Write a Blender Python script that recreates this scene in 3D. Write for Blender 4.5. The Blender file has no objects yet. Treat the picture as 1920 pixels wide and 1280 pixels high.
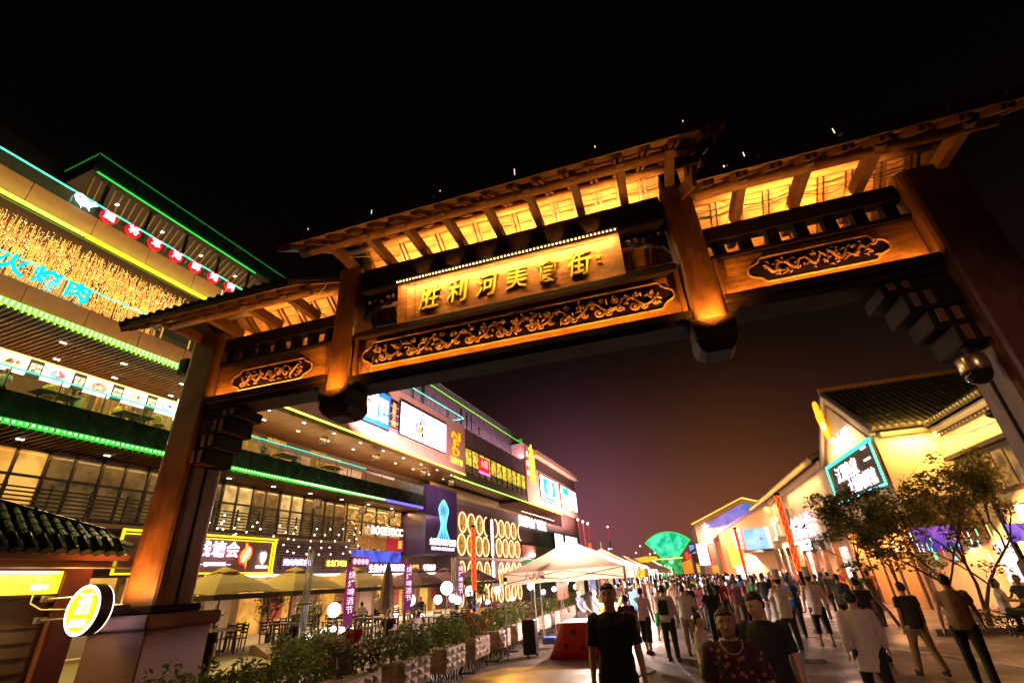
import bpy, bmesh, math, random
from math import sin, cos, pi, radians, sqrt, atan2
from mathutils import Vector, Matrix, Euler, noise
random.seed(7)
RD = random.Random
scene = bpy.context.scene
COL = scene.collection

# ------------------------------------------------------------------ camera
CAM_H = 1.8
F_PX = 881.909            # focal length in pixels of the 1920 wide frame
PITCH, ROLL, YAW = radians(27.129), radians(3.767), radians(19.773)
fwd = Vector((0, cos(PITCH), sin(PITCH)))
rgt0 = Vector((1, 0, 0)); dwn0 = fwd.cross(rgt0)
rgt = cos(ROLL)*rgt0 + sin(ROLL)*dwn0
dwn = -sin(ROLL)*rgt0 + cos(ROLL)*dwn0
RZ = Matrix.Rotation(YAW, 3, 'Z')
CR, CD, CF = RZ@rgt, RZ@dwn, RZ@fwd
CP = Vector((0, 0, CAM_H))
cd = bpy.data.cameras.new('camera')
cam = bpy.data.objects.new('camera', cd); COL.objects.link(cam)
cd.sensor_width = 36; cd.lens = F_PX/1920*36; cd.clip_start = 0.05; cd.clip_end = 3000
M3 = Matrix((CR, -CD, -CF)).transposed()
cam.matrix_world = Matrix.Translation(CP) @ M3.to_4x4()
scene.camera = cam

# ------------------------------------------------------------------ night sky
world = bpy.data.worlds.new('World'); scene.world = world; world.use_nodes = True
wn = world.node_tree; wn.nodes.clear()
wo = wn.nodes.new('ShaderNodeOutputWorld'); bg = wn.nodes.new('ShaderNodeBackground')
tc = wn.nodes.new('ShaderNodeTexCoord'); sep = wn.nodes.new('ShaderNodeSeparateXYZ')
wn.links.new(tc.outputs['Generated'], sep.inputs[0])
def wmath(op, a, b=None, c=None):
    n = wn.nodes.new('ShaderNodeMath'); n.operation = op
    for i, v in enumerate((a, b, c)):
        if v is None: continue
        if isinstance(v, (int, float)): n.inputs[i].default_value = v
        else: wn.links.new(v, n.inputs[i])
    return n.outputs[0]
ramp = wn.nodes.new('ShaderNodeValToRGB'); el = ramp.color_ramp.elements
# light-polluted night: brown-plum near the roofs, black overhead
stops = [(0.0, (0.070, 0.024, 0.015)), (0.08, (0.048, 0.016, 0.011)), (0.20, (0.017, 0.0062, 0.0042)),
         (0.36, (0.0055, 0.0025, 0.0015)), (0.52, (0.0018, 0.0010, 0.0007)), (0.70, (0.0008, 0.0005, 0.0004)), (1.0, (0.0005, 0.0004, 0.0003))]
el[0].position, el[0].color = stops[0][0], (*stops[0][1], 1)
el[1].position, el[1].color = stops[-1][0], (*stops[-1][1], 1)
for p, c in stops[1:-1]:
    e = el.new(p); e.color = (*c, 1)
wn.links.new(sep.outputs[2], ramp.inputs[0])
# town glow: purple over the screens end of the street, orange to its right
def glow(d, power, col):
    vm = wn.nodes.new('ShaderNodeVectorMath'); vm.operation = 'DOT_PRODUCT'
    nrm = wn.nodes.new('ShaderNodeVectorMath'); nrm.operation = 'NORMALIZE'
    wn.links.new(tc.outputs['Generated'], nrm.inputs[0]); wn.links.new(nrm.outputs[0], vm.inputs[0])
    vm.inputs[1].default_value = Vector(d).normalized()
    k = wmath('POWER', wmath('MAXIMUM', vm.outputs['Value'], 0.0), power)
    mx = wn.nodes.new('ShaderNodeMix'); mx.data_type = 'RGBA'
    mx.inputs[6].default_value = (0, 0, 0, 1); mx.inputs[7].default_value = (*col, 1)
    wn.links.new(k, mx.inputs[0]); return mx.outputs[2]
def wadd(a, b):
    mx = wn.nodes.new('ShaderNodeMix'); mx.data_type = 'RGBA'; mx.blend_type = 'ADD'; mx.inputs[0].default_value = 1
    wn.links.new(a, mx.inputs[6]); wn.links.new(b, mx.inputs[7]); return mx.outputs[2]
g1 = glow((-0.25, 1, 0.10), 75, (0.110, 0.036, 0.060))
g2 = glow((0.05, 1, 0.03), 45, (0.11, 0.032, 0.008))
wn.links.new(wadd(wadd(ramp.outputs[0], g1), g2), bg.inputs['Color'])
bg.inputs['Strength'].default_value = 1.0
wn.links.new(bg.outputs[0], wo.inputs[0])

scene.view_settings.view_transform = 'Standard'; scene.view_settings.look = 'None'
scene.view_settings.exposure = 0.22; scene.view_settings.gamma = 1
scene.render.engine = 'CYCLES'
try:
    scene.cycles.max_bounces = 6; scene.cycles.diffuse_bounces = 3; scene.cycles.glossy_bounces = 3
    scene.cycles.transparent_max_bounces = 12; scene.cycles.sample_clamp_indirect = 3.0
    scene.cycles.caustics_reflective = False; scene.cycles.caustics_refractive = False
except Exception: pass

# ------------------------------------------------------------------ frames
# W: x across the street, y along it.  G: the gate's and the right row's own axes (4.05 deg off)
GA = radians(4.05)
GD = Vector((cos(GA), sin(GA), 0)); GN = Vector((-sin(GA), cos(GA), 0))
def gw(s, t, z=0): return GD*s + GN*t + Vector((0, 0, z))

# ------------------------------------------------------------------ materials
MATS = {}
def _new(name):
    m = bpy.data.materials.new(name); m.use_nodes = True
    return m, m.node_tree, m.node_tree.nodes['Principled BSDF']
def mat(name, col, rough=0.6, metal=0.0, var=0.0, scale=6.0, bump=0.0, bscale=None, stretch=None, spec=None):
    """painted / natural surface with procedural variation"""
    if name in MATS: return MATS[name]
    m, nt, b = _new(name)
    b.inputs['Base Color'].default_value = (*col, 1); b.inputs['Roughness'].default_value = rough
    b.inputs['Metallic'].default_value = metal
    if spec is not None: b.inputs['Specular IOR Level'].default_value = spec
    if var or bump:
        t = nt.nodes.new('ShaderNodeTexCoord'); mp = nt.nodes.new('ShaderNodeMapping')
        nt.links.new(t.outputs['Object'], mp.inputs[0])
        if stretch: mp.inputs['Scale'].default_value = stretch
        n = nt.nodes.new('ShaderNodeTexNoise'); n.inputs['Scale'].default_value = scale; n.inputs['Detail'].default_value = 6
        nt.links.new(mp.outputs[0], n.inputs['Vector'])
        if var:
            r = nt.nodes.new('ShaderNodeValToRGB'); e = r.color_ramp.elements
            e[0].position = .3; e[1].position = .72
            e[0].color = (*[c*(1-var) for c in col], 1); e[1].color = (*[min(1, c*(1+var)) for c in col], 1)
            nt.links.new(n.outputs['Fac'], r.inputs[0]); nt.links.new(r.outputs[0], b.inputs['Base Color'])
            mr = nt.nodes.new('ShaderNodeMapRange'); mr.inputs[3].default_value = max(0.05, rough-.12); mr.inputs[4].default_value = min(1, rough+.12)
            nt.links.new(n.outputs['Fac'], mr.inputs[0]); nt.links.new(mr.outputs[0], b.inputs['Roughness'])
        if bump:
            bp = nt.nodes.new('ShaderNodeBump'); bp.inputs['Strength'].default_value = bump; bp.inputs['Distance'].default_value = .02
            n2 = nt.nodes.new('ShaderNodeTexNoise'); n2.inputs['Scale'].default_value = bscale or scale*4; n2.inputs['Detail'].default_value = 5
            nt.links.new(mp.outputs[0], n2.inputs['Vector']); nt.links.new(n2.outputs['Fac'], bp.inputs['Height'])
            nt.links.new(bp.outputs[0], b.inputs['Normal'])
    MATS[name] = m; return m
def emi(name, col, s=1.0, base=None):
    """something that gives off light"""
    if name in MATS: return MATS[name]
    m, nt, b = _new(name)
    b.inputs['Base Color'].default_value = (*(base or [min(1, c*.6) for c in col]), 1)
    b.inputs['Emission Color'].default_value = (*col, 1); b.inputs['Emission Strength'].default_value = s
    b.inputs['Roughness'].default_value = .5
    MATS[name] = m; return m
def wood(name, c1, c2, scale=3.0, axis=(1, 12, 12), rough=.45, spec=.5):
    if name in MATS: return MATS[name]
    m, nt, b = _new(name)
    t = nt.nodes.new('ShaderNodeTexCoord'); mp = nt.nodes.new('ShaderNodeMapping'); mp.inputs['Scale'].default_value = axis
    nt.links.new(t.outputs['Object'], mp.inputs[0])
    n = nt.nodes.new('ShaderNodeTexNoise'); n.inputs['Scale'].default_value = scale; n.inputs['Detail'].default_value = 8; n.inputs['Distortion'].default_value = 1.2
    nt.links.new(mp.outputs[0], n.inputs['Vector'])
    r = nt.nodes.new('ShaderNodeValToRGB'); e = r.color_ramp.elements
    b.inputs['Specular IOR Level'].default_value = spec
    e[0].position = .32; e[1].position = .7; e[0].color = (*c1, 1); e[1].color = (*c2, 1)
    nt.links.new(n.outputs['Fac'], r.inputs[0])
    wz = nt.nodes.new('ShaderNodeTexNoise'); wz.inputs['Scale'].default_value = 1.7; wz.inputs['Detail'].default_value = 9; wz.inputs['Roughness'].default_value = .7
    nt.links.new(t.outputs['Object'], wz.inputs['Vector']); wr = nt.nodes.new('ShaderNodeValToRGB'); q = wr.color_ramp.elements
    q[0].position = .36; q[0].color = (.45,.42,.40,1); q[1].position = .60; q[1].color = (1.05,1.03,1,1); nt.links.new(wz.outputs['Fac'], wr.inputs[0])
    # fine drying cracks along the grain
    m2 = nt.nodes.new('ShaderNodeMapping'); m2.inputs['Scale'].default_value = tuple(a*1.6 for a in axis); nt.links.new(t.outputs['Object'], m2.inputs[0])
    ck = nt.nodes.new('ShaderNodeTexNoise'); ck.inputs['Scale'].default_value = 2.4; ck.inputs['Detail'].default_value = 3; nt.links.new(m2.outputs[0], ck.inputs['Vector'])
    cr = nt.nodes.new('ShaderNodeValToRGB'); c_ = cr.color_ramp.elements; c_[0].position = .485; c_[0].color = (1,1,1,1); c_[1].position = .515; c_[1].color = (1,1,1,1); k_ = c_.new(.50); k_.color = (.35,.3,.28,1); nt.links.new(ck.outputs['Fac'], cr.inputs[0])
    x1 = nt.nodes.new('ShaderNodeMix'); x1.data_type = 'RGBA'; x1.blend_type = 'MULTIPLY'; x1.inputs[0].default_value = 1; nt.links.new(r.outputs[0], x1.inputs[6]); nt.links.new(wr.outputs[0], x1.inputs[7])
    x2 = nt.nodes.new('ShaderNodeMix'); x2.data_type = 'RGBA'; x2.blend_type = 'MULTIPLY'; x2.inputs[0].default_value = .8; nt.links.new(x1.outputs[2], x2.inputs[6]); nt.links.new(cr.outputs[0], x2.inputs[7])
    nt.links.new(x2.outputs[2], b.inputs['Base Color'])
    n3 = nt.nodes.new('ShaderNodeTexNoise'); n3.inputs['Scale'].default_value = 2.2; n3.inputs['Detail'].default_value = 5
    nt.links.new(t.outputs['Object'], n3.inputs['Vector'])
    mr = nt.nodes.new('ShaderNodeMapRange'); mr.inputs[3].default_value = rough-.15; mr.inputs[4].default_value = rough+.25
    nt.links.new(n3.outputs['Fac'], mr.inputs[0]); nt.links.new(mr.outputs[0], b.inputs['Roughness'])
    bp = nt.nodes.new('ShaderNodeBump'); bp.inputs['Strength'].default_value = .35; bp.inputs['Distance'].default_value = .01
    nt.links.new(n.outputs['Fac'], bp.inputs['Height']); nt.links.new(bp.outputs[0], b.inputs['Normal'])
    MATS[name] = m; return m
def glassm(name='glass', col=(.8, .95, .9), alpha=.12):
    if name in MATS: return MATS[name]
    m, nt, b = _new(name)
    b.inputs['Base Color'].default_value = (*col, 1); b.inputs['Roughness'].default_value = .05
    tr = nt.nodes.new('ShaderNodeBsdfTransparent'); mx = nt.nodes.new('ShaderNodeMixShader'); mx.inputs[0].default_value = alpha
    nt.links.new(tr.outputs[0], mx.inputs[1]); nt.links.new(b.outputs[0], mx.inputs[2])
    nt.links.new(mx.outputs[0], nt.nodes['Material Output'].inputs[0])
    MATS[name] = m; return m
def rndcol(name, cols, rough=.8):
    """cloth whose colour is picked per object"""
    if name in MATS: return MATS[name]
    m, nt, b = _new(name); oi = nt.nodes.new('ShaderNodeObjectInfo'); r = nt.nodes.new('ShaderNodeValToRGB')
    r.color_ramp.interpolation = 'CONSTANT'; e = r.color_ramp.elements
    e[0].position = 0; e[0].color = (*cols[0], 1); e[1].position = 1/len(cols); e[1].color = (*cols[1], 1)
    for i, c in enumerate(cols[2:], 2):
        q = e.new(i/len(cols)); q.color = (*c, 1)
    nt.links.new(oi.outputs['Random'], r.inputs[0]); nt.links.new(r.outputs[0], b.inputs['Base Color'])
    b.inputs['Roughness'].default_value = rough
    MATS[name] = m; return m

# ------------------------------------------------------------------ mesh builder
class MB:
    def __init__(s): s.v = []; s.f = []; s.m = []; s.mat = 0
    def add(s, vs, fs, mi=None):
        o = len(s.v); s.v.extend([tuple(v) for v in vs])
        for f in fs: s.f.append(tuple(i+o for i in f)); s.m.append(s.mat if mi is None else mi)
        return s
    def box(s, a, b, M=None, bev=0):
        x0, y0, z0 = a; x1, y1, z1 = b
        vs = [Vector(p) for p in ((x0,y0,z0),(x1,y0,z0),(x1,y1,z0),(x0,y1,z0),(x0,y0,z1),(x1,y0,z1),(x1,y1,z1),(x0,y1,z1))]
        if M is not None: vs = [M@v for v in vs]
        return s.add(vs, [(0,3,2,1),(4,5,6,7),(0,1,5,4),(1,2,6,5),(2,3,7,6),(3,0,4,7)])
    def bbox(s, a, b, e=.02):
        """box with its vertical and horizontal edges chamfered"""
        x0, y0, z0 = a; x1, y1, z1 = b
        e = min(e, (x1-x0)/3, (y1-y0)/3, (z1-z0)/3)
        def ring(z, k): return [(x0+k,y0+e+k,z),(x0+e+k,y0+k,z),(x1-e-k,y0+k,z),(x1-k,y0+e+k,z),(x1-k,y1-e-k,z),(x1-e-k,y1-k,z),(x0+e+k,y1-k,z),(x0+k,y1-e-k,z)]
        rs = [ring(z0, e*.7), ring(z0+e, 0), ring(z1-e, 0), ring(z1, e*.7)]
        vs = [p for r in rs for p in r]; fs = [tuple(range(7,-1,-1)), tuple(range(24,32))]
        for k in range(3):
            for i in range(8): j=(i+1)%8; fs.append((k*8+i, k*8+j, k*8+8+j, k*8+8+i))
        return s.add(vs, fs)
    def beam(s, p, q, w, h, up=(0,0,1)):
        p, q = Vector(p), Vector(q); d = q-p; L = d.length; d.normalize()
        u = Vector(up); x = d.cross(u)
        if x.length < 1e-4: x = d.cross(Vector((0,1,0)))
        x.normalize(); z = x.cross(d)
        vs = []
        for o in (p, q):
            for a, b in ((-1,-1),(1,-1),(1,1),(-1,1)): vs.append(o + x*a*w/2 + z*b*h/2)
        return s.add(vs, [(3,2,1,0),(4,5,6,7),(0,1,5,4),(1,2,6,5),(2,3,7,6),(3,0,4,7)])
    def tube(s, pts, r, n=8, cap=True, flat=1.0):
        pts = [Vector(p) for p in pts]; rr = r if isinstance(r, (list, tuple)) else [r]*len(pts)
        vs = []; prev = None
        for i, p in enumerate(pts):
            d = (pts[min(i+1, len(pts)-1)] - pts[max(i-1, 0)]).normalized()
            if prev is None:
                x = d.cross(Vector((0,0,1)))
                if x.length < .05: x = d.cross(Vector((0,1,0)))
            else: x = prev - d*prev.dot(d)
            x.normalize(); prev = x; y = d.cross(x)
            for k in range(n):
                a = 2*pi*k/n; vs.append(p + x*cos(a)*rr[i] + y*sin(a)*rr[i]*flat)
        fs = []
        for i in range(len(pts)-1):
            for k in range(n):
                j = (k+1)%n; fs.append((i*n+k, i*n+j, (i+1)*n+j, (i+1)*n+k))
        if cap: fs.append(tuple(range(n-1,-1,-1))); fs.append(tuple((len(pts)-1)*n+k for k in range(n)))
        return s.add(vs, fs)
    def loft(s, rings, cap=True):
        """rings: list of lists of points, equal count, closed"""
        n = len(rings[0]); vs = [Vector(p) for r in rings for p in r]; fs = []
        for i in range(len(rings)-1):
            for k in range(n): j=(k+1)%n; fs.append((i*n+k, i*n+j, (i+1)*n+j, (i+1)*n+k))
        if cap: fs.append(tuple(range(n-1,-1,-1))); fs.append(tuple((len(rings)-1)*n+k for k in range(n)))
        return s.add(vs, fs)
    def ball(s, c, r, n=10, m=6, sc=(1,1,1)):
        c = Vector(c); vs = [c+Vector((0,0,r*sc[2]))]
        for i in range(1, m):
            a = pi*i/m
            for k in range(n):
                b = 2*pi*k/n; vs.append(c+Vector((sin(a)*cos(b)*r*sc[0], sin(a)*sin(b)*r*sc[1], cos(a)*r*sc[2])))
        vs.append(c-Vector((0,0,r*sc[2]))); fs = []
        for k in range(n): fs.append((0, 1+k, 1+(k+1)%n))
        for i in range(m-2):
            for k in range(n):
                j=(k+1)%n; a=1+i*n; fs.append((a+k, a+n+k, a+n+j, a+j))
        l = len(vs)-1; a = 1+(m-2)*n
        for k in range(n): fs.append((a+k, l, a+(k+1)%n))
        return s.add(vs, fs)
    def lathe(s, prof, n=16, c=(0,0,0), axis='Z'):
        c = Vector(c); vs = []
        for r, z in prof:
            for k in range(n):
                a = 2*pi*k/n; p = (r*cos(a), r*sin(a), z)
                if axis == 'Y': p = (p[0], p[2], p[1])
                if axis == 'X': p = (p[2], p[0], p[1])
                vs.append(c+Vector(p))
        fs = []
        for i in range(len(prof)-1):
            for k in range(n): j=(k+1)%n; fs.append((i*n+k, i*n+j, (i+1)*n+j, (i+1)*n+k))
        fs.append(tuple(range(n-1,-1,-1))); fs.append(tuple((len(prof)-1)*n+k for k in range(n)))
        return s.add(vs, fs)
    def prism(s, poly, o, u, v, w):
        """2D polygon poly in the (u,v) plane at o, extruded by vector w"""
        o, u, v, w = map(Vector, (o, u, v, w)); n = len(poly)
        a = [o+u*x+v*y for x, y in poly]; b = [p+w for p in a]
        fs = [tuple(range(n-1,-1,-1)), tuple(range(n, 2*n))]
        for i in range(n): j=(i+1)%n; fs.append((i, j, n+j, n+i))
        return s.add(a+b, fs)
    def quad(s, a, b, c, d): return s.add([a,b,c,d], [(0,1,2,3)])
    def mesh(s, name, mats, off=(0,0,0), smooth=False):
        me = bpy.data.meshes.new(name); ox, oy, oz = off
        me.from_pydata([(x-ox, y-oy, z-oz) for x, y, z in s.v], [], s.f)
        if not isinstance(mats, (list, tuple)): mats = [mats]
        for m in mats: me.materials.append(m)
        if len(mats) > 1: me.polygons.foreach_set('material_index', s.m)
        if smooth: me.polygons.foreach_set('use_smooth', [True]*len(me.polygons))
        me.update()
        bm = bmesh.new(); bm.from_mesh(me); bmesh.ops.recalc_face_normals(bm, faces=bm.faces); bm.to_mesh(me); bm.free()
        return me

def tag(o, label=None, cat=None, group=None, kind=None):
    if label: o['label'] = label
    if cat: o['category'] = cat
    if group: o['group'] = group
    if kind: o['kind'] = kind
    return o
def thing(name, label, cat, loc=(0,0,0), frame='W', group=None, rz=0):
    """Empty at a thing's base; parts are given in the frame's own coordinates"""
    o = bpy.data.objects.new(name, None); COL.objects.link(o); o.empty_display_size = .3
    loc = Vector(loc)
    if frame == 'G': o.location = gw(*loc); o.rotation_euler = (0, 0, GA+rz)
    else: o.location = loc; o.rotation_euler = (0, 0, rz)
    o['_off'] = tuple(loc)
    return tag(o, label, cat, group)
def part(name, mb, mats, parent, smooth=False, label=None, kind=None, off=None):
    if off is None:
        p = parent; off = (0,0,0)
        while p is not None:
            if '_off' in p: off = tuple(p['_off']); break
            p = p.parent
    me = mb.mesh(name, mats, off, smooth)
    o = bpy.data.objects.new(name, me); COL.objects.link(o); o.parent = parent
    return tag(o, label, kind=kind)
def single(name, mb, mats, label, cat, loc=(0,0,0), frame='W', group=None, smooth=False, kind=None):
    """a thing that is one mesh"""
    loc = Vector(loc); me = mb.mesh(name, mats, loc, smooth)
    o = bpy.data.objects.new(name, me); COL.objects.link(o)
    if frame == 'G': o.location = gw(*loc); o.rotation_euler = (0, 0, GA)
    else: o.location = loc
    return tag(o, label, cat, group, kind)
def structure(name, mb, mats, smooth=False):
    o = single(name, mb, mats, None, None, smooth=smooth, kind='structure'); return o
def rep(name, me, parent, locs, rots=None, label=None):
    """many alike pieces sharing one mesh; locs are local to the parent"""
    for i, l in enumerate(locs):
        o = bpy.data.objects.new(name, me); COL.objects.link(o); o.parent = parent; o.location = l
        if rots: o.rotation_euler = rots[i]
def copy_tree(o, parent=None):
    c = o.copy(); COL.objects.link(c); c.parent = parent
    for ch in list(o.children): copy_tree(ch, c)
    return c
_tm = {}
WORK = bpy.data.scenes.new('work')       # scratch scene so that evaluating one mesh never touches the big one
def baked(o):
    WORK.collection.objects.link(o); vl = WORK.view_layers[0]; vl.update(); dg = vl.depsgraph
    me = bpy.data.meshes.new_from_object(o.evaluated_get(dg), depsgraph=dg); d = o.data
    bpy.data.objects.remove(o); return me
def text_mesh(s, size=1.0, depth=.03, bold=0.0, shear=0, align='CENTER', vertical=False, space=1.0):
    key = (s, size, depth, bold, shear, align, vertical, space)
    if key in _tm: return _tm[key]
    cu = bpy.data.curves.new('lettering', 'FONT'); cu.body = '\n'.join(s) if vertical else s
    cu.size = size; cu.extrude = depth/2; cu.offset = bold*size; cu.shear = shear; cu.align_x = align; cu.align_y = 'CENTER'
    cu.space_character = space; cu.resolution_u = 2
    if vertical: cu.space_line = space
    me = baked(bpy.data.objects.new('lettering', cu)); bpy.data.curves.remove(cu)
    _tm[key] = me; return me
def lettering(s, m, parent, M, size=1.0, depth=.03, bold=0.012, name='lettering', off=None, **k):
    """M: matrix in the parent's frame coordinates; text lies in its XY plane"""
    me = text_mesh(s, size, depth, bold, **k).copy(); me.materials.clear(); me.materials.append(m)
    o = bpy.data.objects.new(name, me); COL.objects.link(o); o.parent = parent
    p = parent; of = Vector((0,0,0))
    while p is not None:
        if '_off' in p: of = Vector(p['_off']); break
        p = p.parent
    o.matrix_local = Matrix.Translation(-of) @ M
    return o
def face_M(pos, right, up=(0,0,1)):
    r = Vector(right).normalized(); u = Vector(up).normalized(); n = r.cross(u)
    return Matrix.Translation(Vector(pos)) @ Matrix((r, u, n)).transposed().to_4x4()
# a flat thing on the left building faces +x: right = +y ... seen from the street, left is nearer
KL = {'_G': 3.0, '_W': 4.0, 'strut_light_centre': .22, 'strut_light_wing': .14, 'board_led_light': 2.6, 'beam_led_light': 3.0, 'roof_green_light': .12, 'post_uplight': 2.6, 'column_uplight': 2.6,
      'roof_light_centre': 4.6, 'roof_light_wing': 5.2, 'frieze_spot': 22.0, 'added_face_light': .55, 'canopy_light': 1.6, 'added_terrace_light': 9.0, 'fascia_wash': 1.9, 'string_net_light': 2.6, 'wall_eave_light': 1.5, 'gable_light': 1.6, 'soffit_light': 3.0, 'soffit_wash': 3.0}
def lampobj(name, kind, loc, energy, col, size=.2, rot=None, frame='W', spot=None, size_y=None, parent=None, target=None, blend=.6, spread=None, along=None):
    ld = bpy.data.lights.new(name, kind); ld.energy = energy*KL.get(name, KL['_G' if frame == 'G' and not parent else '_W']); ld.color = col
    if kind == 'AREA':
        ld.size = size
        if size_y: ld.shape = 'RECTANGLE'; ld.size_y = size_y
        if spread: ld.spread = spread
    elif kind in ('POINT', 'SPOT'): ld.shadow_soft_size = size
    if kind == 'SPOT': ld.spot_size = spot or radians(60); ld.spot_blend = blend
    o = bpy.data.objects.new(name, ld); COL.objects.link(o)
    p = gw(*loc) if frame == 'G' else Vector(loc); o.location = p
    if target is not None:
        t = gw(*target) if frame == 'G' else Vector(target)
        z = (p-t).normalized(); a = {'x': GD, 'y': GN}[along or 'x'] if frame == 'G' else Vector((0,1,0))
        x = (a-z*a.dot(z)); x = x.normalized() if x.length > 1e-3 else z.orthogonal().normalized()
        o.rotation_euler = Matrix((x, z.cross(x), z)).transposed().to_euler()
    elif rot: o.rotation_euler = rot
    return o
# ================================================================== GATE
W_DARK = wood('carved_dark_timber', (.009,.004,.002), (.024,.010,.005), 3, (1,10,10), .62, .15)
W_MID = wood('stained_timber', (.08,.032,.010), (.18,.075,.026), 3, (1,10,10), .45)
W_MIDV = wood('stained_post_timber', (.10,.038,.012), (.18,.074,.026), 2.2, (6,6,.8), .42)
W_BOARD = wood('varnished_board_timber', (.22,.085,.022), (.48,.22,.07), 2.2, (1,6,9), .38)
W_PLANK = wood('plank_timber', (.22,.10,.034), (.38,.19,.07), 3, (1,9,9), .6)
TILE = mat('grey_clay_tile', (.030,.030,.034), .45, var=.5, scale=9, bump=.3)
STONE = mat('pink_granite', (.22,.10,.085), .6, var=.18, scale=40, bump=.15)
GOLD = mat('gilt_lettering', (.85,.62,.10), .35, .3)
CARVE = wood('carved_relief_timber', (.34,.17,.05), (.62,.34,.12), 5, (4,4,4), .25)
LED_WARM = emi('warm_led', (1,.62,.22), 9)
LED_AMB = emi('amber_led', (1,.42,.08), 3.0)
BLACK = mat('black_metal', (.012,.012,.013), .4, .3)
CABLE = mat('cable_rubber', (.02,.02,.02), .6)
WCABLE = mat('pale_cable', (.5,.45,.3), .6)

GX, GY = -1.95, 6.5      # gate centre line (s) and front plane (t)
gate = thing('street_gate', 'large dark timber archway with tiled roofs and lit name board spanning the street', 'gateway', (GX, GY, 0), 'G')
def g(x, y, z): return (GX+x, GY+y, z)
def gbox(mb, x0, x1, y0, y1, z0, z1, e=.012): return mb.bbox((GX+x0, GY+y0, z0), (GX+x1, GY+y1, z1), e)
def roundrect_ring(cx, cy, hx, hy, r, z, n=4):
    out = []
    for sx, sy, a0 in ((1,1,0),(-1,1,pi/2),(-1,-1,pi),(1,-1,1.5*pi)):
        for i in range(n+1):
            a = a0+pi/2*i/n; out.append((cx+sx*(hx-r)+r*cos(a), cy+sy*(hy-r)+r*sin(a), z))
    return out
# outer columns on granite plinths
for sx in (-1, 1):
    cx = GX+sx*6.40
    mb = MB(); rs = [roundrect_ring(cx, GY+.30, .40, .37, .13, z) for z in (1.80, 2.6, 3.4, 4.2, 5.0, 5.8, 6.72)]
    mb.loft(rs); part('column', mb, W_MIDV, gate, smooth=False)
    # sunken vertical joint between the pair of timbers the column is made of
    mb = MB(); mb.bbox((cx-sx*.405-.012, GY+.27, 1.8), (cx-sx*.405+.012, GY+.31, 6.7), .004); part('column_seam', mb, W_DARK, gate)
    pl = MB(); pl.bbox((cx-.60, GY-.27, 0), (cx+.60, GY+.88, 1.50), .02); plo = part('plinth', pl, STONE, gate)
    cp = MB(); cp.bbox((cx-.70, GY-.37, 1.503), (cx+.70, GY+.98, 1.70), .03); part('plinth_cap', cp, STONE, plo)
    c2 = MB(); c2.bbox((cx-.47, GY-.16, 1.703), (cx+.47, GY+.74, 1.82), .02); part('column_base', c2, W_DARK, gate)
    # stepped corbel under the beam on the inner face
    for i, (w, z0, z1) in enumerate(((.78, 4.84, 5.02), (.60, 4.56, 4.837), (.42, 4.30, 4.557), (.26, 4.02, 4.297))):
        mb = MB(); x1 = cx-sx*.405; x0 = x1-sx*w
        mb.bbox((min(x0,x1), GY-.02-.03*(i%2), z0), (max(x0,x1), GY+.58, z1), .015)
        part('corbel_block', mb, W_DARK, gate)
        for k in range(2):
            mb = MB(); xa = x0+sx*(.05+k*.16); mb.bbox((min(xa, xa+sx*.09), GY-.075, z0+.04), (max(xa, xa+sx*.09), GY-.052, z1-.03), .005)
            part('corbel_stud', mb, W_MID, gate)
# inner hanging posts with pendant caps
for sx in (-1, 1):
    px = GX+sx*3.10
    mb = MB(); mb.loft([roundrect_ring(px, GY+.22, .24, .30, .09, z) for z in (4.98, 5.6, 6.2, 6.9, 7.52)]); po = part('hanging_post', mb, W_MIDV, gate)
    mb = MB(); mb.loft([roundrect_ring(px, GY+.22, a, b, .05, z) for a, b, z in ((.17,.20,4.50),(.24,.28,4.56),(.29,.33,4.66),(.29,.33,4.80))]); part('pendant_cap', mb, W_DARK, po)
    # cup-shaped rim that hides the uplight: front edge dips in the middle
    for a in (-1, 1):
        mb = MB(); mb.prism([(0,0),(.14*a,0),(.14*a*2.05,.0),(.14*a*2.05,.21),(.03*a,.045),(0,.03)], (px, GY-.135, 4.80), (1,0,0), (0,0,1), (0,.03,0)); part('cap_rim', mb, W_DARK, po)
    for a in (-1, 1):
        mb = MB(); mb.bbox((px+a*.27-.015, GY-.10, 4.8), (px+a*.27+.015, GY+.5, 5.0), .01); part('cap_cheek', mb, W_DARK, po)
    # upper stub that carries the roof
    mb = MB(); gbox(mb, sx*3.10-.16, sx*3.10+.16, .10, .42, 7.52, 8.0); part('post_head', mb, W_DARK, gate)

def quatrefoil(L, H, r=.12):
    """long cartouche outline with scalloped ends, centred at 0,0"""
    h = H/2; pts = []
    def arc(cx, cy, rr, a0, a1, n=5):
        for i in range(n+1):
            a = a0+(a1-a0)*i/n; pts.append((cx+rr*cos(a), cy+rr*sin(a)))
    arc(L/2-r*2.1, h-r*.55, r*.55, pi/2, 0, 3); arc(L/2-r, 0, r*.9, pi*.45, -pi*.45, 8); arc(L/2-r*2.1, -h+r*.55, r*.55, 0, -pi/2, 3)
    arc(-L/2+r*2.1, -h+r*.55, r*.55, -pi/2, -pi, 3); arc(-L/2+r, 0, r*.9, pi*1.45, pi*.55, 8); arc(-L/2+r*2.1, h-r*.55, r*.55, pi, pi/2, 3)
    return pts
def spiral(mb, cx, cz, y, r, turns, a0, sgn=1, w=.016):
    pts = []; n = int(10*turns)+4
    for i in range(n+1):
        k = i/n; a = a0+sgn*k*turns*2*pi; rr = r*(1-k*.8); pts.append((cx+rr*cos(a), y-.018*k, cz+rr*sin(a)))
    mb.tube(pts, [w*(1-.35*i/n) for i in range(n+1)], 5); mb.ball(pts[-1], w*1.5, 6, 4)
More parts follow.
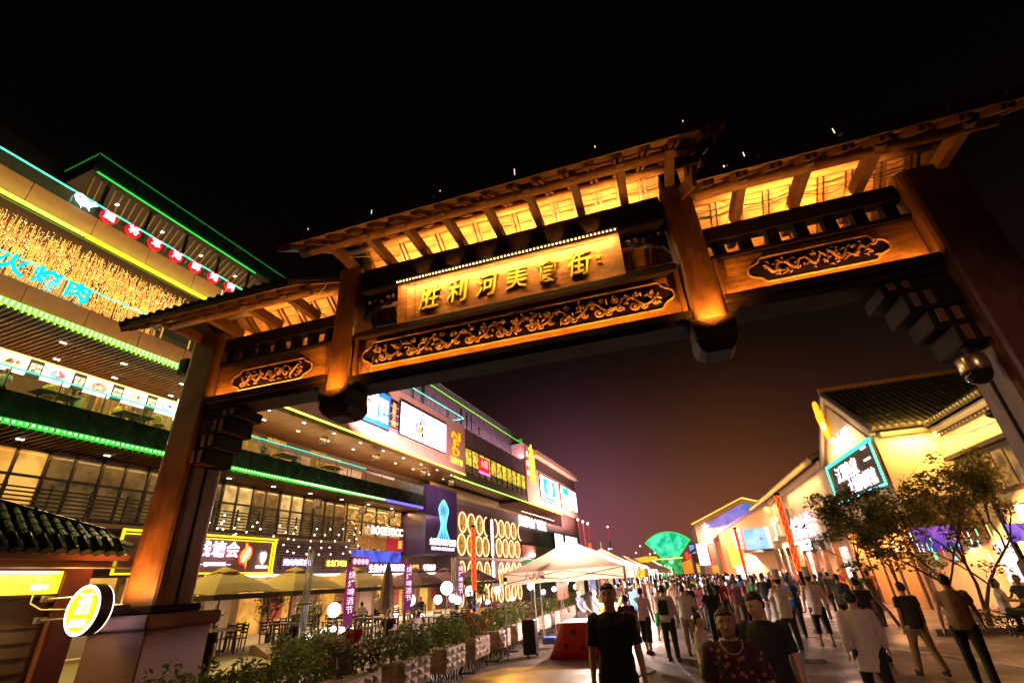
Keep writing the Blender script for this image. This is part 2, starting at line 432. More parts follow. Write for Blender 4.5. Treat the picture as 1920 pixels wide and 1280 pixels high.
def carved_panel(x0, x1, zc, H, floral, seed):
    L = x1-x0; xc = (x0+x1)/2; out = quatrefoil(L, H)
    base = MB(); base.prism(out, g(xc, .045, zc), (1,0,0), (0,0,1), (0,.03,0)); po = part('carved_panel', base, W_DARK, gate)
    fr = MB(); pts = [g(xc+x, .035, zc+z) for x, z in out]; fr.tube(pts+[pts[0], pts[1]], .016, 6, cap=False); part('panel_moulding', fr, CARVE, po)
    R = RD(seed); y = GY+.035
    if floral:
        n = int(L/.56); step = (L-.5)/n
        for k in range(n):                       # each repeat of the scroll is its own carving
            mb = MB(); cx = GX+x0+.25+step*(k+.5)
            # swinging stem
            st = [(cx+(-.5+i/9)*step*1.05, y-.005, zc+.5*H*.42*sin(2*pi*(i/9)+.6)) for i in range(10)]
            mb.tube(st, .018, 6)
            spiral(mb, cx-.10*1, zc-.09, y, .092, 1.3, 1.2, -1, .021); spiral(mb, cx+.06, zc-.12, y, .06, 1.1, 2.2, 1, .016); spiral(mb, cx+.22, zc-.08, y, .055, 1.2, 0, -1, .014); spiral(mb, cx-.04, zc+.12, y, .055, 1.1, 3, 1, .014)
            spiral(mb, cx-.20, zc+.09, y, .06, 1.0, -1, 1, .015)
            # peony head
            for q in range(7):
                a = 2*pi*q/7+R.random(); mb.ball((cx+.17+.045*cos(a), y-.012, zc+.07+.04*sin(a)), .026, 6, 4, (1,.7,1))
            mb.ball((cx+.17, y-.03, zc+.07), .026, 6, 4)
            for q in range(12):                  # leaves
                a = R.uniform(0, 2*pi); lx = cx+R.uniform(-.26,.26); lz = zc+R.uniform(-.12,.14); l = R.uniform(.05,.09)
                mb.tube([(lx,y-.005,lz),(lx+l*.5*cos(a),y-.035,lz+l*.5*sin(a)),(lx+l*cos(a),y-.005,lz+l*sin(a))], [.005,.022,.004], 5)
            part('scroll_carving', mb, CARVE, po, smooth=True)
    else:
        n = 5; step = (L-.45)/n
        for k in range(n):
            mb = MB(); cx = GX+x0+.22+step*(k+.5)
            pts = []; a = R.uniform(0, 6)
            for i in range(9):
                pts.append((cx-step*.45+step*.9*i/8, y-.01-.01*sin(i), zc+.07*sin(a+i*.9)+R.uniform(-.012,.012)))
            mb.tube(pts, [.012+.014*sin(pi*i/8) for i in range(9)], 6)
            for q in range(12):
                lx = cx+R.uniform(-.5,.5)*step; lz = zc+R.uniform(-.34,.34)*H; a = R.uniform(0, 2*pi); l = R.uniform(.04,.09)
                mb.tube([(lx,y,lz),(lx+l*.5*cos(a),y-.03,lz+l*.5*sin(a)*.6),(lx+l*cos(a),y,lz+l*sin(a)*.6)], [.005,.014,.004], 5)
            for q in range(2): spiral(mb, cx+R.uniform(-.2,.2), zc+R.uniform(-.10,.10), y, R.uniform(.03,.06), 1.1, R.uniform(0,6), R.choice((-1,1)), .011)
            part('relief_carving', mb, CARVE, po, smooth=True)
# beams: centre bay
def bay(x0, x1, zb0, zb1, name='lower_beam'):
    mb = MB(); gbox(mb, x0, x1, .07, .50, zb0, zb1); return part(name, mb, W_BOARD, gate)
def ledge(x0, x1, z0, z1, y0=-.06, y1=.5, m=None, name='beam_ledge'):
    mb = MB(); gbox(mb, x0, x1, y0, y1, z0, z1, .01); return part(name, mb, m or W_DARK, gate)
bay(-2.85, 2.85, 5.16, 5.90)
ledge(-2.86, 2.86, 5.04, 5.157, -.10, .52); ledge(-2.84, 2.84, 4.97, 5.037, -.02, .46)
ledge(-2.84, 2.84, 5.903, 6.02, -.07, .48)
carved_panel(-2.70, 2.72, 5.565, .47, True, 1)
ledge(-2.84, 2.84, 6.98, 7.48, .04, .46, name='frieze_beam', m=W_DARK)
ledge(-2.84, 2.84, 6.90, 6.977, -.04, .48)
# name board, leaning its head forward a little
bd = thing  # noqa
mb = MB()
bz0, bz1, bx0, bx1 = 6.045, 6.90, -2.02, 2.08
mb.prism([(0,0),(bx1-bx0,0),(bx1-bx0,.855),(0,.855)], g(bx0, .03, bz0), (1,0,0), Vector((0,-.06,1)), (0,.05,0))
board = part('name_board', mb, W_BOARD, gate)
fmb = MB(); xi = bx1-bx0
for a, b in (((bx0+.18, .76), (bx1-.18, .76)), ((bx0+.36, .06), (bx0+.36, .84)), ((bx0+.18, .04), (bx0+.18, .80))):
    fmb.beam(g(a[0], .024-.06*a[1], bz0+a[1]), g(b[0], .024-.06*b[1], bz0+b[1]), .006, .008)
part('board_joint', fmb, W_DARK, board)
for i, ch in enumerate('胜利河美食街'):
    x = -1.38+i*.545; z = 6.43+.012*sin(i*2.3)
    M = face_M(g(x, -.012, z), (1,0,0), (0,-.06,1))
    lettering(ch, GOLD, board, M @ Matrix.Scale(1.28 if i!=2 else 1.2, 4, (0,1,0)), size=.40, depth=.03, bold=.008, shear=.22, name='gilt_character')
for i, ch in enumerate('壬寅年'):
    lettering(ch, GOLD, board, face_M(g(1.70, -.005, 6.60-i*.11), (1,0,0), (0,-.06,1)), size=.085, depth=.008, bold=.0, name='small_character')
# LED strings along the head of the board: each bulb is a bead
bulb = MB(); bulb.ball((0,0,0), .0135, 6, 4); bme = bulb.mesh('led_bead', LED_WARM)
n = 62; rep('led_bead', bme, board, [(bx0+.04+(bx1-bx0-.08)*i/(n-1), -.115, 6.885) for i in range(n)])
mb = MB(); gbox(mb, bx0, bx1, -.15, -.06, 6.895, 6.93, .004); part('led_housing', mb, BLACK, board)
lampobj('board_led_light', 'AREA', (GX+.03, GY-.20, 6.87), 34, (1,.52,.12), 4.0, size_y=.02, target=(GX+.03, GY+.05, 6.30), frame='G', spread=radians(150))
# small openwork brackets beside the board
for sx in (-1, 1):
    mb = MB(); R = RD(5+sx); xe = sx*2.82
    mb.prism([(0,0),(-sx*.74,0),(-sx*.74,-.10),(-sx*.60,-.13),(-sx*.5,-.22),(-sx*.34,-.20),(-sx*.22,-.30),(-sx*.08,-.34),(0,-.48)], g(xe, .16, 6.89), (1,0,0), (0,0,1), (0,.08,0))
    br = part('openwork_bracket', mb, W_DARK, gate)
    mb = MB()
    for q in range(5): spiral(mb, GX+xe-sx*(.10+q*.13), 6.79-.02*q*0+R.uniform(-.05,.02), GY+.15, .045, 1.2, R.uniform(0,6), 1, .012)
    part('bracket_scroll', mb, CARVE, br, smooth=True)

# wings
for sx in (-1, 1):
    a, b = (-5.99, -3.345) if sx < 0 else (3.345, 5.99)
    bay(a, b, 5.30, 5.98, 'wing_beam')
    ledge(a-.005, b+.005, 5.17, 5.297, -.10, .52); ledge(a, b, 5.05, 5.167, -.02, .46)
    ledge(a, b, 5.983, 6.06, .02, .24); ledge(a, b, 6.34, 6.60, .04, .22, name='wing_frieze')
    if sx < 0: carved_panel(-5.60, -3.74, 5.58, .42, False, 3)
    else: carved_panel(3.76, 5.60, 5.64, .42, False, 4)
    n = 7
    for k in range(n):                       # uprights of the open slot band
        x = a+.17+(b-a-.34)*k/(n-1); mb = MB(); gbox(mb, x-.085, x+.085, .06, .20, 6.063, 6.337, .01); part('slot_upright', mb, W_DARK, gate)
# end pilaster strips
for x in (-2.80, 2.80, -3.38, 3.38):
    mb = MB(); gbox(mb, x-.035, x+.035, -.03, .07, 5.17, 5.98, .01); part('pilaster_strip', mb, W_MIDV, gate)

# roofs -----------------------------------------------------------
def tile_mesh_eave():
    mb = MB()
    # half-round cover tile with its round end disc
    n = 7; r = .062; L = .26
    for y in (0,):
        rings = []
        for yy, rr in ((0, r), (L, r*.9)):
            rings.append([(rr*cos(pi*i/(n-1)), yy, rr*sin(pi*i/(n-1))) for i in range(n)] + [((rr-.014)*cos(pi*(n-1-i)/(n-1)), yy, (rr-.014)*sin(pi*(n-1-i)/(n-1))) for i in range(n)])
        mb.loft(rings)
    mb.prism([(.07*cos(2*pi*i/10), .07*sin(2*pi*i/10)+.01) for i in range(10)], (0,-.018,0), (1,0,0), (0,0,1), (0,.018,0))
    # drip tile between the rows
    mb.prism([(.04,-.01),(.16,-.01),(.155,-.05),(.13,-.085),(.10,-.10),(.07,-.085),(.045,-.05)], (0,-.01,0), (1,0,0), (0,0,1), (0,.014,0))
    return mb
def course_mesh(L, n_c):
    mb = MB(); n = 6
    for c in range(n_c):
        y0 = .24+(L-.24)*c/n_c; y1 = .24+(L-.24)*(c+1)/n_c+.02; z = .012*(c % 2)
        rings = [[(rr*cos(pi*i/(n-1)), yy, rr*sin(pi*i/(n-1))+dz) for i in range(n)] for yy, rr, dz in ((y0, .064, .010), (y1, .055, 0))]
        mb.loft(rings, cap=True)
    return mb
def roof(xa, xb, ye, yr, ze, zr, raf=.42, left_end=True, right_end=True, strut_xs=(), zst=7.5, ypur=-.72, purlin=(None, None), light=None, curl=0):
    """one gabled roof piece: plank soffits, rafters, tile rows and struts, in gate coordinates"""
    r_ = thing.__call__ if False else None
    tilt = atan2(zr-ze, yr-ye); L = sqrt((zr-ze)**2+(yr-ye)**2)
    e = bpy.data.objects.new('roof', None); COL.objects.link(e); e.parent = gate; e.empty_display_size = .2
    e.location = (0, 0, 0)
    for sgn in (1, -1):                       # front, rear slope
        Y = lambda y: y if sgn > 0 else 2*yr-y
        # soffit boards run along the eave: each board is a piece
        nb = 9
        for k in range(nb):
            f0, f1 = k/nb, (k+1)/nb-.012
            y0, z0 = ye+(yr-ye)*f0, ze+(zr-ze)*f0; y1, z1 = ye+(yr-ye)*f1, ze+(zr-ze)*f1
            mb = MB(); vs = [g(xa, Y(y0), z0), g(xb, Y(y0), z0), g(xb, Y(y1), z1), g(xa, Y(y1), z1)]; up = Vector((0, 0, .022))
            vs2 = [Vector(v)+up for v in vs]; mb.add(vs+vs2, [(0,3,2,1),(4,5,6,7),(0,1,5,4),(1,2,6,5),(2,3,7,6),(3,0,4,7)])
            part('soffit_board', mb, W_PLANK, e)
        x = xa+.10; k = 0
        rm = MB(); a = Vector((0, Y(ye+.03)-Y(yr), ze+.005-zr-.005)); rm.beam(Vector((0,0,0)), a, .05, .075); rme = rm.mesh('rafter', W_MID)
        xs = []
        while x < xb: xs.append(x); x += raf*(.22 if k % 2 == 0 else .78); k += 1
        rep('rafter', rme, e, [(q, Y(yr), zr-.045) for q in xs])
        # tiles
        n = int((xb-xa)/.19)
        step = (xb-xa)/n
        if sgn > 0:
            tm = tile_mesh_eave().mesh('eave_tile', TILE); cm = course_mesh(L, 5)
            R = RD(int(xa*100))
            rep('eave_tile', tm, e, [(xa+step*(i+.5)-.0, ye-.03+R.uniform(-.008,.008), ze+.085+R.uniform(-.006,.006)) for i in range(n)], [(tilt+R.uniform(-.03,.03), R.uniform(-.05,.05), 0) for i in range(n)])
        big = MB(); cm = course_mesh(L, 5)
        M0 = Matrix.Rotation(tilt, 4, 'X')
        for i in range(n):
            for v0, fs in ((cm.v, cm.f),):
                pts = []
                for v in v0:
                    p = M0 @ Vector(v); yy = ye+p.y
                    pts.append((GX+xa+step*(i+.5)+p.x, GY+Y(yy), ze+.085+p.z))
                big.add(pts, fs)
        # tile bed
        vs = [g(xa, Y(ye-.02), ze+.03), g(xb, Y(ye-.02), ze+.03), g(xb, yr, zr+.05), g(xa, yr, zr+.05)]; up = Vector((0,0,.05))
        vs2 = [Vector(v)+up for v in vs]; big.add(vs+vs2, [(0,3,2,1),(4,5,6,7),(0,1,5,4),(1,2,6,5),(2,3,7,6),(3,0,4,7)])
        part('tile_courses', big, TILE, e, kind='stuff')
        mb = MB(); mb.beam(g(xa-.02, Y(ye-.035), ze+.01), g(xb+.02, Y(ye-.035), ze+.01), .03, .11); part('eave_fascia', mb, W_MID, e)
        for xx in ((xa-.03,) if left_end else ())+((xb+.03,) if right_end else ()):
            mb = MB(); mb.beam(g(xx, Y(ye-.05), ze+.0), g(xx, yr, zr+.02), .05, .20); part('bargeboard', mb, W_MID, e)
    mb = MB(); mb.tube([g(xa-.05, yr, zr+.14), g(xb+.05, yr, zr+.14)], .10, 8); part('ridge', mb, TILE, e)
    # purlins: front one is broken between the struts
    for yy in (ypur, yr, 2*yr-ypur):
        zz = ze+(zr-ze)*((yy if yy <= yr else 2*yr-yy)-ye)/(yr-ye)-.16
        p0, p1 = purlin
        mb = MB(); mb.tube([g(p0, yy, zz), g(p1, yy, zz)], .085, 12); part('purlin', mb, W_PLANK, e, smooth=True)
    for q in strut_xs:
        mb = MB(); mb.bbox((GX+q-.065, GY+ypur-.14, zst), (GX+q+.065, GY+.46+(yr-.1)*1.2, zst+.20), .012)
        so = part('strut', mb, W_MID, e)
        mb = MB(); mb.bbox((GX+q-.08, GY+ypur-.10, zst+.203), (GX+q+.08, GY+ypur+.10, zst+.34), .01); part('strut_block', mb, W_DARK, so)
    return e
sx9 = [-3.06+.765*i for i in range(9)]
roof(-3.76, 3.76, -1.20, .36, 7.42, 8.52, strut_xs=sx9, zst=7.52, purlin=(-3.70, 3.70))
roof(-7.10, -3.40, -1.20, .36, 6.50, 7.58, strut_xs=[-6.60,-5.70,-4.75,-3.86], zst=6.60, purlin=(-6.6,-3.38), right_end=False)
roof(3.20, 7.10, -1.20, .36, 6.50, 7.58, strut_xs=[3.86,4.70,5.55,6.55], zst=6.60, purlin=(3.24,6.9))
# uplights
AMB = (1,.46,.09)
lampobj('roof_light_centre', 'AREA', (GX, GY+.40, 7.56), 80, AMB, 5.6, size_y=.05, frame='G', target=(GX, GY+1.0, 8.6), spread=radians(125))
lampobj('strut_light_centre', 'AREA', (GX, GY-.30, 7.30), 26, AMB, 5.6, size_y=.03, frame='G', target=(GX, GY-.40, 9))
for sx in (-1, 1):
    lampobj('roof_light_wing', 'AREA', (GX+sx*4.75, GY+.13, 6.64), 34 if sx > 0 else 15, AMB, 2.3, size_y=.05, frame='G', target=(GX+sx*4.75, GY+1.0, 7.7), spread=radians(125))
    lampobj('strut_light_wing', 'AREA', (GX+sx*4.75, GY-.30, 6.40), 6, (1,.42,.10), 2.3, size_y=.03, frame='G', target=(GX+sx*4.75, GY-.4, 8))
    lampobj('post_uplight', 'SPOT', (GX+sx*3.10, GY-.30, 4.84), 60, (1,.40,.05), .03, frame='G', target=(GX+sx*3.10, GY-.06, 5.6), spot=radians(150), blend=1)
    lampobj('column_uplight', 'SPOT', (GX+sx*6.40, GY-.48, 1.88), 130 if sx < 0 else 1, (1,.36,.06), .05, frame='G', target=(GX+sx*6.40, GY-.10, 2.9), spot=radians(155), blend=1)
# beam-foot LED strips: a row of beads on the ledge in front of each beam
for a, b, z, nn in ((-2.8, 2.8, 5.168, 70), (-5.95, -3.4, 5.308, 32), (3.4, 5.95, 5.308, 32)):
    bm_ = MB(); bm_.ball((0,0,0), .010, 6, 4); me_ = bm_.mesh('strip_bead', LED_AMB)
    rep('strip_bead', me_, gate, [(a+(b-a)*(i+.5)/nn, -.045, z) for i in range(nn)])
    lampobj('beam_led_light', 'AREA', (GX+(a+b)/2, GY-.055, z+.01), 13*(b-a)/5.6, (1,.42,.06), b-a, size_y=.012, frame='G', target=(GX+(a+b)/2, GY+.02, z+.6))
# small lights washing the frieze above the board
for i in range(6):
    lampobj('frieze_spot', 'SPOT', (GX-1.55+i*.64, GY-.13, 6.97), 2.4, (1,.52,.14), .02, frame='G', target=(GX-1.55+i*.64, GY+.05, 7.2), spot=radians(70))
    mb = MB(); mb.lathe([(.02,-.03),(.03,-.02),(.03,.02),(.022,.03)], 8, g(-1.55+i*.64, -.13, 6.945)); part('frieze_lamp', mb, BLACK, gate)
# cables strung through the struts
R = RD(11)
def hang(a, b, sag, n=10, wob=.01):
    a, b = Vector(a), Vector(b); return [a.lerp(b, i/n) - Vector((0,0,sag*4*(i/n)*(1-i/n))) + Vector((R.uniform(-wob,wob),R.uniform(-wob,wob),R.uniform(-wob,wob))) for i in range(n+1)]
for k in range(3):
    for i in range(8):
        mb = MB(); mb.tube(hang(g(sx9[i], -.02-.02*k, 7.60+.05*k), g(sx9[i+1], -.02-.02*k, 7.60+.05*k), R.uniform(.01,.07)), .006, 5); part('cable', mb, CABLE, gate)
for k in range(5):
    xs_ = [3.3,3.86,4.70,5.55,6.2]
    for i in range(4): mb = MB(); mb.tube(hang(g(xs_[i], -.05-.02*k, 6.72+.03*k), g(xs_[i+1], -.05-.02*k, 6.74+.03*k), R.uniform(.02,.10)), .007, 5); part('cable', mb, CABLE, gate)
mb = MB(); mb.tube(hang(g(-3.4, -.25, 7.2), g(-4.2, -.2, 6.55), .10), .009, 5); part('loose_cable', mb, WCABLE, gate); mb = MB(); mb.tube(hang(g(-3.02, -.26, 7.66), g(-2.3, -.1, 7.62), .02), .006, 5); part('loose_cable', mb, WCABLE, gate)
mb = MB(); mb.tube(hang(g(-2.35, .0, 6.02), g(-2.45, -.02, 5.2), -.02), .004, 4); part('loose_cable', mb, WCABLE, gate)
mb = MB(); mb.tube(hang(g(3.2, -.5, 7.2), g(4.0, -.1, 6.75), .12), .008, 5)
part('loose_cable', mb, WCABLE, gate)
# faintly glowing ridge lamp stems and string bulbs along the top
spk = MB(); spk.tube([(0,0,0),(0,0,.13)], .006, 5); sm_ = spk.mesh('ridge_lamp_stem', emi('dim_bulb', (1,.75,.4), 1.6))
e_ = [c for c in gate.children if c.name.startswith('roof')]
locs = [(-3.3+1.32*i, -1.10, 7.66) for i in range(6)] + [(3.9, -1.1, 6.74), (5.0, -1.1, 6.74), (-6.2,-1.1,6.74), (-5.0,-1.1,6.74)]
rep('ridge_lamp_stem', sm_, e_[0], locs)
bd2 = MB(); bd2.ball((0,0,0), .014, 6, 4); bm2 = bd2.mesh('string_bulb', emi('string_bulb_glow', (1,.78,.35), 3.0))
R = RD(4)
rep('string_bulb', bm2, e_[0], [(-3.6+.33*i, -1.05+R.uniform(-.05,.1), 7.645+R.uniform(-.01,.02)) for i in range(23)] + [(3.3+.31*i, -1.05+R.uniform(-.05,.08), 6.72) for i in range(12)])

# uplight housing on the left plinth, loudspeaker, dome camera
t_ = thing('floodlight', 'dark flat floodlight lying on the granite cap of the left column', 'lamp', (GX-6.40, GY-.42, 1.703), 'G')
mb = MB(); mb.bbox((GX-6.62, GY-.62, 1.74), (GX-6.18, GY-.30, 1.86), .02); part('housing', mb, BLACK, t_)
mb = MB(); mb.bbox((GX-6.56, GY-.55, 1.862), (GX-6.24, GY-.40, 1.868), .002); part('lens', mb, emi('flood_lens', (1,.5,.15), 4), t_)
mb = MB(); mb.bbox((GX-6.50, GY-.50, 1.703), (GX-6.30, GY-.40, 1.74), .01); part('foot', mb, BLACK, t_)
t_ = thing('control_box', 'pale grey ribbed metal box beside the floodlight on the left plinth', 'box', (GX-6.98, GY-.30, 1.703), 'G')
mb = MB(); mb.bbox((GX-7.08, GY-.34, 1.705), (GX-6.72, GY-.12, 1.90), .012); part('case', mb, mat('grey_enamel', (.45,.43,.42), .4), t_)
mb = MB()
for k in range(7): mb.box((GX-7.04+k*.045, GY-.352, 1.77), (GX-7.02+k*.045, GY-.341, 1.85))
part('vent_slot', mb, BLACK, t_)
t_ = thing('dome_camera', 'brass coloured dome security camera hanging under the corbels of the right column', 'camera', (GX+5.78, GY+.0, 3.98), 'G')
c = (GX+5.78, GY+.06, 0); met = mat('brass_metal', (.55,.40,.26), .28, .9)
mb = MB(); mb.lathe([(.03,4.0),(.03,3.93),(.13,3.90),(.15,3.86),(.15,3.72),(.14,3.70)], 20, c); part('housing', mb, met, t_, smooth=True)
mb = MB(); mb.lathe([(.14,3.698),(.135,3.64),(.10,3.58),(.05,3.55),(.01,3.545)], 20, c); part('dome', mb, mat('smoked_dome', (.02,.015,.012), .08, .2), t_, smooth=True)
mb = MB(); mb.beam((c[0], c[1], 4.0), (c[0]+.25, c[1]+.1, 4.0), .06, .04); part('bracket', mb, BLACK, t_)
t_ = thing('loudspeaker_box', 'small black loudspeaker box on the outer side of the left column top', 'loudspeaker', (GX-6.95, GY+.1, 6.02), 'G')
mb = MB(); mb.bbox((GX-7.02, GY-.05, 5.98), (GX-6.815, GY+.25, 6.32), .015); part('case', mb, BLACK, t_)
mb = MB(); mb.lathe([(.08,0),(.085,.006),(.03,.012)], 12, (GX-6.92, GY-.062, 6.15), 'Y'); part('cone', mb, CABLE, t_)
# ================================================================== GROUND
def ground_mat():
    m, nt, b = _new('street_paving')
    t = nt.nodes.new('ShaderNodeTexCoord'); mp = nt.nodes.new('ShaderNodeMapping'); mp.inputs['Rotation'].default_value = (0, 0, .07)
    nt.links.new(t.outputs['Object'], mp.inputs[0])
    br = nt.nodes.new('ShaderNodeTexBrick'); br.inputs['Scale'].default_value = 1.0; br.inputs['Brick Width'].default_value = .9; br.inputs['Row Height'].default_value = .6
    br.inputs['Mortar Size'].default_value = .012; br.inputs['Color1'].default_value = (.105,.070,.052,1); br.inputs['Color2'].default_value = (.082,.056,.043,1); br.inputs['Mortar'].default_value = (.035,.024,.019,1)
    nt.links.new(mp.outputs[0], br.inputs['Vector'])
    n = nt.nodes.new('ShaderNodeTexNoise'); n.inputs['Scale'].default_value = .9; n.inputs['Detail'].default_value = 8; nt.links.new(t.outputs['Object'], n.inputs['Vector'])
    mx = nt.nodes.new('ShaderNodeMix'); mx.data_type = 'RGBA'; mx.blend_type = 'MULTIPLY'; mx.inputs[0].default_value = .9
    r = nt.nodes.new('ShaderNodeValToRGB'); e = r.color_ramp.elements; e[0].position = .3; e[0].color = (.32,.30,.28,1); e[1].position = .66; e[1].color = (1.1,1.05,1,1)
    nt.links.new(n.outputs['Fac'], r.inputs[0]); nt.links.new(br.outputs['Color'], mx.inputs[6]); nt.links.new(r.outputs[0], mx.inputs[7]); nt.links.new(mx.outputs[2], b.inputs['Base Color'])
    mr = nt.nodes.new('ShaderNodeMapRange'); mr.inputs[1].default_value = .35; mr.inputs[2].default_value = .62; mr.inputs[3].default_value = .34; mr.inputs[4].default_value = .70; nt.links.new(n.outputs['Fac'], mr.inputs[0]); nt.links.new(mr.outputs[0], b.inputs['Roughness'])
    n2 = nt.nodes.new('ShaderNodeTexNoise'); n2.inputs['Scale'].default_value = 14; n2.inputs['Detail'].default_value = 6; nt.links.new(t.outputs['Object'], n2.inputs['Vector'])
    ad = nt.nodes.new('ShaderNodeMath'); ad.operation = 'MULTIPLY_ADD'; ad.inputs[1].default_value = .35; nt.links.new(n2.outputs['Fac'], ad.inputs[0]); nt.links.new(br.outputs['Fac'], ad.inputs[2])
    bp = nt.nodes.new('ShaderNodeBump'); bp.inputs['Strength'].default_value = .5; bp.inputs['Distance'].default_value = -.012; nt.links.new(ad.outputs[0], bp.inputs['Height']); nt.links.new(bp.outputs[0], b.inputs['Normal'])
    return m
mb = MB(); mb.quad((-900,-300,0),(900,-300,0),(900,1500,0),(-900,1500,0)); structure('ground', mb, ground_mat())
# pale kerb lines across the right of the street
KERB = mat('granite_kerb', (.34,.27,.23), .6, var=.2, scale=20, bump=.2)
def gstrip(name, a, b, w, z0=0.0, z1=.012, m=None):
    """strip on the ground between two frame-G points"""
    mb = MB(); p, q = gw(*a), gw(*b); mb.beam(p+Vector((0,0,(z0+z1)/2)), q+Vector((0,0,(z0+z1)/2)), w, z1-z0); return structure(name, mb, m or KERB)
gstrip('paving_band', (2.2, 19.6), (6.4, 9.5), .16)
gstrip('paving_band', (1.1, 26.0), (6.6, 26.0), .16)
mb = MB(); mb.beam(gw(6.0,16.6,.07), gw(14,15.6,.07), .22, .14); structure('kerb', mb, KERB)
for i, (s_, t_, r_) in enumerate(((-.6,9.4,.34),(2.4,13.0,.30),(.8,17.8,.34))):
    mb = MB(); mb.lathe([(r_,.0),(r_,.006),(r_-.03,.008),(r_-.035,.004)], 24, (s_,t_,0))
    for k in range(5): mb.box((s_-r_*.7, t_-r_*.6+k*r_*.3-.012, .004), (s_+r_*.7, t_-r_*.6+k*r_*.3+.012, .011))
    o = single('manhole_cover', mb, mat('cast_iron', (.04,.035,.03), .45, .6), ('round iron manhole cover between the man in black and the woman in floral blouse','round iron manhole cover under the walkers on the right','round iron manhole cover farther out beside the chefs')[i], 'manhole', (s_,t_,0), 'G')
R_ = RD(19); mb = MB(); mb.tube([tuple(gw(-1.9+1.1*k/12+.05*sin(k*1.3), 9.6+2.6*k/12, .012)) for k in range(13)], .010, 5); single('ground_cable', mb, CABLE, 'thin black cable lying on the paving beside the man in black', 'cable', (0,0,0))
# terrace for the tables, a step up
DECK = mat('terrace_boards', (.30,.22,.13), .55, var=.3, scale=5, bump=.3, stretch=(8,.6,1))
mb = MB(); mb.box((-24.2, 9.2, 0), (-12.2, 44, .16)); structure('terrace', mb, DECK)
mb = MB(); mb.box((-12.2, 13.3, 0), (-11.7, 44, .08)); structure('terrace_step', mb, KERB)

# ================================================================== SHOPPING BUILDING
TAN = mat('tan_wall_panel', (.42,.25,.13), .55, var=.10, scale=3, bump=.05)
PINK_LIT = mat('panel_lit_pink', (.58,.36,.30), .55, var=.10, scale=3, bump=.05)  # pink haze glow of the screens put into the panel colour
DKG = mat('dark_glazed_fascia', (.012,.028,.014), .25, .1, var=.3, scale=2)
DKP = mat('dark_plum_panel', (.11,.060,.062), .5, var=.2, scale=2)
SLAT = wood('soffit_slat_timber', (.16,.085,.035), (.30,.17,.08), 2, (1,14,14), .4)
SOFB = mat('soffit_backing', (.035,.02,.012), .7)
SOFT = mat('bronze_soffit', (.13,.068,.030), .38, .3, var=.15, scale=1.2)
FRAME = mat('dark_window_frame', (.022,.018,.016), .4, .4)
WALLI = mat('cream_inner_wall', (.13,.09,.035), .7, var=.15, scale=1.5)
CURT = mat('linen_curtain', (.42,.30,.08), .8, var=.3, scale=3, bump=.5, stretch=(1,9,.5))
GL = glassm('balcony_glass', (.5,.9,.7), .05)
GREEN = emi('green_led', (.13,1.0,.03), 1.5); GREENW = emi('green_white_led', (.50,1.0,.30), 3.2)
GREEND = emi('green_led_dim', (.02,.62,.06), .55); YELLED = emi('yellow_led', (1,.62,.03), .75)
TEAL = emi('teal_led', (.10,1,.62), 1.5); CYAN = emi('cyan_led', (.06,.85,.62), 1.1)
WHITE = emi('white_led', (1,.93,.95), 3.2); PINKW = emi('pinkish_white_led', (1,.66,.95), 3.0)
REDE = emi('red_led', (1,.04,.03), 1.3); BLUEE = emi('blue_led', (.12,.10,1), 2.2); CYB = emi('cyan_neon', (.0,.72,.85), 1.1)
YEL = emi('yellow_neon', (1,.85,.02), 1.6); AMBE = emi('amber_neon', (1,.42,.02), 1.3); DLT = emi('downlight_lens', (1,.85,.65), 5)
SPARK = emi('sparkle_bulb', (1,.66,.26), 2.4); SPARKT = emi('gold_string_glow', (1,.46,.06), 1.0)
def litpane(name, c1, c2, s=1.0, sc=1.4):
    """back-lit window: what shows through the pane, mottled warm light"""
    if name in MATS: return MATS[name]
    m, nt, b = _new(name); t = nt.nodes.new('ShaderNodeTexCoord'); n = nt.nodes.new('ShaderNodeTexNoise'); n.inputs['Scale'].default_value = sc; n.inputs['Detail'].default_value = 4
    nt.links.new(t.outputs['Object'], n.inputs['Vector']); r = nt.nodes.new('ShaderNodeValToRGB'); e = r.color_ramp.elements
    e[0].position = .38; e[0].color = (*c1, 1); e[1].position = .62; e[1].color = (*c2, 1)
    nt.links.new(n.outputs['Fac'], r.inputs[0]); nt.links.new(r.outputs[0], b.inputs['Emission Color']); b.inputs['Emission Strength'].default_value = s
    b.inputs['Base Color'].default_value = (.05,.04,.03,1); b.inputs['Roughness'].default_value = .15
    MATS[name] = m; return m
PANE_W = litpane('warm_lit_pane', (.55,.20,.02), (1,.50,.09), .9, 1.1)
PANE_D = litpane('dim_lit_pane', (.035,.022,.008), (.16,.085,.025), .8)
PANE_C = litpane('curtained_pane', (.03,.018,.005), (.16,.095,.026), .8, 3)
mall = thing('shopping_building', 'long multi storey mall on the left with green led edged overhanging floors', 'building', (-22, 20, 0))
X0 = -22.0
def wb(x0, x1, y0, y1, z0, z1, e=0):
    mb = MB(); (mb.bbox((x0,y0,z0),(x1,y1,z1),e) if e else mb.box((x0,y0,z0),(x1,y1,z1))); return mb
def mp(name, x0, x1, y0, y1, z0, z1, m, parent=None, e=0): return part(name, wb(x0,x1,y0,y1,z0,z1,e), m, parent or mall)
YA, YB = -3.0, 92.0
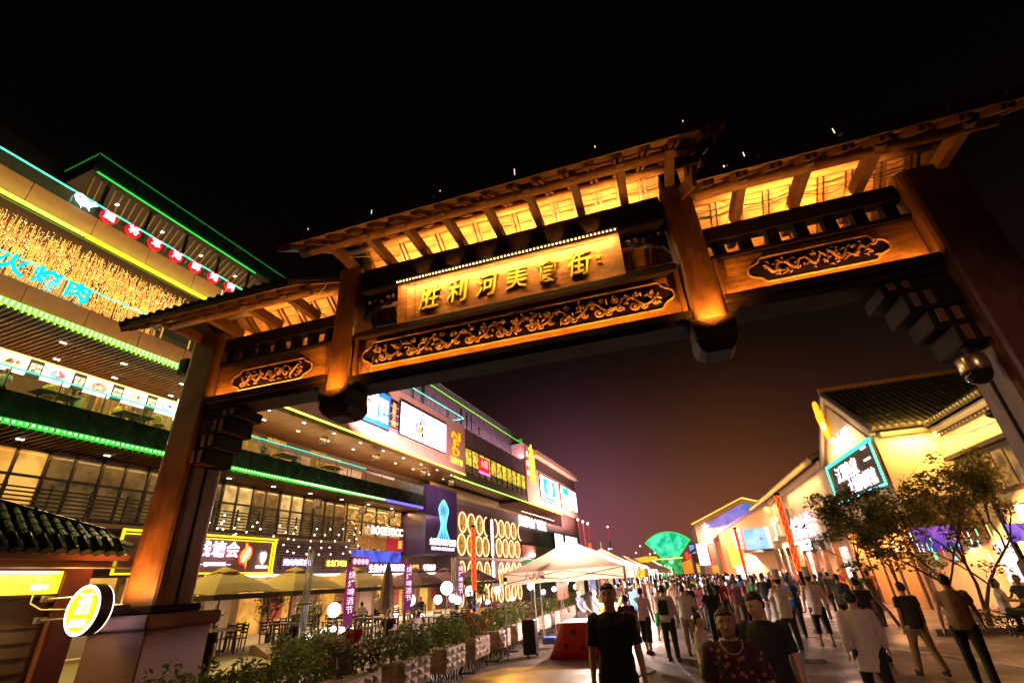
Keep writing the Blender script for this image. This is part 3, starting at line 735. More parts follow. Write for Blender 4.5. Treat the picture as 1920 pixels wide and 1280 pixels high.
# floor slabs and back walls
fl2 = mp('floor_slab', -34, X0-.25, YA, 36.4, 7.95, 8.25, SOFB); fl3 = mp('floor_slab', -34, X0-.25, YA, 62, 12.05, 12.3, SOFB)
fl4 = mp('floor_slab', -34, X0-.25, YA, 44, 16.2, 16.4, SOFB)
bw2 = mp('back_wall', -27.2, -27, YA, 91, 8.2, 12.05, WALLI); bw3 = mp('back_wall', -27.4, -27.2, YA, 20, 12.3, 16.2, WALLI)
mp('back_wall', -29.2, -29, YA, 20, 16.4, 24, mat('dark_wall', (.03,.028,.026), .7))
# ---- slatted soffits
def soffit(z, y0, y1, pitch, parent_slab, h=.10, depth=4.7):
    sm = MB(); sm.bbox((-depth, -.03, -h), (0, .03, 0), .004)
    # a slat turns up at its outer end
    sm.bbox((-.07, -.028, 0.0), (0, .028, .16), .004)
    me = sm.mesh('slat', SLAT); n = int((y1-y0)/pitch)
    rep('slat', me, parent_slab, [(X0+.02+22, y0+pitch*(i+.5)-20, z) for i in range(n)])
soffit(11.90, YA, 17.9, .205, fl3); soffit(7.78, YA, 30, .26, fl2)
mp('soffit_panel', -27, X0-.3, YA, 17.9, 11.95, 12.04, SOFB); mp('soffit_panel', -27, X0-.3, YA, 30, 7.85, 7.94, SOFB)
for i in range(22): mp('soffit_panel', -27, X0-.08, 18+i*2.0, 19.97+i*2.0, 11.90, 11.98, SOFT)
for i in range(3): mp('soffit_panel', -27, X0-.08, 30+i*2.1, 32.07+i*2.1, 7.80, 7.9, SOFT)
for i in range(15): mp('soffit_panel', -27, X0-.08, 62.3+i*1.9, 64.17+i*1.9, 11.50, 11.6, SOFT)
# the fine ribs at the outer edge of the plain soffits
rm = MB(); rm.bbox((-.45,-.03,-.06),(0,.03,.10),.004); rme = rm.mesh('edge_rib', SLAT)
rep('edge_rib', rme, fl3, [(X0+22.02, 18+.2*i-20, 11.86) for i in range(132)])
rep('edge_rib', rme, fl2, [(X0+22.02, 30+.2*i-20, 7.74) for i in range(31)])
# recessed lights: small square fittings
dm = MB(); dm.bbox((-.055,-.11,-.03),(.055,-.02,0),.004); dm.bbox((-.055,.02,-.03),(.055,.11,0),.004); dme = dm.mesh('downlight', DLT)
locs = []
for yy in (1.5,4.5,7.2,9.6,12,14.8,17.5): locs += [(-23.3+22, yy-20, 11.80), (-25.2+22, yy+.8-20, 11.80)]
for yy in [20+2.9*i for i in range(14)]: locs += [(-23.0+22, yy-20, 11.895), (-24.6+22, yy+1.2-20, 11.895)]
for yy in [0.5+3*i for i in range(12)]: locs += [(-23.2+22, yy-20, 7.67), (-24.8+22, yy+1.5-20, 7.67)]
rep('downlight', dme, fl3, locs)
# ---- L2 edge: dark green fascia, led beads, glass rail
for i in range(20):
    a = YA+i*1.97; mp('fascia_panel', X0-.12, X0, a, min(a+1.955, 36.4), 8.0, 8.88, DKG, fl2, .01)
mp('fascia_cap', X0-.16, X0+.03, YA, 36.4, 8.885, 8.93, DKG, fl2)
bead = MB(); bead.ball((0,0,0),.045,8,5); bg_ = bead.mesh('led_bead', GREENW); by_ = bead.mesh('led_bead', emi('yellowgreen_led', (.75,1,.18), 2.2)); bb_ = bead.mesh('led_bead', BLUEE)
def beads(me, y0, y1, z, n, par, x=X0+.03): rep('led_bead', me, par, [(x+22, y0+(y1-y0)*(i+.5)/n-20, z) for i in range(n)])
beads(bg_, 2, 30.8, 7.90, 150, fl2); 
for a, b, m in ((YA, 30.9, GREEND), (31.0, 36.3, BLUEE)): mp('led_channel', X0-.1, X0+.01, a, b, 7.80, 7.99, m if m is BLUEE else GREEND, fl2)
mp('led_lens', X0-.0, X0+.04, 22, 30.8, 7.86, 7.95, emi('pale_led_run', (.62,1,.45), 1.6), fl2)
def rail(y0, y1, zb, zt, step, led, x=X0-.06, par=None, kind='glass_rail', base=0):
    """glass balustrade: each pane and post is a piece"""
    r = mp(kind, x-.01, x+.03, y0, y1, zt-.02, zt+.035, led, par)
    n = max(1, int((y1-y0)/step)); st = (y1-y0)/n
    pm = MB(); pm.box((-.006,.03,0),(.006,st-.03,zt-zb-.03)); pme = pm.mesh('glass_pane', GL)
    qm = MB(); qm.box((-.02,-.02,0),(.02,.02,zt-zb-.02)); qme = qm.mesh('rail_post', led if led in (TEAL, CYAN) else FRAME) if False else qm.mesh('rail_post', mat('steel_post', (.35,.33,.28), .3, .8))
    rep('glass_pane', pme, r, [(x+22, y0+st*i-20, zb) for i in range(n)]); rep('rail_post', qme, r, [(x+22, y0+st*i-20, zb) for i in range(n+1)])
    return r
rail(YA, 28.4, 8.93, 9.76, 1.55, CYAN); rail(28.45, 36.3, 8.93, 9.70, 1.6, FRAME)
# cream parapet band behind that rail further along
mp('signboard_rail', X0-1.2, X0-1.1, 18.5, 33.5, 9.86, 10.06, mat('pink_white_band', (.75,.58,.50), .6))
# octopus sign block
# ---- L3 edge: tan panels
for i in range(9):
    a = -1.0+i*2.1; mp('fascia_panel', X0-.12, X0, a, a+2.07, 12.07, 12.96, TAN, fl3, .012)
mp('fascia_panel', X0-.12, X0, -3, -1.03, 12.07, 12.96, TAN, fl3, .012)
mp('led_lens', X0-.03, X0+.03, YA, 17.9, 11.90, 12.13, GREEN, fl3); beads(bg_, YA, 17.9, 12.06, 120, fl3, X0+.045); beads(bg_, YA, 17.9, 11.96, 120, fl3, X0+.045)
rail(YA, 17.9, 12.97, 13.82, 1.75, TEAL)
# ---- solid block with the screens, y 18..44.4
z0, z1 = 12.05, 17.02; nP = 13; w = (44.4-18)/nP
blk = mp('upper_block', -31, X0-.13, 18, 44.38, 12.06, 17.0, PINK_LIT)
for i in range(nP):
    for k, (a, b) in enumerate(((z0, 13.0), (13.01, 16.25), (16.26, z1))):
        mp('facade_panel', X0-.12, X0, 18+w*i, 18+w*(i+1)-.025, a, b-.012, PINK_LIT, blk, .01)
mp('led_lens', X0-.03, X0+.03, 18, 44.4, 11.92, 12.04, emi('lime_led', (.62,1,.12), 2.0), blk)
mp('led_return', -24, X0, 44.39, 44.43, 11.92, 12.04, GREEN, blk)
rail(28.5, 44.3, 17.02, 18.0, 1.75, TEAL); 
mb = MB(); mb.box((-24, 44.3, 17.97), (X0-.04, 44.34, 18.03)); part('rail_return', mb, TEAL, mall)
# ---- L4 edge
for i in range(10):
    a = -3+i*2.3; mp('fascia_panel', X0-.12, X0, a, min(a+2.27, 19.9), 16.14, 17.1, TAN, fl4, .012)
mp('led_lens', X0-.03, X0+.03, YA, 8.3, 15.98, 16.12, emi('lime_led_bright', (.55,1,.05), 1.6), fl4); beads(by_, YA, 8.3, 16.03, 60, fl4, X0+.045)
mp('led_lens', X0-.03, X0+.03, 8.35, 19.5, 15.96, 16.14, YELLED, fl4)
rail(YA, 19.9, 17.11, 17.78, 2.0, TEAL)
mp('soffit_panel', -27.2, X0-.1, YA, 18, 15.88, 15.96, SOFB)
# sparkling string-light net under the L4 soffit
R = RD(21); mbs = MB(); mbt = MB()
tri = ((0,0,1),(.9,0,0),(0,.9,0),(-.9,0,0),(0,-.9,0),(0,0,-1)); trf = [(0,1,2),(0,2,3),(0,3,4),(0,4,1),(5,2,1),(5,3,2),(5,4,3),(5,1,4)]
for i in range(8200):
    y = R.uniform(YA, 14.2); x = R.uniform(-27.0, X0-.5); z = 15.82-R.random()**1.6*.85 if R.random() < .7 else R.uniform(13.9, 15.8); r = R.uniform(.012,.026)
    if z < 14.9: x = R.uniform(-27, -25.6)
    mbs.add([(x+a*r, y+b*r, z+c*r) for a, b, c in tri], trf)
for i in range(4200):
    y = R.uniform(YA, 14.2); x = R.uniform(-27.0, X0-.6); z = 15.84; l = R.uniform(.15,.75)
    if R.random() < .3: x = R.uniform(-26.9,-25.6); z = R.uniform(14.6,15.6)
    mbt.box((x-.007,y-.007,z-l),(x+.007,y+.007,z))
part('string_lights', mbs, SPARK, mall, kind='stuff'); part('light_strands', mbt, SPARKT, mall, kind='stuff')
wbk = mp('window', -27.18, -27.1, 6.5, 10.8, 12.6, 13.9, PANE_C)
for i in range(4): mp('mullion', -27.09, -27.03, 6.5+i*1.4, 6.6+i*1.4, 12.6, 13.9, FRAME, wbk)
# ---- roof canopy behind (green edged, glass parapet)
can = thing('roof_canopy', 'dark rooftop pavilion with slatted underside and green lit glass edge above the near end', 'canopy', (-26, 15, 22))
def cp_(name, x0, x1, y0, y1, z0, z1, m, par=None): return part(name, wb(x0,x1,y0,y1,z0,z1), m, par or can)
cp_('deck', -34, -26, 9, 30, 22.45, 22.6, SOFB); 
cp_('led_strip', -26.03, -25.95, 9.2, 19.4, 22.42, 22.47, emi('green_line', (.0,.75,.06), 1.2))
GGL = glassm('green_lit_glass', (.01,.10,.03), .20)
for i in range(10):
    cp_('glass_pane', -26.05, -26.03, 9+i*2.1, 9+i*2.1+2.07, 22.6, 23.6, GGL); cp_('post', -26.08, -26.0, 9+i*2.1-.03, 9+i*2.1+.03, 22.5, 23.6, FRAME)
cp_('top_rail', -26.06, -26.0, 9, 30, 23.6, 23.65, emi('faint_green_line', (.02,.50,.08), .30)); cp_('top_rail', -31, -26.0, 8.97, 9.02, 23.6, 23.65, emi('faint_green_line', (.02,.50,.08), .30))
smh = MB(); smh.bbox((-4.6,-.03,-.08),(0,.03,0),.004); sme = smh.mesh('slat', mat('pale_slat', (.24,.15,.06), .5))
for i in range(58):
    o = bpy.data.objects.new('slat', sme); COL.objects.link(o); o.parent = can; o.location = (-.3, 9.3+i*.36-15, .36); o.rotation_euler = (0, 0, -.35)
for i in range(9): cp_('column', -26.6, -26.45, 10+i*2.3, 10.15+i*2.3, 17.5, 22.4, FRAME)
for zz in (19.9, ): cp_('tie_beam', -26.6, -26.5, 9, 30, zz, zz+.12, FRAME)
for i in range(4): cp_('downlight', -27.4, -27.2, 11+i*2.6, 11.12+i*2.6, 22.24, 22.27, DLT)
for y, z in ((14.6, 23.7), (17.6,23.7)): cp_('vent_box', -27.0, -26.3, y, y+.6, z-.05, z+.3, mat('rust_metal', (.12,.05,.03), .6))
# ---- far upper storey: curtain wall and green edged parapet
up = thing('upper_glass_storey', 'grey gridded curtain wall storey with green lit parapet above the big screens', 'building', (-24, 50, 17))
def u_(name, x0, x1, y0, y1, z0, z1, m, par=None, e=0): return part(name, wb(x0,x1,y0,y1,z0,z1,e), m, par or up)
GREY = mat('grey_violet_cladding', (.16,.12,.14), .4, .2, var=.15, scale=1)
core = u_('core', -34, -24.1, 31, 68, 16.5, 21.0, SOFB)
R = RD(3)
for i in range(22):
    y = 31.5+i*1.66
    for z, h in ((17.0,1.3),(18.33,1.3),(19.66,1.25)): u_('cladding_panel', -24.1, -24.02, y, y+1.61, z, z+h-.03, GREY)
    if R.random() < .6: u_('fin', -24.02, -23.96, y+R.uniform(.3,1.2), y+R.uniform(.3,1.2)+.05, R.choice((17.2,18.4)), R.choice((19.4,20.4)), FRAME)
GV = glassm('parapet_glass', (.25,.30,.28), .30)
u_('led_strip', -24.03, -23.95, 31, 68, 20.93, 20.98, emi('lime_line', (.30,.9,.06), 1.0))
for i in range(18): u_('glass_pane', -24.03, -24.01, 31.5+i*2.03, 33.5+i*2.03, 21.0, 21.75, GV)
u_('top_rail', -24.05, -24.0, 31, 68.4, 21.75, 21.80, mat('rail_metal', (.5,.42,.36), .4, .5))
u_('end_glow_panel', -26, -24, 68.2, 68.3, 20.6, 21.7, emi('green_panel_glow', (.03,.8,.04), .9))
# ---- glazed section y 44.5..63 at the face
gz = mp('glazed_section', -31, X0-.4, 44.5, 63.3, 11.8, 17.0, SOFB)
mp('apron', X0-.38, X0-.05, 44.45, 63.3, 11.45, 12.25, mat('olive_apron', (.06,.055,.03), .5), gz)
for i in range(11):
    y = 44.6+i*1.69
    for z0_, z1_, m in ((12.3,13.1,PANE_C),(13.15,14.9,litpane('yellow_patterned_pane', (.35,.17,.01), (1,.78,.08), 1.15, 2.6))): mp('window', X0-.20, X0-.15, y, y+1.6, z0_, z1_, m, gz)
    mp('mullion', X0-.16, X0-.06, y-.07, y, 12.25, 15.0, FRAME, gz)
for z in (12.25, 13.08, 14.9): mp('transom', X0-.15, X0-.08, 44.5, 63.3, z, z+.07, FRAME, gz)
for i in range(8): mp('cladding_panel', X0-.3, X0-.2, 44.6+i*2.33, 46.88+i*2.33, 15.0, 17.0, GREY, gz)
sg = thing('red_window_sign', 'small red lit sign with violet line hung in the yellow windows', 'sign', (X0-.1, 47.5, 13))
part('panel', wb(X0-.1,X0-.02,47.9,50.6,13.1,14.6), emi('red_sign_face', (.75,.02,.03), .9), sg); part('strip', wb(X0-.1,X0+.0,47.9,50.9,12.85,13.05), emi('violet_strip', (.6,.2,1), 1.5), sg)
lettering('火锅', emi('pale_red', (1,.5,.4),1), sg, face_M((X0-.01,49.25,13.9),(0,1,0)), .95, .03)
mp('led_lens', X0-.02, X0+.05, 41.8, 80.0, 11.36, 11.46, emi('lime_led2', (.40,1,.10), 1.8))
# ---- far block
fb = mp('end_block', -34, X0-.13, 63.5, 91, 11.6, 19.7, PINK_LIT)
for i in range(9):
    for k in range(4):
        y = 63.5+i*3.05; mp('facade_panel', X0-.12, X0, y, y+3.02, 11.6+k*2.03, 11.6+k*2.03+2.0, PINK_LIT if k!=9 else GREY, fb, .01)
mp('recess_shade_band', X0-.05, X0+.02, 68, 91, 16.7, 18.4, mat('recess_shade', (.05,.035,.03), .6), fb)  # flat dark band painted as the shade of a recess under the lip
mp('roof_lip', -26, X0+.9, 66.5, 91, 18.45, 19.2, PINK_LIT, fb, .02)
R = RD(9)
for i in range(6): mp('roof_plant', -25+R.uniform(-1,1), -23.8+R.uniform(-.5,.5), 68+i*3.4, 69.4+i*3.4, 19.7, 20.4+R.random()*.8, mat('roof_unit', (.35,.24,.20), .6), fb)
# ---- screens
def screen(name, label, y0, y1, z0, z1, face, x=X0):
    t = thing(name, label, 'screen', (x, (y0+y1)/2, z0)); part('frame', wb(x+.0,x+.16,y0-.08,y1+.08,z0-.08,z1+.08), FRAME, t); part('display', wb(x+.161,x+.18,y0,y1,z0,z1), face, t); return t
s1 = screen('billboard_screen', 'large nearly white video screen with a food picture beside the orange logo', 32.1, 39.9, 13.3, 16.05, emi('screen_white', (1,.90,1), 2.6))
ft = emi('food_red', (.75,.12,.16), .9); fo = emi('food_ochre', (.95,.62,.35), 1.3); fy = emi('food_cream', (1,.92,.62), 1.6); fv = emi('food_violet', (.72,.45,.95), 1.2); fk = emi('food_dark', (.12,.05,.04), .5); fg_ = emi('food_green', (.35,.5,.12), .8)
def disc(par, name, c, r, m, x, n=18, sy=1, sz=1, th=.012):
    mb = MB(); mb.prism([(r*sy*cos(2*pi*i/n), r*sz*sin(2*pi*i/n)) for i in range(n)], (x, c[0], c[1]), (0,1,0), (0,0,1), (th,0,0)); return part(name, mb, m, par)
def dish(par, cy, cz, r, x, seed, rim=fo, fills=(fo, fy, ft, fg_, fk)):
    R = RD(seed); disc(par, 'picture_plate', (cy,cz), r, rim, x); disc(par, 'picture_plate', (cy,cz), r*.86, fy, x+.014)
    for i in range(16):
        a = R.uniform(0,2*pi); q = R.uniform(0,.68)*r; disc(par, 'picture_food', (cy+q*cos(a), cz+q*sin(a)), r*R.uniform(.10,.26), R.choice(fills), x+.03+.0015*i, 7, R.uniform(.6,1.4), R.uniform(.6,1.2))
x = X0+.182
part('picture_block', wb(x,x+.01,34.3,36.3,14.0,15.6), fv, s1); dish(s1, 35.3, 14.35, .85, x+.012, 2, ft); dish(s1, 34.8, 15.2, .35, x+.012, 8)
for i in range(4): part('picture_text', wb(x,x+.01,32.6,33.9,14.1+i*.16,14.16+i*.16), emi('soft_grey_text', (.8,.7,.85), 1.2), s1)
for y, z in ((37.0,15.3),(36.1,13.8),(36.3,15.65)): disc(s1, 'picture_mark', (y,z), .07, fk, x)
s2 = screen('billboard', 'blue bordered poster of a noodle dish on the pink facade left of the big screen', 26.4, 30.5, 13.15, 15.95, emi('poster_blue', (.02,.22,.75), 1.1))
part('picture_block', wb(x,x+.01,26.5,28.9,13.5,15.6), WHITE, s2); dish(s2, 27.6, 14.6, 1.02, x+.012, 5, fo, (fo, fy, fy, ft, fo))
part('caption_block', wb(x,x+.012,29.05,30.3,14.8,15.45), emi('caption_pink', (1,.45,.5), 1.2), s2)
lettering('鲜牛\n肉面', emi('white_txt', (1,1,1), 1.6), s2, face_M((x+.02,29.7,14.1),(0,1,0)), .62, .01, .02)
s3 = screen('lightbox', 'plain white lightbox partly hidden behind the left hanging post', 22.6, 26.1, 13.15, 15.6, emi('lightbox_white', (1,.86,.98), 2.4))
part('grey_bar', wb(x,x+.01,22.7,26.0,13.3,13.5), emi('soft_grey_text', (.8,.7,.85), 1.2), s3)
lv = thing('louvre_panel', 'dark louvred panel with gold characters between the two billboards', 'panel', (X0, 31.2, 13.2))
for i in range(12): part('louvre', wb(X0+.01,X0+.1,30.62,31.9,13.3+i*.22,13.38+i*.22), FRAME if i%3 else emi('violet_louvre', (.25,.2,.7), .5), lv)
lettering('海鲜大咖', emi('gold_txt', (1,.55,.12), .8), lv, face_M((X0+.12,31.2,14.6),(0,1,0)), .55, .02, .01, vertical=True, space=.9)
lg = thing('logo_sign', 'orange stacked letter logo over gold characters at the end of the pink block', 'sign', (X0, 42.3, 12.5))
OR = emi('orange_logo', (1,.45,.0), 1.3); RO = emi('red_outline', (.9,.08,.02), 1.0)
for ch, zz, sz in (('N',15.55,1.0),('F',14.7,1.0),('D',13.85,1.0)):
    for m, b, dx in ((RO, .05, .02),(OR, .012, .07)): lettering(ch, m, lg, face_M((X0+dx,42.2,zz),(0,1,0),(0,.25 if ch!='D' else -.1,1)) @ Matrix.Scale(2.0,4,(1,0,0)), 1.25, .05, b, name='letter')
lettering('百膳千锅', emi('gold_txt2', (1,.72,.1), 1.0), lg, face_M((X0+.05,42.4,12.95),(0,1,0)), .66, .05, .02)
vs = thing('vertical_sign', 'yellow and red vertical neon sign at the corner of the far block', 'sign', (X0, 65.5, 14))
lettering('大排档', emi('yellow_bright', (1,.8,.05), 2.2), vs, face_M((X0+.1,66.1,17.0),(0,1,0)), 2.1, .1, .03, vertical=True, space=.85)
for i, ch in enumerate('胡同烧'):
    disc(vs, 'red_disc', (64.3, 18.2-i*1.35), .55, REDE, X0+.03); lettering(ch, WHITE, vs, face_M((X0+.06,64.3,18.2-i*1.35),(0,1,0)), .8, .02)
s4 = screen('billboard_screen', 'white and turquoise video screen on the far block', 69.2, 78.4, 12.7, 16.2, emi('screen_white2', (.85,1,1), 2.8))
part('picture_block', wb(x,x+.01,70.6,76.8,13.6,15.9), emi('screen_turq', (.0,.62,.70), 1.3), s4); disc(s4, 'picture_shape', (73.7,14.7), 1.6, emi('screen_pale', (.5,1,1), 1.6), x+.015, 18, 1, .7)
lettering('美食', emi('screen_turq', (.0,.62,.70), 1.3), s4, face_M((x+.04,73.7,14.7),(0,1,0)), 1.1, .01); part('picture_strip', wb(x,x+.01,71,76.4,12.8,13.2), emi('screen_turq', (.0,.62,.70), 1.3), s4)
s5 = screen('billboard_screen', 'bright white and blue video screen at the far corner of the mall', 80.3, 90.5, 12.7, 16.2, emi('screen_blue_white', (.80,.88,1), 4.0))
part('picture_block', wb(x,x+.01,81.5,85,14.9,16.1), emi('screen_turq', (.0,.62,.70), 1.3), s5); part('picture_block', wb(x,x+.01,86,88.5,13.3,15.2), emi('screen_lilac', (.75,.6,1), 2), s5)
# ---- neon characters on the near rails
dk = thing('disc_sign_row', 'row of red discs with white glowing characters along the topmost rail', 'sign', (X0+.1, 10, 17.0))
for i, (ch, y) in enumerate(zip('鲲将军海鲜烤肉', [8.77+1.04*k for k in range(7)])):
    z = 17.38
    mb = MB(); mb.lathe([(.32,0),(.34,.03),(.34,.10),(.32,.12)], 24, (X0+.04, y, z), 'X'); d_ = part('disc', mb, emi('red_disc_glow', (.62,.008,.02), .75), dk)
    lettering(ch, PINKW, d_, face_M((X0+.18,y,z),(0,1,0)), .46, .03, .005, name='character')
wh = thing('whale_sign', 'small pale blue neon whale at the left end of the red discs', 'sign', (X0+.1, 7.7, 17.2))
WB = emi('whale_glow', (.55,.9,1), 1.8)
mb = MB(); mb.prism([(-.5,.12),(-.42,.33),(-.2,.42),(.05,.30),(.28,.16),(.42,.24),(.52,.42),(.60,.24),(.72,.20),(.56,.06),(.45,-.10),(.2,-.26),(-.08,-.32),(-.36,-.16)], (X0+.1, 7.75, 17.42), (0,.72,0), (0,0,.72), (.06,0,0)); part('body', mb, WB, wh)
mb = MB(); mb.prism([(-.1,-.28),(.02,-.30),(.0,-.52)], (X0+.12, 7.75, 17.42), (0,.72,0), (0,0,.72), (.05,0,0)); part('fin', mb, WB, wh)
mb = MB(); mb.prism([(.22,-.22),(.34,-.16),(.42,-.42)], (X0+.12, 7.75, 17.42), (0,.72,0), (0,0,.72), (.05,0,0)); part('fin', mb, WB, wh)
disc(wh, 'eye', (7.56,17.51), .035, mat('eye_dark', (.02,.02,.03), .4), X0+.165)
ns = thing('neon_sign', 'big turquoise brush style characters hanging on the third floor rail', 'sign', (X0, 8, 13.2))
for i, ch in enumerate('火烤肉'): lettering(ch, CYB, ns, face_M((X0+.12, 6.66+i*1.08, 13.38),(0,1,.0),(0,.12,1)) , .92, .10, .014, name='character')
for i in range(14): part('bracket_tag', wb(X0-.0,X0+.03,YA+.3+i*1.37,YA+.36+i*1.37,13.0,13.75), emi('amber_tag', (.9,.5,.08), .6), ns)
os_ = thing('octopus_sign', 'tall dark violet panel with glowing blue octopus above white restaurant lettering', 'sign', (X0, 39.4, 4.3))
VP = mat('violet_sign_panel', (.030,.018,.075), .35, var=.15, scale=.5); oc = part('panel', wb(X0-2.4,X0+.12,36.55,42.2,4.36,9.92), VP, os_)
for i in range(3): part('panel_seam', wb(X0+.121,X0+.126,38.4+i*1.3,38.42+i*1.3,4.4,9.9), FRAME, os_)
OB = emi('octopus_blue', (.12,.55,1), 1.5); OBD = emi('octopus_edge', (.05,.16,1), 1.0)
yc = 39.6; xo = X0+.14
# head and arms as a line drawing in tubes, wide head, waist, spreading arms
for k in range(7):
    u = (k-3)/3.0
    pts = []
    for t_ in range(15):
        q = t_/14; z = 8.9-4.0*q*.88
        w_ = (.88*sin(min(1, q/.26)*pi/2) if q < .26 else (.88-(.88-.36)*((q-.26)/.34) if q < .60 else .36+(1.25-.36)*((q-.60)/.40)**1.4))
        pts.append((xo, yc+u*w_, z))
    mb = MB(); mb.tube(pts, [.07 if abs(u) > .9 else .042]*15, 6); part('octopus_line', mb, OB, os_)
mb = MB(); mb.prism([(.74*cos(2*pi*i/20), .85*sin(2*pi*i/20)) for i in range(20)], (X0+.125, yc, 8.12), (0,1,0), (0,0,1), (.01,0,0)); part('octopus_head', mb, emi('octopus_fill', (.04,.22,.60), .7), os_)
for u in (-.3,0,.3):
    mb = MB(); mb.prism([(.10*cos(2*pi*i/14), .48*sin(2*pi*i/14)) for i in range(14)], (X0+.14, yc+u, 8.05), (0,1,0), (0,0,1), (.02,0,0)); part('octopus_slot', mb, mat('octopus_dark', (.01,.02,.06), .5), os_)
lettering('金碧湾海鲜大酒楼', emi('white_soft', (1,.95,.98), 1.7), os_, face_M((X0+.15,yc,5.30),(0,1,0)), .60, .03, .006); lettering('SEAFOOD RESTAURANT', emi('pink_soft', (1,.7,.95), 1.6), os_, face_M((X0+.15,yc,4.80),(0,1,0)), .38, .03, .004)
# ---- dark facade with the ring windows
rw = mp('ring_facade', -26, X0-.15, 42.3, 80, 0, 9.5, DKP)
for y in (47, 52, 60, 66, 72): mp('facade_joint', X0-.149, X0-.14, y, y+.03, 4.2, 9.5, FRAME, rw)
mp('canopy_ledge', X0-.2, X0+.25, 42.3, 60, 4.10, 4.28, mat('pale_ledge', (.45,.33,.26), .6), rw)
RING = emi('ring_led', (1,.74,.34), 1.3)
PANE_O = litpane('orange_lit_pane', (.38,.12,.01), (.95,.40,.05), .85, 2)
def ring(y, z, r=.82, half=0, rz=None):
    n = 22; a0, a1 = (0, 2*pi) if not half else ((pi*.5, pi*1.5) if half < 0 else (-pi*.5, pi*.5))
    rz = rz or r*1.12
    mb = MB(); mb.tube([(X0+.02, y+r*cos(a0+(a1-a0)*i/n), z+rz*sin(a0+(a1-a0)*i/n)) for i in range(n+1)], .07, 6, cap=bool(half)); o = part('ring_window', mb, RING, rw)
    if not half:
        mb = MB(); mb.prism([(r*.93*cos(2*pi*i/20), rz*.93*sin(2*pi*i/20)) for i in range(20)], (X0-.12, y, z), (0,1,0), (0,0,1), (.03,0,0)); part('pane', mb, PANE_O, o)
        for dz in (-.35, .1): part('glazing_bar', wb(X0-.085,X0-.06,y-r*.85,y+r*.85,z+dz,z+dz+.03), FRAME, o)
        part('glazing_bar', wb(X0-.085,X0-.06,y-.015,y+.015,z-rz*.9,z+rz*.9), FRAME, o)
for i in range(3): ring(43.6+i*1.95, 7.35)
ring(49.35, 7.35, half=-1)
ring(51.5, 7.35, half=1)
for i in range(3): ring(53.4+i*1.9, 7.4)
ring(59.6, 7.4, half=-1)
for i in range(3): ring(42.95+i*1.95+.4, 5.35)
for i in range(4): ring(52.5+i*1.9, 5.4)
ring(48.9, 5.35)
for i in range(9):
    if i != 4: ring(43.4+i*1.9, 2.75, .70, rz=1.15)
for i in range(9): ring(43.0+i*1.9, .9, .62, rz=.8)
vs2 = thing('vertical_sign', 'narrow vertical row of white characters between the ring windows', 'sign', (X0, 50.3, 3))
part('panel', wb(X0-.1,X0+.10,49.95,50.95,1.6,8.3), mat('plum_panel2', (.10,.05,.08), .5), vs2)
lettering('金碧湾海鲜大酒楼', emi('white_soft', (1,.95,.98), 1.7), vs2, face_M((X0+.12,50.45,5.2),(0,1,0)), .80, .04, .01, vertical=True, space=.93)
ws = thing('lettered_sign', 'row of large white characters on the dark wall right of the rings', 'sign', (X0, 65, 8.5))
lettering('胜利美食广场北区', emi('white_sign', (1,.95,.95), 2.4), ws, face_M((X0+.1,64.8,8.75),(0,1,0)), 1.42, .06, .008)
for i, (y0, y1) in enumerate(((74.5,79),(80.5,88))): 
    t = thing('lightbox', ('smaller' if i == 0 else 'wider')+' white lightbox low on the far end of the mall above the tents', 'lightbox', (X0,y0,6)); part('frame', wb(X0-.1,X0+.05,y0-.1,y1+.1,5.9,8.3), FRAME, t); part('face', wb(X0+.051,X0+.08,y0,y1,6,8.2), emi('lightbox_pinkwhite', (1,.9,.95), 2.2), t)
mp('parapet_band', X0-.1, X0+.1, 60, 80, 4.6, 6.0, mat('salmon_band', (.50,.26,.20), .6)); mp('green_awning', X0-.1, X0+1.4, 59.5, 72, 3.9, 4.25, mat('green_awning', (.02,.42,.16), .6))
mp('walkway_recess', X0-1.4, X0-1.3, 60, 80, 6.0, 8.0, mat('plum_dark', (.05,.03,.03), .7)); mp('end_wall', -30, X0-.14, 80, 91, 0, 11.5, DKP)
mp('strip_light', X0-.02, X0+.04, 60.5, 75, 10.0, 10.08, emi('pale_strip', (1,.85,.7), 1.5)); mp('wall_above_rings', X0-3, X0-2.9, 42.3, 60, 9.0, 11.4, WALLI)
for i in range(6): # balcony glass above the rings
    mp('glass_pane', X0-.06, X0-.04, 42.5+i*1.4, 43.87+i*1.4, 8.95, 9.9, GL, rw)
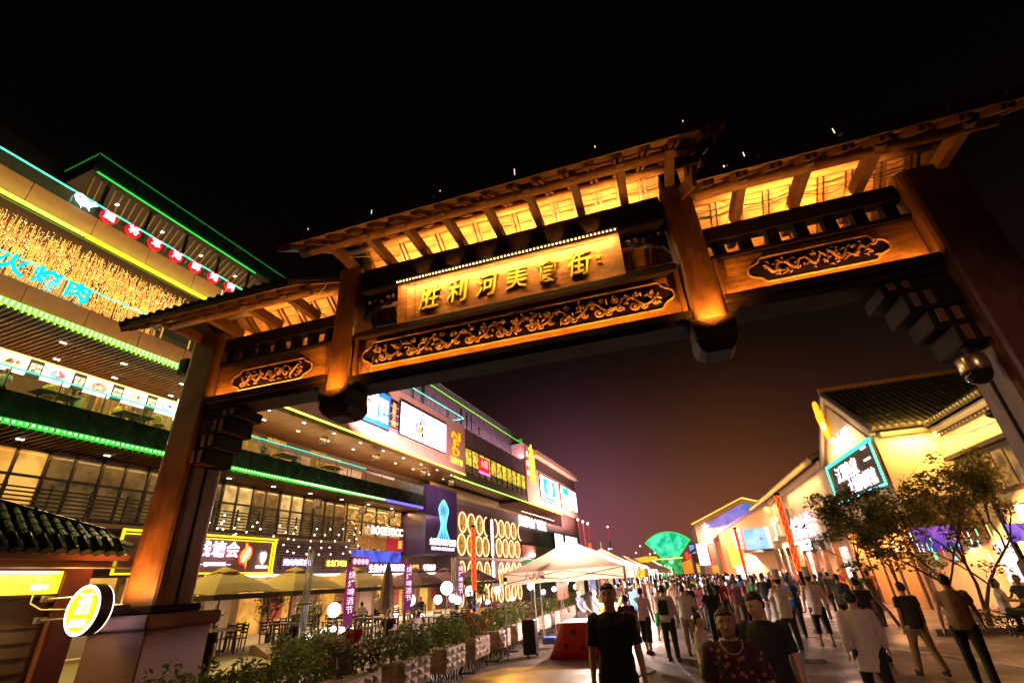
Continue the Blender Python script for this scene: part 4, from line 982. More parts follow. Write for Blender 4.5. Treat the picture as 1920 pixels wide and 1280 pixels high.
# ---- L2 interior: curtains, posters, tables
for i in range(17):
    y = YA+i*1.9; 
    if i % 4 != 2:
        mb = MB(); pts = []
        for k in range(25): pts.append((-24.9+.07*sin(k*1.9)+(.3 if i%2 else 0), y+1.5*k/24))
        poly = [(a, b) for a, b in pts]; vs = [(a,b,8.3) for a,b in poly]+[(a,b+.25*(.5-abs(k/24-.5)) ,10.9) for k,(a,b) in enumerate(poly)]; n=len(poly); mb.add(vs, [(k,k+1,n+k+1,n+k) for k in range(n-1)]); part('curtain', mb, CURT, mall)
    else: mp('lit_doorway', -26.98, -26.9, y+.1, y+1.3, 8.3, 10.4, PANE_W)
ps = thing('poster_row', 'row of bright backlit food posters above the second floor terrace', 'poster', (X0-2.3, 5, 10.5))
R = RD(31)
for i in range(11):
    y = -1.8+i*1.58+.0; xx = X0-2.3
    part('poster', wb(xx-.1,xx,y+.5,y+1.56,10.42,11.12), emi('poster_cream', (1,.86,.70), 1.7), ps); 
    part('price_panel', wb(xx-.1,xx-.005,y,y+.48,10.42,11.12), emi('poster_dark', (.25,.03,.02) if i%2 else (.03,.02,.02), .6), ps)
    lettering(('海鲜\n特价','招牌\n烤肉','鲜活\n龙虾')[i%3], emi('poster_text', (1,.85,.6), 1.4), ps, face_M((xx+.01,y+.24,10.78),(0,1,0)), .20, .01, .015)
    q = disc(ps, 'picture_plate', (y+1.04, 10.77), .26, (fo, emi('plate_blue',(.35,.4,.6),1), emi('plate_red',(.8,.3,.2),1))[i%3], xx+.005, 16, 1.2, .9)
    for k in range(8):
        a = R.uniform(0,2*pi); rr = R.uniform(0,.22); disc(ps, 'picture_food', (y+1.04+rr*cos(a)*.8, 10.77+rr*sin(a)*.6), R.uniform(.04,.09), R.choice((fo, fy, ft, fk, fy)), xx+.02+.0015*k, 6)
part('trim_light', wb(X0-2.32,X0-2.24,-2,15.6,11.14,11.19), emi('warm_trim', (1,.6,.2), 1.6), ps)
# small poster again right of the gate column, seen over the rail
bx2 = thing('lightbox', 'glowing white lightbox over the rail just right of the left column', 'lightbox', (X0-1.8, 17, 10.2)); part('face', wb(X0-1.9,X0-1.8,15.2,18.2,10.1,11.2), emi('lightbox_warmwhite', (1,.9,.75), 2.6), bx2)
R = RD(77)
chairm = mat('mustard_shell_chair', (.60,.40,.05), .5); tblm = mat('dark_table_top', (.05,.03,.02), .4)
def shell_chair(p, m, lab):
    t = thing('shell_chair', lab, 'chair', p, group='shell chairs on the terrace')
    mb = MB(); mb.ball((p[0],p[1],p[2]+.45), .25, 10, 6, (1,1,.35)); mb.ball((p[0]-.18,p[1],p[2]+.72), .24, 10, 6, (.30,1,1.15)); part('shell', mb, m, t, smooth=True)
    for a, b in ((.15,.15),(-.15,.15),(.15,-.15),(-.15,-.15)):
        mb = MB(); mb.tube([(p[0]+a,p[1]+b,p[2]+.40),(p[0]+a*1.5,p[1]+b*1.5,p[2])], .015, 5); part('leg', mb, FRAME, t)
labs = ['mustard shell chair behind the glass rail near the first curtain','mustard shell chair by the terrace table left of the blue screen','orange lit shell chair in front of the lit doorway','mustard shell chair nearest the left gate column']
for i, y in enumerate((2.6, 5.6, 7.6, 10.4, 11.9, 4.0)): shell_chair((-22.7-(i%2)*.4, y+2, 8.85), chairm, (labs+['yellow round backed chair beside a white table behind the rail','mustard chair between two draped curtains on the terrace'])[i])
for i, y in enumerate((5.0, 8.6, 11.6, 20.5, 24.5)):
    p = (-22.8, y+1.2, 8.45); t = thing('cafe_table', ('long dark terrace table under the first posters','small terrace table beside the mustard chairs','terrace table with white plates near the gate column','table with potted shrubs behind the rail','far terrace table by the plain railing')[i], 'table', p)
    mb = MB(); mb.bbox((p[0]-.4,p[1]-.7,p[2]+.95),(p[0]+.4,p[1]+.7,p[2]+1.0),.01); part('top', mb, tblm, t)
    for a in (-.5,.5): mb = MB(); mb.tube([(p[0],p[1]+a,p[2]),(p[0],p[1]+a,p[2]+.95)], .03, 6); part('leg', mb, FRAME, t)
    for k in range(3):
        mb = MB(); q = (p[0]+R.uniform(-.2,.25), p[1]-.5+k*.45, p[2]+1.002); mb.lathe([(.06,0),(.10,.03),(.11,.05)], 10, q); o = single('plate', mb, mat('white_china', (.7,.66,.6), .3), 'white bowl %s on the %s' % (('at the near end','in the middle','at the far end')[k], ('long dark terrace table','small terrace table','terrace table by the gate column','shrub table','far terrace table')[i]), 'bowl', q)
# wall pictures behind (round plant pictures) and panels on the plain part
for i in range(8):
    y = 19+i*1.9; mp('wall_panel', -26.98, -26.9, y, y+1.75, 8.3, 11.2, mat('mural_panel', (.50,.42,.30), .7, var=.3, scale=2))
for y, r in ((24.4,.8),(26.6,.8),(22.2,.6)):
    disc(mall, 'round_picture', (y, 9.9), r, mat('picture_brown', (.16,.10,.05), .6, var=.6, scale=5), -26.88)
# ---- L4..L1 lower facade (mezzanine)
mz = mp('lower_wall', -24.6, -24.2, YA, 42.4, 0, 7.75, mat('brown_wall', (.11,.065,.035), .7, var=.2, scale=1))
R = RD(50)
seq = ['D','W','D','D','D','C','W','D','D','C','D','L','C','L','D','C']
for i in range(16):
    y = YA+i*2.0
    w_ = mp('window', -24.19, -24.15, y+.06, y+1.94, 5.3, 7.55, {'W':PANE_W,'D':PANE_D,'C':PANE_C,'L':litpane('bright_curtain_pane', (.45,.26,.06), (.95,.62,.22), .8, 2)}[seq[i]], mz)
    mp('mullion', -24.14, -24.05, y+.9, y+1.0, 5.2, 7.6, FRAME, w_); mp('mullion', -24.14, -24.03, y-.06, y+.06, 5.2, 7.7, FRAME, w_); mp('transom', -24.14, -24.06, y, y+2, 6.55, 6.65, FRAME, w_)
# glittering double height glazing
GLIT = litpane('glitter_pane', (.10,.045,.01), (.80,.42,.09), .8, 5)
gl_ = mp('glitter_glazing', -24.19, -24.12, 29.2, 36.4, 4.3, 7.7, GLIT)
for i in range(5): mp('mullion', -24.11, -24.0, 29.2+i*1.75, 29.3+i*1.75, 4.3, 7.7, FRAME, gl_)
for z in (6.5,7.3): mp('transom', -24.1, -24.02, 29.2, 36.4, z, z+.1, FRAME, gl_)
for i in range(9):
    mb = MB(); y = 29.5+R.uniform(0,6.4); z = R.uniform(6.4,7.5); mb.tube([(-23.9,y+ .5*k/5,z+.08*sin(k+R.random())) for k in range(6)], .02, 5); part('wave_light', mb, emi('wave_gold', (1,.62,.2), 1.6), gl_)
sw = thing('lettered_sign', 'white english letters over a red and gold panel beside the octopus sign', 'sign', (-23.9, 34, 5)); 
lettering('ROGETOCC', WHITE, sw, face_M((-23.8,34.0,6.02),(0,1,0)), .78, .04, .015); part('gold_panel', wb(-24,-23.85,29.6,34,4.75,5.6), mat('gold_textured_panel', (.55,.34,.10), .35, .5, var=.5, scale=6, bump=.8), sw)
part('red_panel', wb(-24,-23.84,34.02,36.4,4.65,5.6), emi('dull_red', (.45,.02,.03), .5), sw); part('red_mark', wb(-23.84,-23.82,35.6,36.1,4.85,5.45), emi('gold_txt', (1,.55,.12), .8), sw)
bl = thing('blue_lit_panel', 'deep blue lit panel above the shopfront left of the octopus sign', 'panel', (-23.9,33,3.8)); part('panel', wb(-24,-23.8,30.0,36.0,3.85,4.6), litpane('blue_pane', (.02,.02,.25), (.05,.12,.9), 1.2, 1.2), bl)
# timber slat railing in front of the mezzanine
rl = thing('slat_railing', 'dark horizontal slat railing along the mezzanine above the shopfronts', 'railing', (-23, 15, 4.9))
for k in range(7): part('slat', wb(-23.02,-22.98,YA,29.0,5.05+k*.15,5.11+k*.15), FRAME, rl)
for i in range(24): part('post', wb(-23.04,-22.96,YA+i*1.39,YA+.06+i*1.39,4.9,6.12), FRAME, rl)
part('edge_board', wb(-24.2,-22.9,YA,29,4.78,4.95), mat('edge_board', (.10,.06,.04), .6), rl)
# louvred wall with string bulbs below the railing
lw = thing('louvred_screen', 'dark louvred screen wall with violet glow between yellow sign and red shop signs', 'screen', (-23, 26, 3))
for k in range(11): part('louvre', wb(-23.3,-23.2,21.8,29.6,3.1+k*.155,3.19+k*.155), mat('louvre_brown', (.09,.055,.05), .5), lw)
part('backing', wb(-24.1,-24.0,21.8,29.6,3.0,4.8), mat('louvre_back', (.05,.03,.06), .7), lw)
bulbm = MB(); bulbm.ball((0,0,0), .045, 8, 5); bme2 = bulbm.mesh('festoon_bulb', emi('festoon', (1,.82,.6), 5))
fs = thing('festoon_lights', 'loose strings of small warm bulbs hung over the mezzanine railing', 'lights', (-22.6, 24, 5)); R = RD(12)
pts = []
for k in range(5):
    a = Vector((-22.6, 15.5+k*.6, 6.1-k*.25)); b = Vector((-22.4, 29.5-k*.4, 6.0-k*.42)); n = 11
    line = [a.lerp(b, i/n)-Vector((0,0,.9*4*(i/n)*(1-i/n)*.6)) for i in range(n+1)]
    mb = MB(); mb.tube(line, .006, 4); part('cord', mb, CABLE, fs); pts += [p+Vector((0,R.uniform(-.4,.4),-.05)) for p in line]
rep('festoon_bulb', bme2, fs, [tuple(Vector(p)-Vector((-22.6,24,5))) for p in pts])
# ---- yellow framed sign
ys = thing('framed_sign', 'wide brown sign outlined in yellow light with flame emblem over the restaurant', 'sign', (X0, 17.4, 3))
part('panel', wb(X0-.3,X0-.05,13.4,21.2,3.04,4.66), mat('brown_sign_panel', (.16,.085,.075), .5, var=.15, scale=.8), ys)
YF = emi('yellow_frame_led', (1,.78,.01), 1.25)
for a in ((13.3,21.3,4.62,4.70),(13.3,21.3,4.50,4.54),(13.3,21.3,3.0,3.07)): part('frame_tube', wb(X0-.04,X0+.03,*a), YF, ys)
for a in ((13.3,13.38,3,4.7),(21.14,21.22,3,4.7),(20.98,21.02,3.06,4.5)): part('frame_tube', wb(X0-.04,X0+.03,*a), YF, ys)
lettering('钱塘会', PINKW, ys, face_M((X0+.06,17.75,4.02),(0,1,0)), .74, .05, .008, space=1.1); lettering('— QIANTANG —', PINKW, ys, face_M((X0+.04,17.7,3.42),(0,1,0)), .22, .03, .012)
FL = emi('flame_orange', (1,.42,.06), 1.2); FR = emi('flame_red', (.9,.05,.02), 1.1)
fl = [(-.08,.62),(.10,.40),(.30,.32),(.36,.05),(.26,-.18),(.12,-.28),(.14,-.62),(-.02,-.42),(-.26,-.36),(-.36,-.10),(-.28,.14),(-.10,.30)]
for sc_, m, dx in ((1.12, FR, .0),(.90, FL, .03)):
    mb = MB(); mb.prism([(a*sc_,b*sc_) for a,b in fl], (X0+dx, 19.35, 3.86), (0,1,0), (0,0,1), (.03,0,0)); part('flame_emblem', mb, m, ys)
mb = MB(); mb.tube([(X0+.08,19.35+.17*sin(-1.2+2.4*k/8),3.86-.34+.68*k/8) for k in range(9)], [.03+.05*sin(pi*k/8) for k in range(9)], 6); part('flame_core', mb, emi('flame_cyan', (.25,.75,1), 1.1), ys)
mb = MB(); mb.prism([(-.20,.22),(-.1,.30),(.05,.32),(.2,.22),(.18,.02),(.10,-.16),(0,-.28),(-.10,-.16),(-.17,.02)], (X0+.02, 20.45, 3.72), (0,1,0), (0,0,1), (.04,0,0)); part('bull_emblem', mb, WHITE, ys)
part('name_bar', wb(X0-.02,X0+.05,20.12,20.82,3.26,3.38), emi('name_bar_glow', (1,.75,.55), 2.2), ys)
# ---- shopfronts (ground floor)
R = RD(90)
shop = mp('shopfront_row', -24.19, -24.12, 8, 42.3, .16, 3.0, PANE_W)
for i in range(17):
    y = 9+i*2.0; mp('pier', -24.1, -23.8, y-.10, y+.10, .16, 3.0, mat('pier_tan', (.30,.2,.12), .6), shop)
    if i % 3 == 1: mp('poster', -24.05, -24.0, y+.3, y+1.3, .8, 2.3, mat('poster_red_cream', (.55,.12,.08), .6, var=.7, scale=7), shop)
    if i % 3 == 2: mp('door_panel', -24.05, -23.98, y+.2, y+1.8, .2, 2.6, mat('pale_panel', (.60,.48,.42), .6), shop)
mp('light_trough', -24.1, -23.5, 19, 42, 2.95, 3.05, emi('shop_trough', (1,.85,.75), 2.4), shop)
small = [(22.9,25.4,3.62,.34,'烤肉海鲜自助',emi('violet_neon',(.42,.40,1),3.2),'blue violet glowing lettering on the louvred screen'),
         (26.4,28.6,3.60,.34,'北北门啤酒',emi('yellow_small',(1,.85,.1),2.0),'small yellow neon lettering right of the violet sign'),
         (29.0,31.0,3.74,.42,'●●●●',emi('pink_dots',(1,.25,.35),2.2),'four pink glowing dots above the shop with white lettering'),
         (31.0,33.2,3.30,.50,'生煎小笼',emi('violet_white',(.80,.70,1),3.4),'white violet lettering above the brightest shopfront'),
         (33.3,35.6,3.36,.46,'鲜果茶饮',emi('violet_white2',(.62,.55,1),3.2),'bluish white lettering next to the white violet lettering'),
         (36.2,37.6,3.36,.44,'东北菜',emi('orange_small',(1,.35,.08),2.0),'three small orange characters under the octopus sign'),
         (38.2,40.6,3.40,.44,'中餐小炒',WHITE,'small white characters right of the orange characters')]
for y0, y1, z, s, tx, m, lab in small:
    t = thing('shop_sign', lab, 'sign', (-23.1, y0, z-.4)); part('panel', wb(-23.3,-23.15,y0,y1,z-.34,z+.34), mat('sign_backing', (.10,.03,.05), .5), t)
    lettering(tx, m, t, face_M((-23.08,(y0+y1)/2,z),(0,1,0)), s*1.15, .04, .006)
# ---- hanging tv boxes under the soffits
R = RD(66); fr0 = None
for i, (x_, y_, z_) in enumerate(((-23.6,19.4,11.35),(-23.6,25.5,11.35),(-23.6,31.5,11.4),(-23.4,38.5,11.35),(-23.4,44,11.3),(-23.2,17.3,7.2),(-23.2,25.2,7.1),(-23.2,29.9,7.2),(-23.2,33.5,7.2))):
    t = thing('hanging_screen', ['dark hanging screen under the upper soffit above the glowing lightbox','dark hanging screen in the middle of the upper soffit','hanging screen above the plain railing','hanging screen by the end of the upper soffit','small hanging screen over the ring windows','hanging screen over the yellow framed sign','large hanging screen above the festoon lights','hanging screen before the glittering glazing','hanging screen nearest the octopus sign'][i], 'screen', (x_,y_,z_))
    mb = MB(); mb.bbox((x_-.35,y_-.05,z_-.28),(x_+.35,y_+.05,z_+.28),.01); part('case', mb, FRAME, t); part('display', wb(x_-.31,x_+.31,y_-.06,y_-.052,z_-.24,z_+.24), litpane('tv_picture', (.02,.015,.01), (.30,.16,.09), .8, 6), t); mb = MB(); mb.tube([(x_,y_,z_+.28),(x_,y_,z_+.5)], .015, 5); part('hanger', mb, FRAME, t)
# ---- light from the building
WM = (1,.52,.14)
for y0, y1, z, x_, e in ((-2,8,11.7,-24.6,70),(8,18,11.7,-24.6,80),(19,31,11.8,-24.4,90),(31,44,11.8,-24.2,100),(45,60,11.3,-23.4,100),
                   (-2,9,7.55,-23.7,45),(9,20,7.55,-23.7,60),(20,30,7.6,-23.6,120),(30,37,7.6,-23.6,120)):
    lampobj('soffit_light', 'AREA', (x_,(y0+y1)/2,z), e, WM, y1-y0, size_y=.06, target=(x_+.6,(y0+y1)/2,0))
    lampobj('soffit_wash', 'AREA', (x_-1.3,(y0+y1)/2,z-1.2), e*.5, (1,.52,.16), y1-y0, size_y=.05, target=(x_+.3,(y0+y1)/2,z+3))
lampobj('terrace_room_light', 'AREA', (-22.9,8,11.5), 60, (1,.66,.18), 20, size_y=.06, target=(-23.2,8,8.5))
lampobj('terrace_room_light', 'AREA', (-23.0,26,11.5), 60, (1,.70,.35), 18, size_y=.06, target=(-23.6,26,8.5))
lampobj('string_net_light', 'AREA', (-24.6,6,15.0), 200, (1,.52,.14), 16, size_y=.3, target=(-24.6,6,17))
lampobj('green_edge_light', 'AREA', (X0+.12,8,15.9), 40, (.5,1,.1), 20, size_y=.04, target=(X0-.6,8,17))
lampobj('green_edge_light', 'AREA', (X0+.12,8,11.86), 50, (.3,1,.1), 20, size_y=.04, target=(X0-.8,8,11))
lampobj('green_edge_light', 'AREA', (X0+.12,14,7.74), 30, (.1,1,.15), 28, size_y=.04, target=(X0-.3,14,9))
lampobj('roof_green_light', 'AREA', (-25.9,15,22.5), 50, (.05,1,.1), 12, size_y=.05, target=(-26.6,15,24))
lampobj('canopy_light', 'AREA', (-28,15,20.5), 140, (1,.66,.25), 12, size_y=.2, target=(-28,15,24))
lampobj('pink_facade_wash', 'AREA', (X0+2.6,32,11.0), 520, (1,.56,.52), 18, size_y=.1, target=(X0,34,15))
lampobj('pink_facade_wash', 'AREA', (X0+3.4,76,10.2), 1300, (1,.52,.42), 22, size_y=.1, target=(X0,76,16))
lampobj('added_haze_wash', 'AREA', (-22.3,50,17.6), 260, (1,.62,.75), 32, size_y=.08, target=(-24,50,19.5))  # added light in place of the purple haze on this storey
lampobj('fascia_wash', 'AREA', (X0+1.2,6,11.6), 60, (1,.60,.2), 18, size_y=.06, target=(X0,6,12.8))
lampobj('fascia_wash', 'AREA', (X0+1.2,8,15.7), 90, (1,.55,.2), 18, size_y=.06, target=(X0,8,17))
lampobj('shop_light', 'AREA', (-22.6,32,2.9), 200, (1,.72,.5), 18, size_y=.1, target=(-20,32,0))
lampobj('ring_wash', 'AREA', (X0+3.0,58,2.9), 420, (1,.50,.45), 24, size_y=.1, target=(X0,56,5))
# ================================================================== RIGHT ROW (frame G)
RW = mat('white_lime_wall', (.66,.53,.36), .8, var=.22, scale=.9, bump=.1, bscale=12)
RTILE = mat('roof_tile_dark', (.085,.07,.06), .5, var=.5, scale=8, bump=.3)
TRIMW = mat('pale_plaster_trim', (.60,.50,.40), .7)
WOODR = wood('shopfront_timber', (.16,.07,.03), (.32,.16,.07), 2, (8,8,1), .5)
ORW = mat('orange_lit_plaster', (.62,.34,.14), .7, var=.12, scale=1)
DARKC = mat('dark_timber_post', (.05,.025,.015), .5)
def G3(name, label, cat, s, t, z=0, group=None): return thing(name, label, cat, (s,t,z), 'G', group)
def gp(name, par, s0, s1, t0, t1, z0, z1, m, e=0, label=None): return part(name, wb(s0,s1,t0,t1,z0,z1,e), m, par, label=label)
def slope_roof(par, pa, pb, pc, pd, nrow, m=RTILE, thick=.12, eave_tiles=True, courses=6):
    """tiled slope: pa-pb is the eave, pd-pc the ridge (pa under pd)"""
    pa, pb, pc, pd = map(Vector, (pa, pb, pc, pd)); nrm = (pb-pa).cross(pd-pa).normalized()
    if nrm.z < 0: nrm = -nrm
    mb = MB(); up = nrm*thick; vs = [pa,pb,pc,pd,pa+up,pb+up,pc+up,pd+up]
    mb.add(vs, [(0,3,2,1),(4,5,6,7),(0,1,5,4),(1,2,6,5),(2,3,7,6),(3,0,4,7)]); r = part('roof', mb, m, par)
    big = MB(); tm = MB(); L = (pd-pa).length; e = (pb-pa).normalized(); f = (pd-pa).normalized(); w = (pb-pa).length/nrow
    def seg(mbx, base, l0, l1, r0, r1):
        n = 6; rings = []
        for l, rr in ((l0,r0),(l1,r1)): rings.append([base+f*l+e*(rr*cos(pi*k/(n-1)))+nrm*(thick+rr*sin(pi*k/(n-1))) for k in range(n)])
        mbx.loft(rings)
    for i in range(nrow):
        base = pa.lerp(pb, (i+.5)/nrow)
        if eave_tiles and i < 120:
            t_ = MB(); seg(t_, base, -.03, .30, w*.34, w*.30); t_.prism([(w*.33*cos(2*pi*k/8), w*.33*sin(2*pi*k/8)) for k in range(8)], base-f*.035+nrm*thick, e, nrm, f*.02)
            part('eave_tile', t_, m, r)
        base2 = pa.lerp(pb, (i+.5)/nrow); top = pd.lerp(pc, (i+.5)/nrow); L2 = (top-base2).length; f2 = f; f = (top-base2).normalized()
        for c in range(courses):
            l0 = .30+(L2-.30)*c/courses; seg(big, base2, l0, .30+(L2-.30)*(c+1)/courses+.03, w*.34, w*.28)
        f = f2
    part('tile_courses', big, m, r, kind='stuff'); return r
# ---------------- house A with the sign gable
hA = G3('white_house', 'white gabled house with turquoise bordered sign and bright yellow lit wing on the right', 'house', 9, 23)
gp('wall', hA, 9, 24, 23.3, 30.5, 0, 6.6, RW); gp('wall', hA, 11.2, 24, 12.5, 23.29, 0, 6.45, RW)
mb = MB(); mb.prism([(23.3,6.6),(30.5,6.6),(26.9,9.35)], (9,0,0), (0,1,0), (0,0,1), (.3,0,0)); part('gable', mb, RW, hA)
mb = MB(); mb.prism([(23.9,6.75),(29.9,6.75),(26.9,9.0)], (8.985,0,0), (0,1,0), (0,0,1), (.01,0,0)); 
for a, b in (((23.05,6.5),(26.9,9.5)),((30.75,6.5),(26.9,9.5))):
    mb = MB(); mb.beam((8.93,a[0],a[1]), (8.93,b[0],b[1]), .22, .22); part('bargeboard', mb, TRIMW, hA)
    mb = MB(); mb.beam((8.90,a[0]+(.5 if a[0]<26 else -.5),a[1]-.05), (8.90,b[0],b[1]-.55), .06, .08); part('gable_beam', mb, WOODR, hA)
slope_roof(hA, (8.8,22.9,6.55), (24,22.9,6.55), (24,26.9,9.5), (8.8,26.9,9.5), 56)
slope_roof(hA, (8.8,30.9,6.55), (24,30.9,6.55), (24,26.9,9.5), (8.8,26.9,9.5), 40, eave_tiles=False)
slope_roof(hA, (10.8,12.0,6.45), (10.8,23.0,6.45), (15.5,23.0,8.9), (15.5,12.0,8.9), 44)
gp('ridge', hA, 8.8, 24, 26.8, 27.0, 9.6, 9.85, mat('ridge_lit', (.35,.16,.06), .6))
for a in ((10.95,11.2,12.4,23.0,6.15,6.42),(9.2,11.1,23.05,23.3,6.3,6.55)): gp('cornice', hA, *a, TRIMW)
for i in range(40): gp('dentil', hA, 11.0, 11.18, 12.6+i*.265, 12.72+i*.265, 6.03, 6.13, TRIMW)
# window of the wing
wn_ = gp('window', hA, 11.12, 11.19, 19.0, 22.8, 3.55, 5.0, DARKC)
for i in range(5):
    gp('pane', wn_, 11.08, 11.115, 19.12+i*.74, 19.72+i*.74, 3.7, 4.85, litpane('amber_dim_pane', (.03,.015,.01), (.45,.20,.05), .8, 2.2))
gp('window_hood', hA, 10.9, 11.2, 18.8, 23.0, 5.05, 5.2, DARKC)
for i, (t_, z_) in enumerate(((22.1,4.15),(20.7,4.0),(22.3,3.4),(20.9,3.2))):
    pass
for i, (s_, z_) in enumerate(((9.75,3.55),(10.65,3.45),(9.75,2.75),(10.65,2.65))):
    t = G3('air_conditioner', ('upper left','upper right','lower left','lower right')[i]+' round fan unit of the four on the yellow wall behind the tree', 'air conditioner', s_, 23.1, z_-.4, 'fan units on the yellow wall')
    gp('case', t, s_-.42, s_+.42, 22.85, 23.29, z_-.38, z_+.38, mat('fan_case', (.20,.13,.07), .5), .02)
    mb = MB(); mb.lathe([(.30,0),(.34,-.02),(.34,-.05),(.30,-.06)], 18, (s_,22.85,z_), 'Y'); part('fan_ring', mb, FRAME, t)
    for k in range(4): mb = MB(); mb.lathe([(.07*k+.03,0),(.07*k+.045,-.01)], 14, (s_,22.80,z_), 'Y'); part('grille_ring', mb, FRAME, t)
# ground storey of A
for i in range(5): gp('dark_column', hA, 8.9, 9.05, 24.0+i*1.6, 24.22+i*1.6, 0, 3.0, DARKC)
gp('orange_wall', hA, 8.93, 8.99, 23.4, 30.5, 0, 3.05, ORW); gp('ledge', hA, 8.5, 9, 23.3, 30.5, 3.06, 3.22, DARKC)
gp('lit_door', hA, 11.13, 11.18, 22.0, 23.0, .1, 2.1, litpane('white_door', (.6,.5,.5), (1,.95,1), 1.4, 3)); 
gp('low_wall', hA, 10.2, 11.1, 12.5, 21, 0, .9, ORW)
# sign with turquoise border
sA = G3('lit_sign', 'dark square sign with white characters and turquoise bulb border on the gable', 'sign', 8.8, 26, 4.5)
gp('panel', sA, 8.78, 8.88, 23.2, 29.6, 4.5, 6.22, mat('brown_panel', (.09,.05,.03), .6, var=.4, scale=3))
gp('top_tube', sA, 8.70, 8.80, 23.1, 29.7, 6.22, 6.36, emi('turquoise_tube', (.05,.85,.60), 1.4))
dotm = MB(); dotm.ball((0,0,0), .055, 7, 4); dme3 = dotm.mesh('border_bulb', emi('turquoise_bulb', (.10,1,.65), 2.2)); n = 15
dm4 = dotm.mesh('border_bulb', emi('cyan_bulb', (.15,.9,1), 1.8))
o = Vector((8.8,26,4.5))
rep('border_bulb', dme3, sA, [(8.72-8.8, 29.65-26, 4.5+1.75*i/n-4.5) for i in range(n)] + [(8.72-8.8, 23.15-26, 4.5+1.75*i/n-4.5) for i in range(n)])
rep('border_bulb', dm4, sA, [(8.72-8.8, 23.15+6.5*i/36-26, 4.48-4.5) for i in range(37)])
SGM = emi('sign_chars_pinkwhite', (1,.80,.93), 2.0)
def gl(tx, m, par, s, t, z, size, bold=.004, axis=(0,-1,0), **k):  # faces -s (towards the street)
    return lettering(tx, m, par, face_M((s,t,z), axis), size, .04, bold, **k)
gl('江湖鱼家', SGM, sA, 8.75, 27.0, 5.62, .80); gl('二', SGM, sA, 8.75, 24.1, 5.85, .80); gl('大碗海鲜馆', SGM, sA, 8.75, 25.6, 4.92, .72)
fA = G3('fish_sign', 'glowing orange fish with one round eye standing on the gable edge', 'sign', 8.7, 27.9, 8)
OG = emi('orange_fish', (1,.42,.01), 1.5)
mb = MB(); pts = [(.55*(1+.10*sin(9*a))*cos(a)*.75, 1.05*(1+.05*sin(7*a))*sin(a)) for a in [2*pi*i/26 for i in range(26)]]
mb.prism([(a,b) for a,b in pts], (8.72,27.9,8.5), (0,-1,0), Vector((0,.12,1)), (.1,0,0)); part('body', mb, OG, fA)
mb = MB(); mb.prism([(.21*cos(2*pi*i/14), .21*sin(2*pi*i/14)) for i in range(14)], (8.69,27.65,8.1), (0,-1,0), (0,0,1), (.02,0,0)); part('eye', mb, WHITE, fA)
mb = MB(); mb.prism([(.08*cos(2*pi*i/10), .08*sin(2*pi*i/10)) for i in range(10)], (8.66,27.65,8.1), (0,-1,0), (0,0,1), (.02,0,0)); part('pupil', mb, OG, fA)
cA = G3('lit_sign', 'white cloud shaped neon lettering in the gable beside the orange fish', 'sign', 8.7, 26.2, 6.5)
gl('刁小厨', emi('pale_pink_neon', (1,.80,.92), 2.2), cA, 8.72, 26.3, 6.85, .95, .025)
for t_ in (23.5, 30.3): mb = MB(); mb.tube([(8.88,t_,6.4),(8.88,t_,.1)], .05, 8); part('downpipe', mb, mat('pipe_grey', (.30,.26,.22), .5), hA)
mb = MB(); mb.tube([(11.05,22.9-.9*k,5.9-.12*sin(pi*k/11)) for k in range(12)], .012, 5); part('wall_cable', mb, CABLE, hA)
mb = MB(); mb.tube([(8.9,23.4+.6*k,3.9-.1*sin(pi*k/11*3)) for k in range(12)], .012, 5); part('wall_cable', mb, CABLE, hA)
# ---------------- house B (long, further along)
hB = G3('white_house', 'long cream two storey house with lit eaves beyond the sign gable', 'house', 9, 31)
gp('wall', hB, 9, 18, 30.52, 56.4, 0, 6.9, RW); slope_roof(hB, (8.4,30.6,6.95), (8.4,56.8,6.95), (13,56.8,9.2), (13,30.6,9.2), 70, eave_tiles=True)
gp('cornice', hB, 8.7, 8.99, 30.6, 56.4, 6.55, 6.9, mat('warm_trim_lit', (.70,.50,.30), .6)); gp('fascia', hB, 8.3, 8.4, 30.6, 56.8, 6.80, 7.05, mat('orange_lit_fascia', (.55,.32,.14), .6))  # warm uplight on cornice and fascia put into their colours
w2 = gp('window', hB, 8.92, 8.98, 46.6, 50.6, 5.1, 6.4, litpane('yellow_window', (.7,.4,.08), (1,.75,.3), 1.2, 1.5)); gp('frame', w2, 8.86, 8.91, 46.5, 50.7, 4.95, 5.1, TRIMW); gp('frame', w2, 8.86, 8.91, 48.4, 48.7, 5.1, 6.4, TRIMW)
gp('frame', w2, 8.86, 8.91, 50.5, 50.7, 5.1, 6.4, TRIMW)
gp('ledge', hB, 8.2, 8.99, 31, 44, 2.98, 3.2, DARKC); gp('ledge', hB, 8.1, 8.99, 44.5, 56.4, 3.6, 3.85, TRIMW)
for i in range(11): gp('column', hB, 8.2, 8.45, 31.2+i*2.4, 31.5+i*2.4, 0, 2.97, WOODR)
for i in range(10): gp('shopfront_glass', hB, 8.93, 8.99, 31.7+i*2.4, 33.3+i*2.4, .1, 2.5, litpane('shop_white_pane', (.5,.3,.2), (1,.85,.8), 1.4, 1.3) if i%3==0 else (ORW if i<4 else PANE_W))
gp('lattice_band', hB, 8.9, 8.99, 44.6, 49.5, 2.5, 3.5, litpane('yellowgreen_band', (.25,.22,.02), (.85,.7,.15), 1.0, 4))
for i, z_ in enumerate((5.25,4.75)):
    t = G3('air_conditioner', ('upper','lower')[i]+' of two stacked fan units on the cream house by the red lantern pole', 'air conditioner', 8.8, 41.4, z_-.3)
    gp('case', t, 8.7, 8.99, 40.9, 42.0, z_-.24, z_+.24, TRIMW, .01); mb = MB(); mb.lathe([(.03,0),(.30,0),(.30,-.03),(.26,-.04)], 16, (8.70,41.45,z_), 'X'); part('fan', mb, FRAME, t)
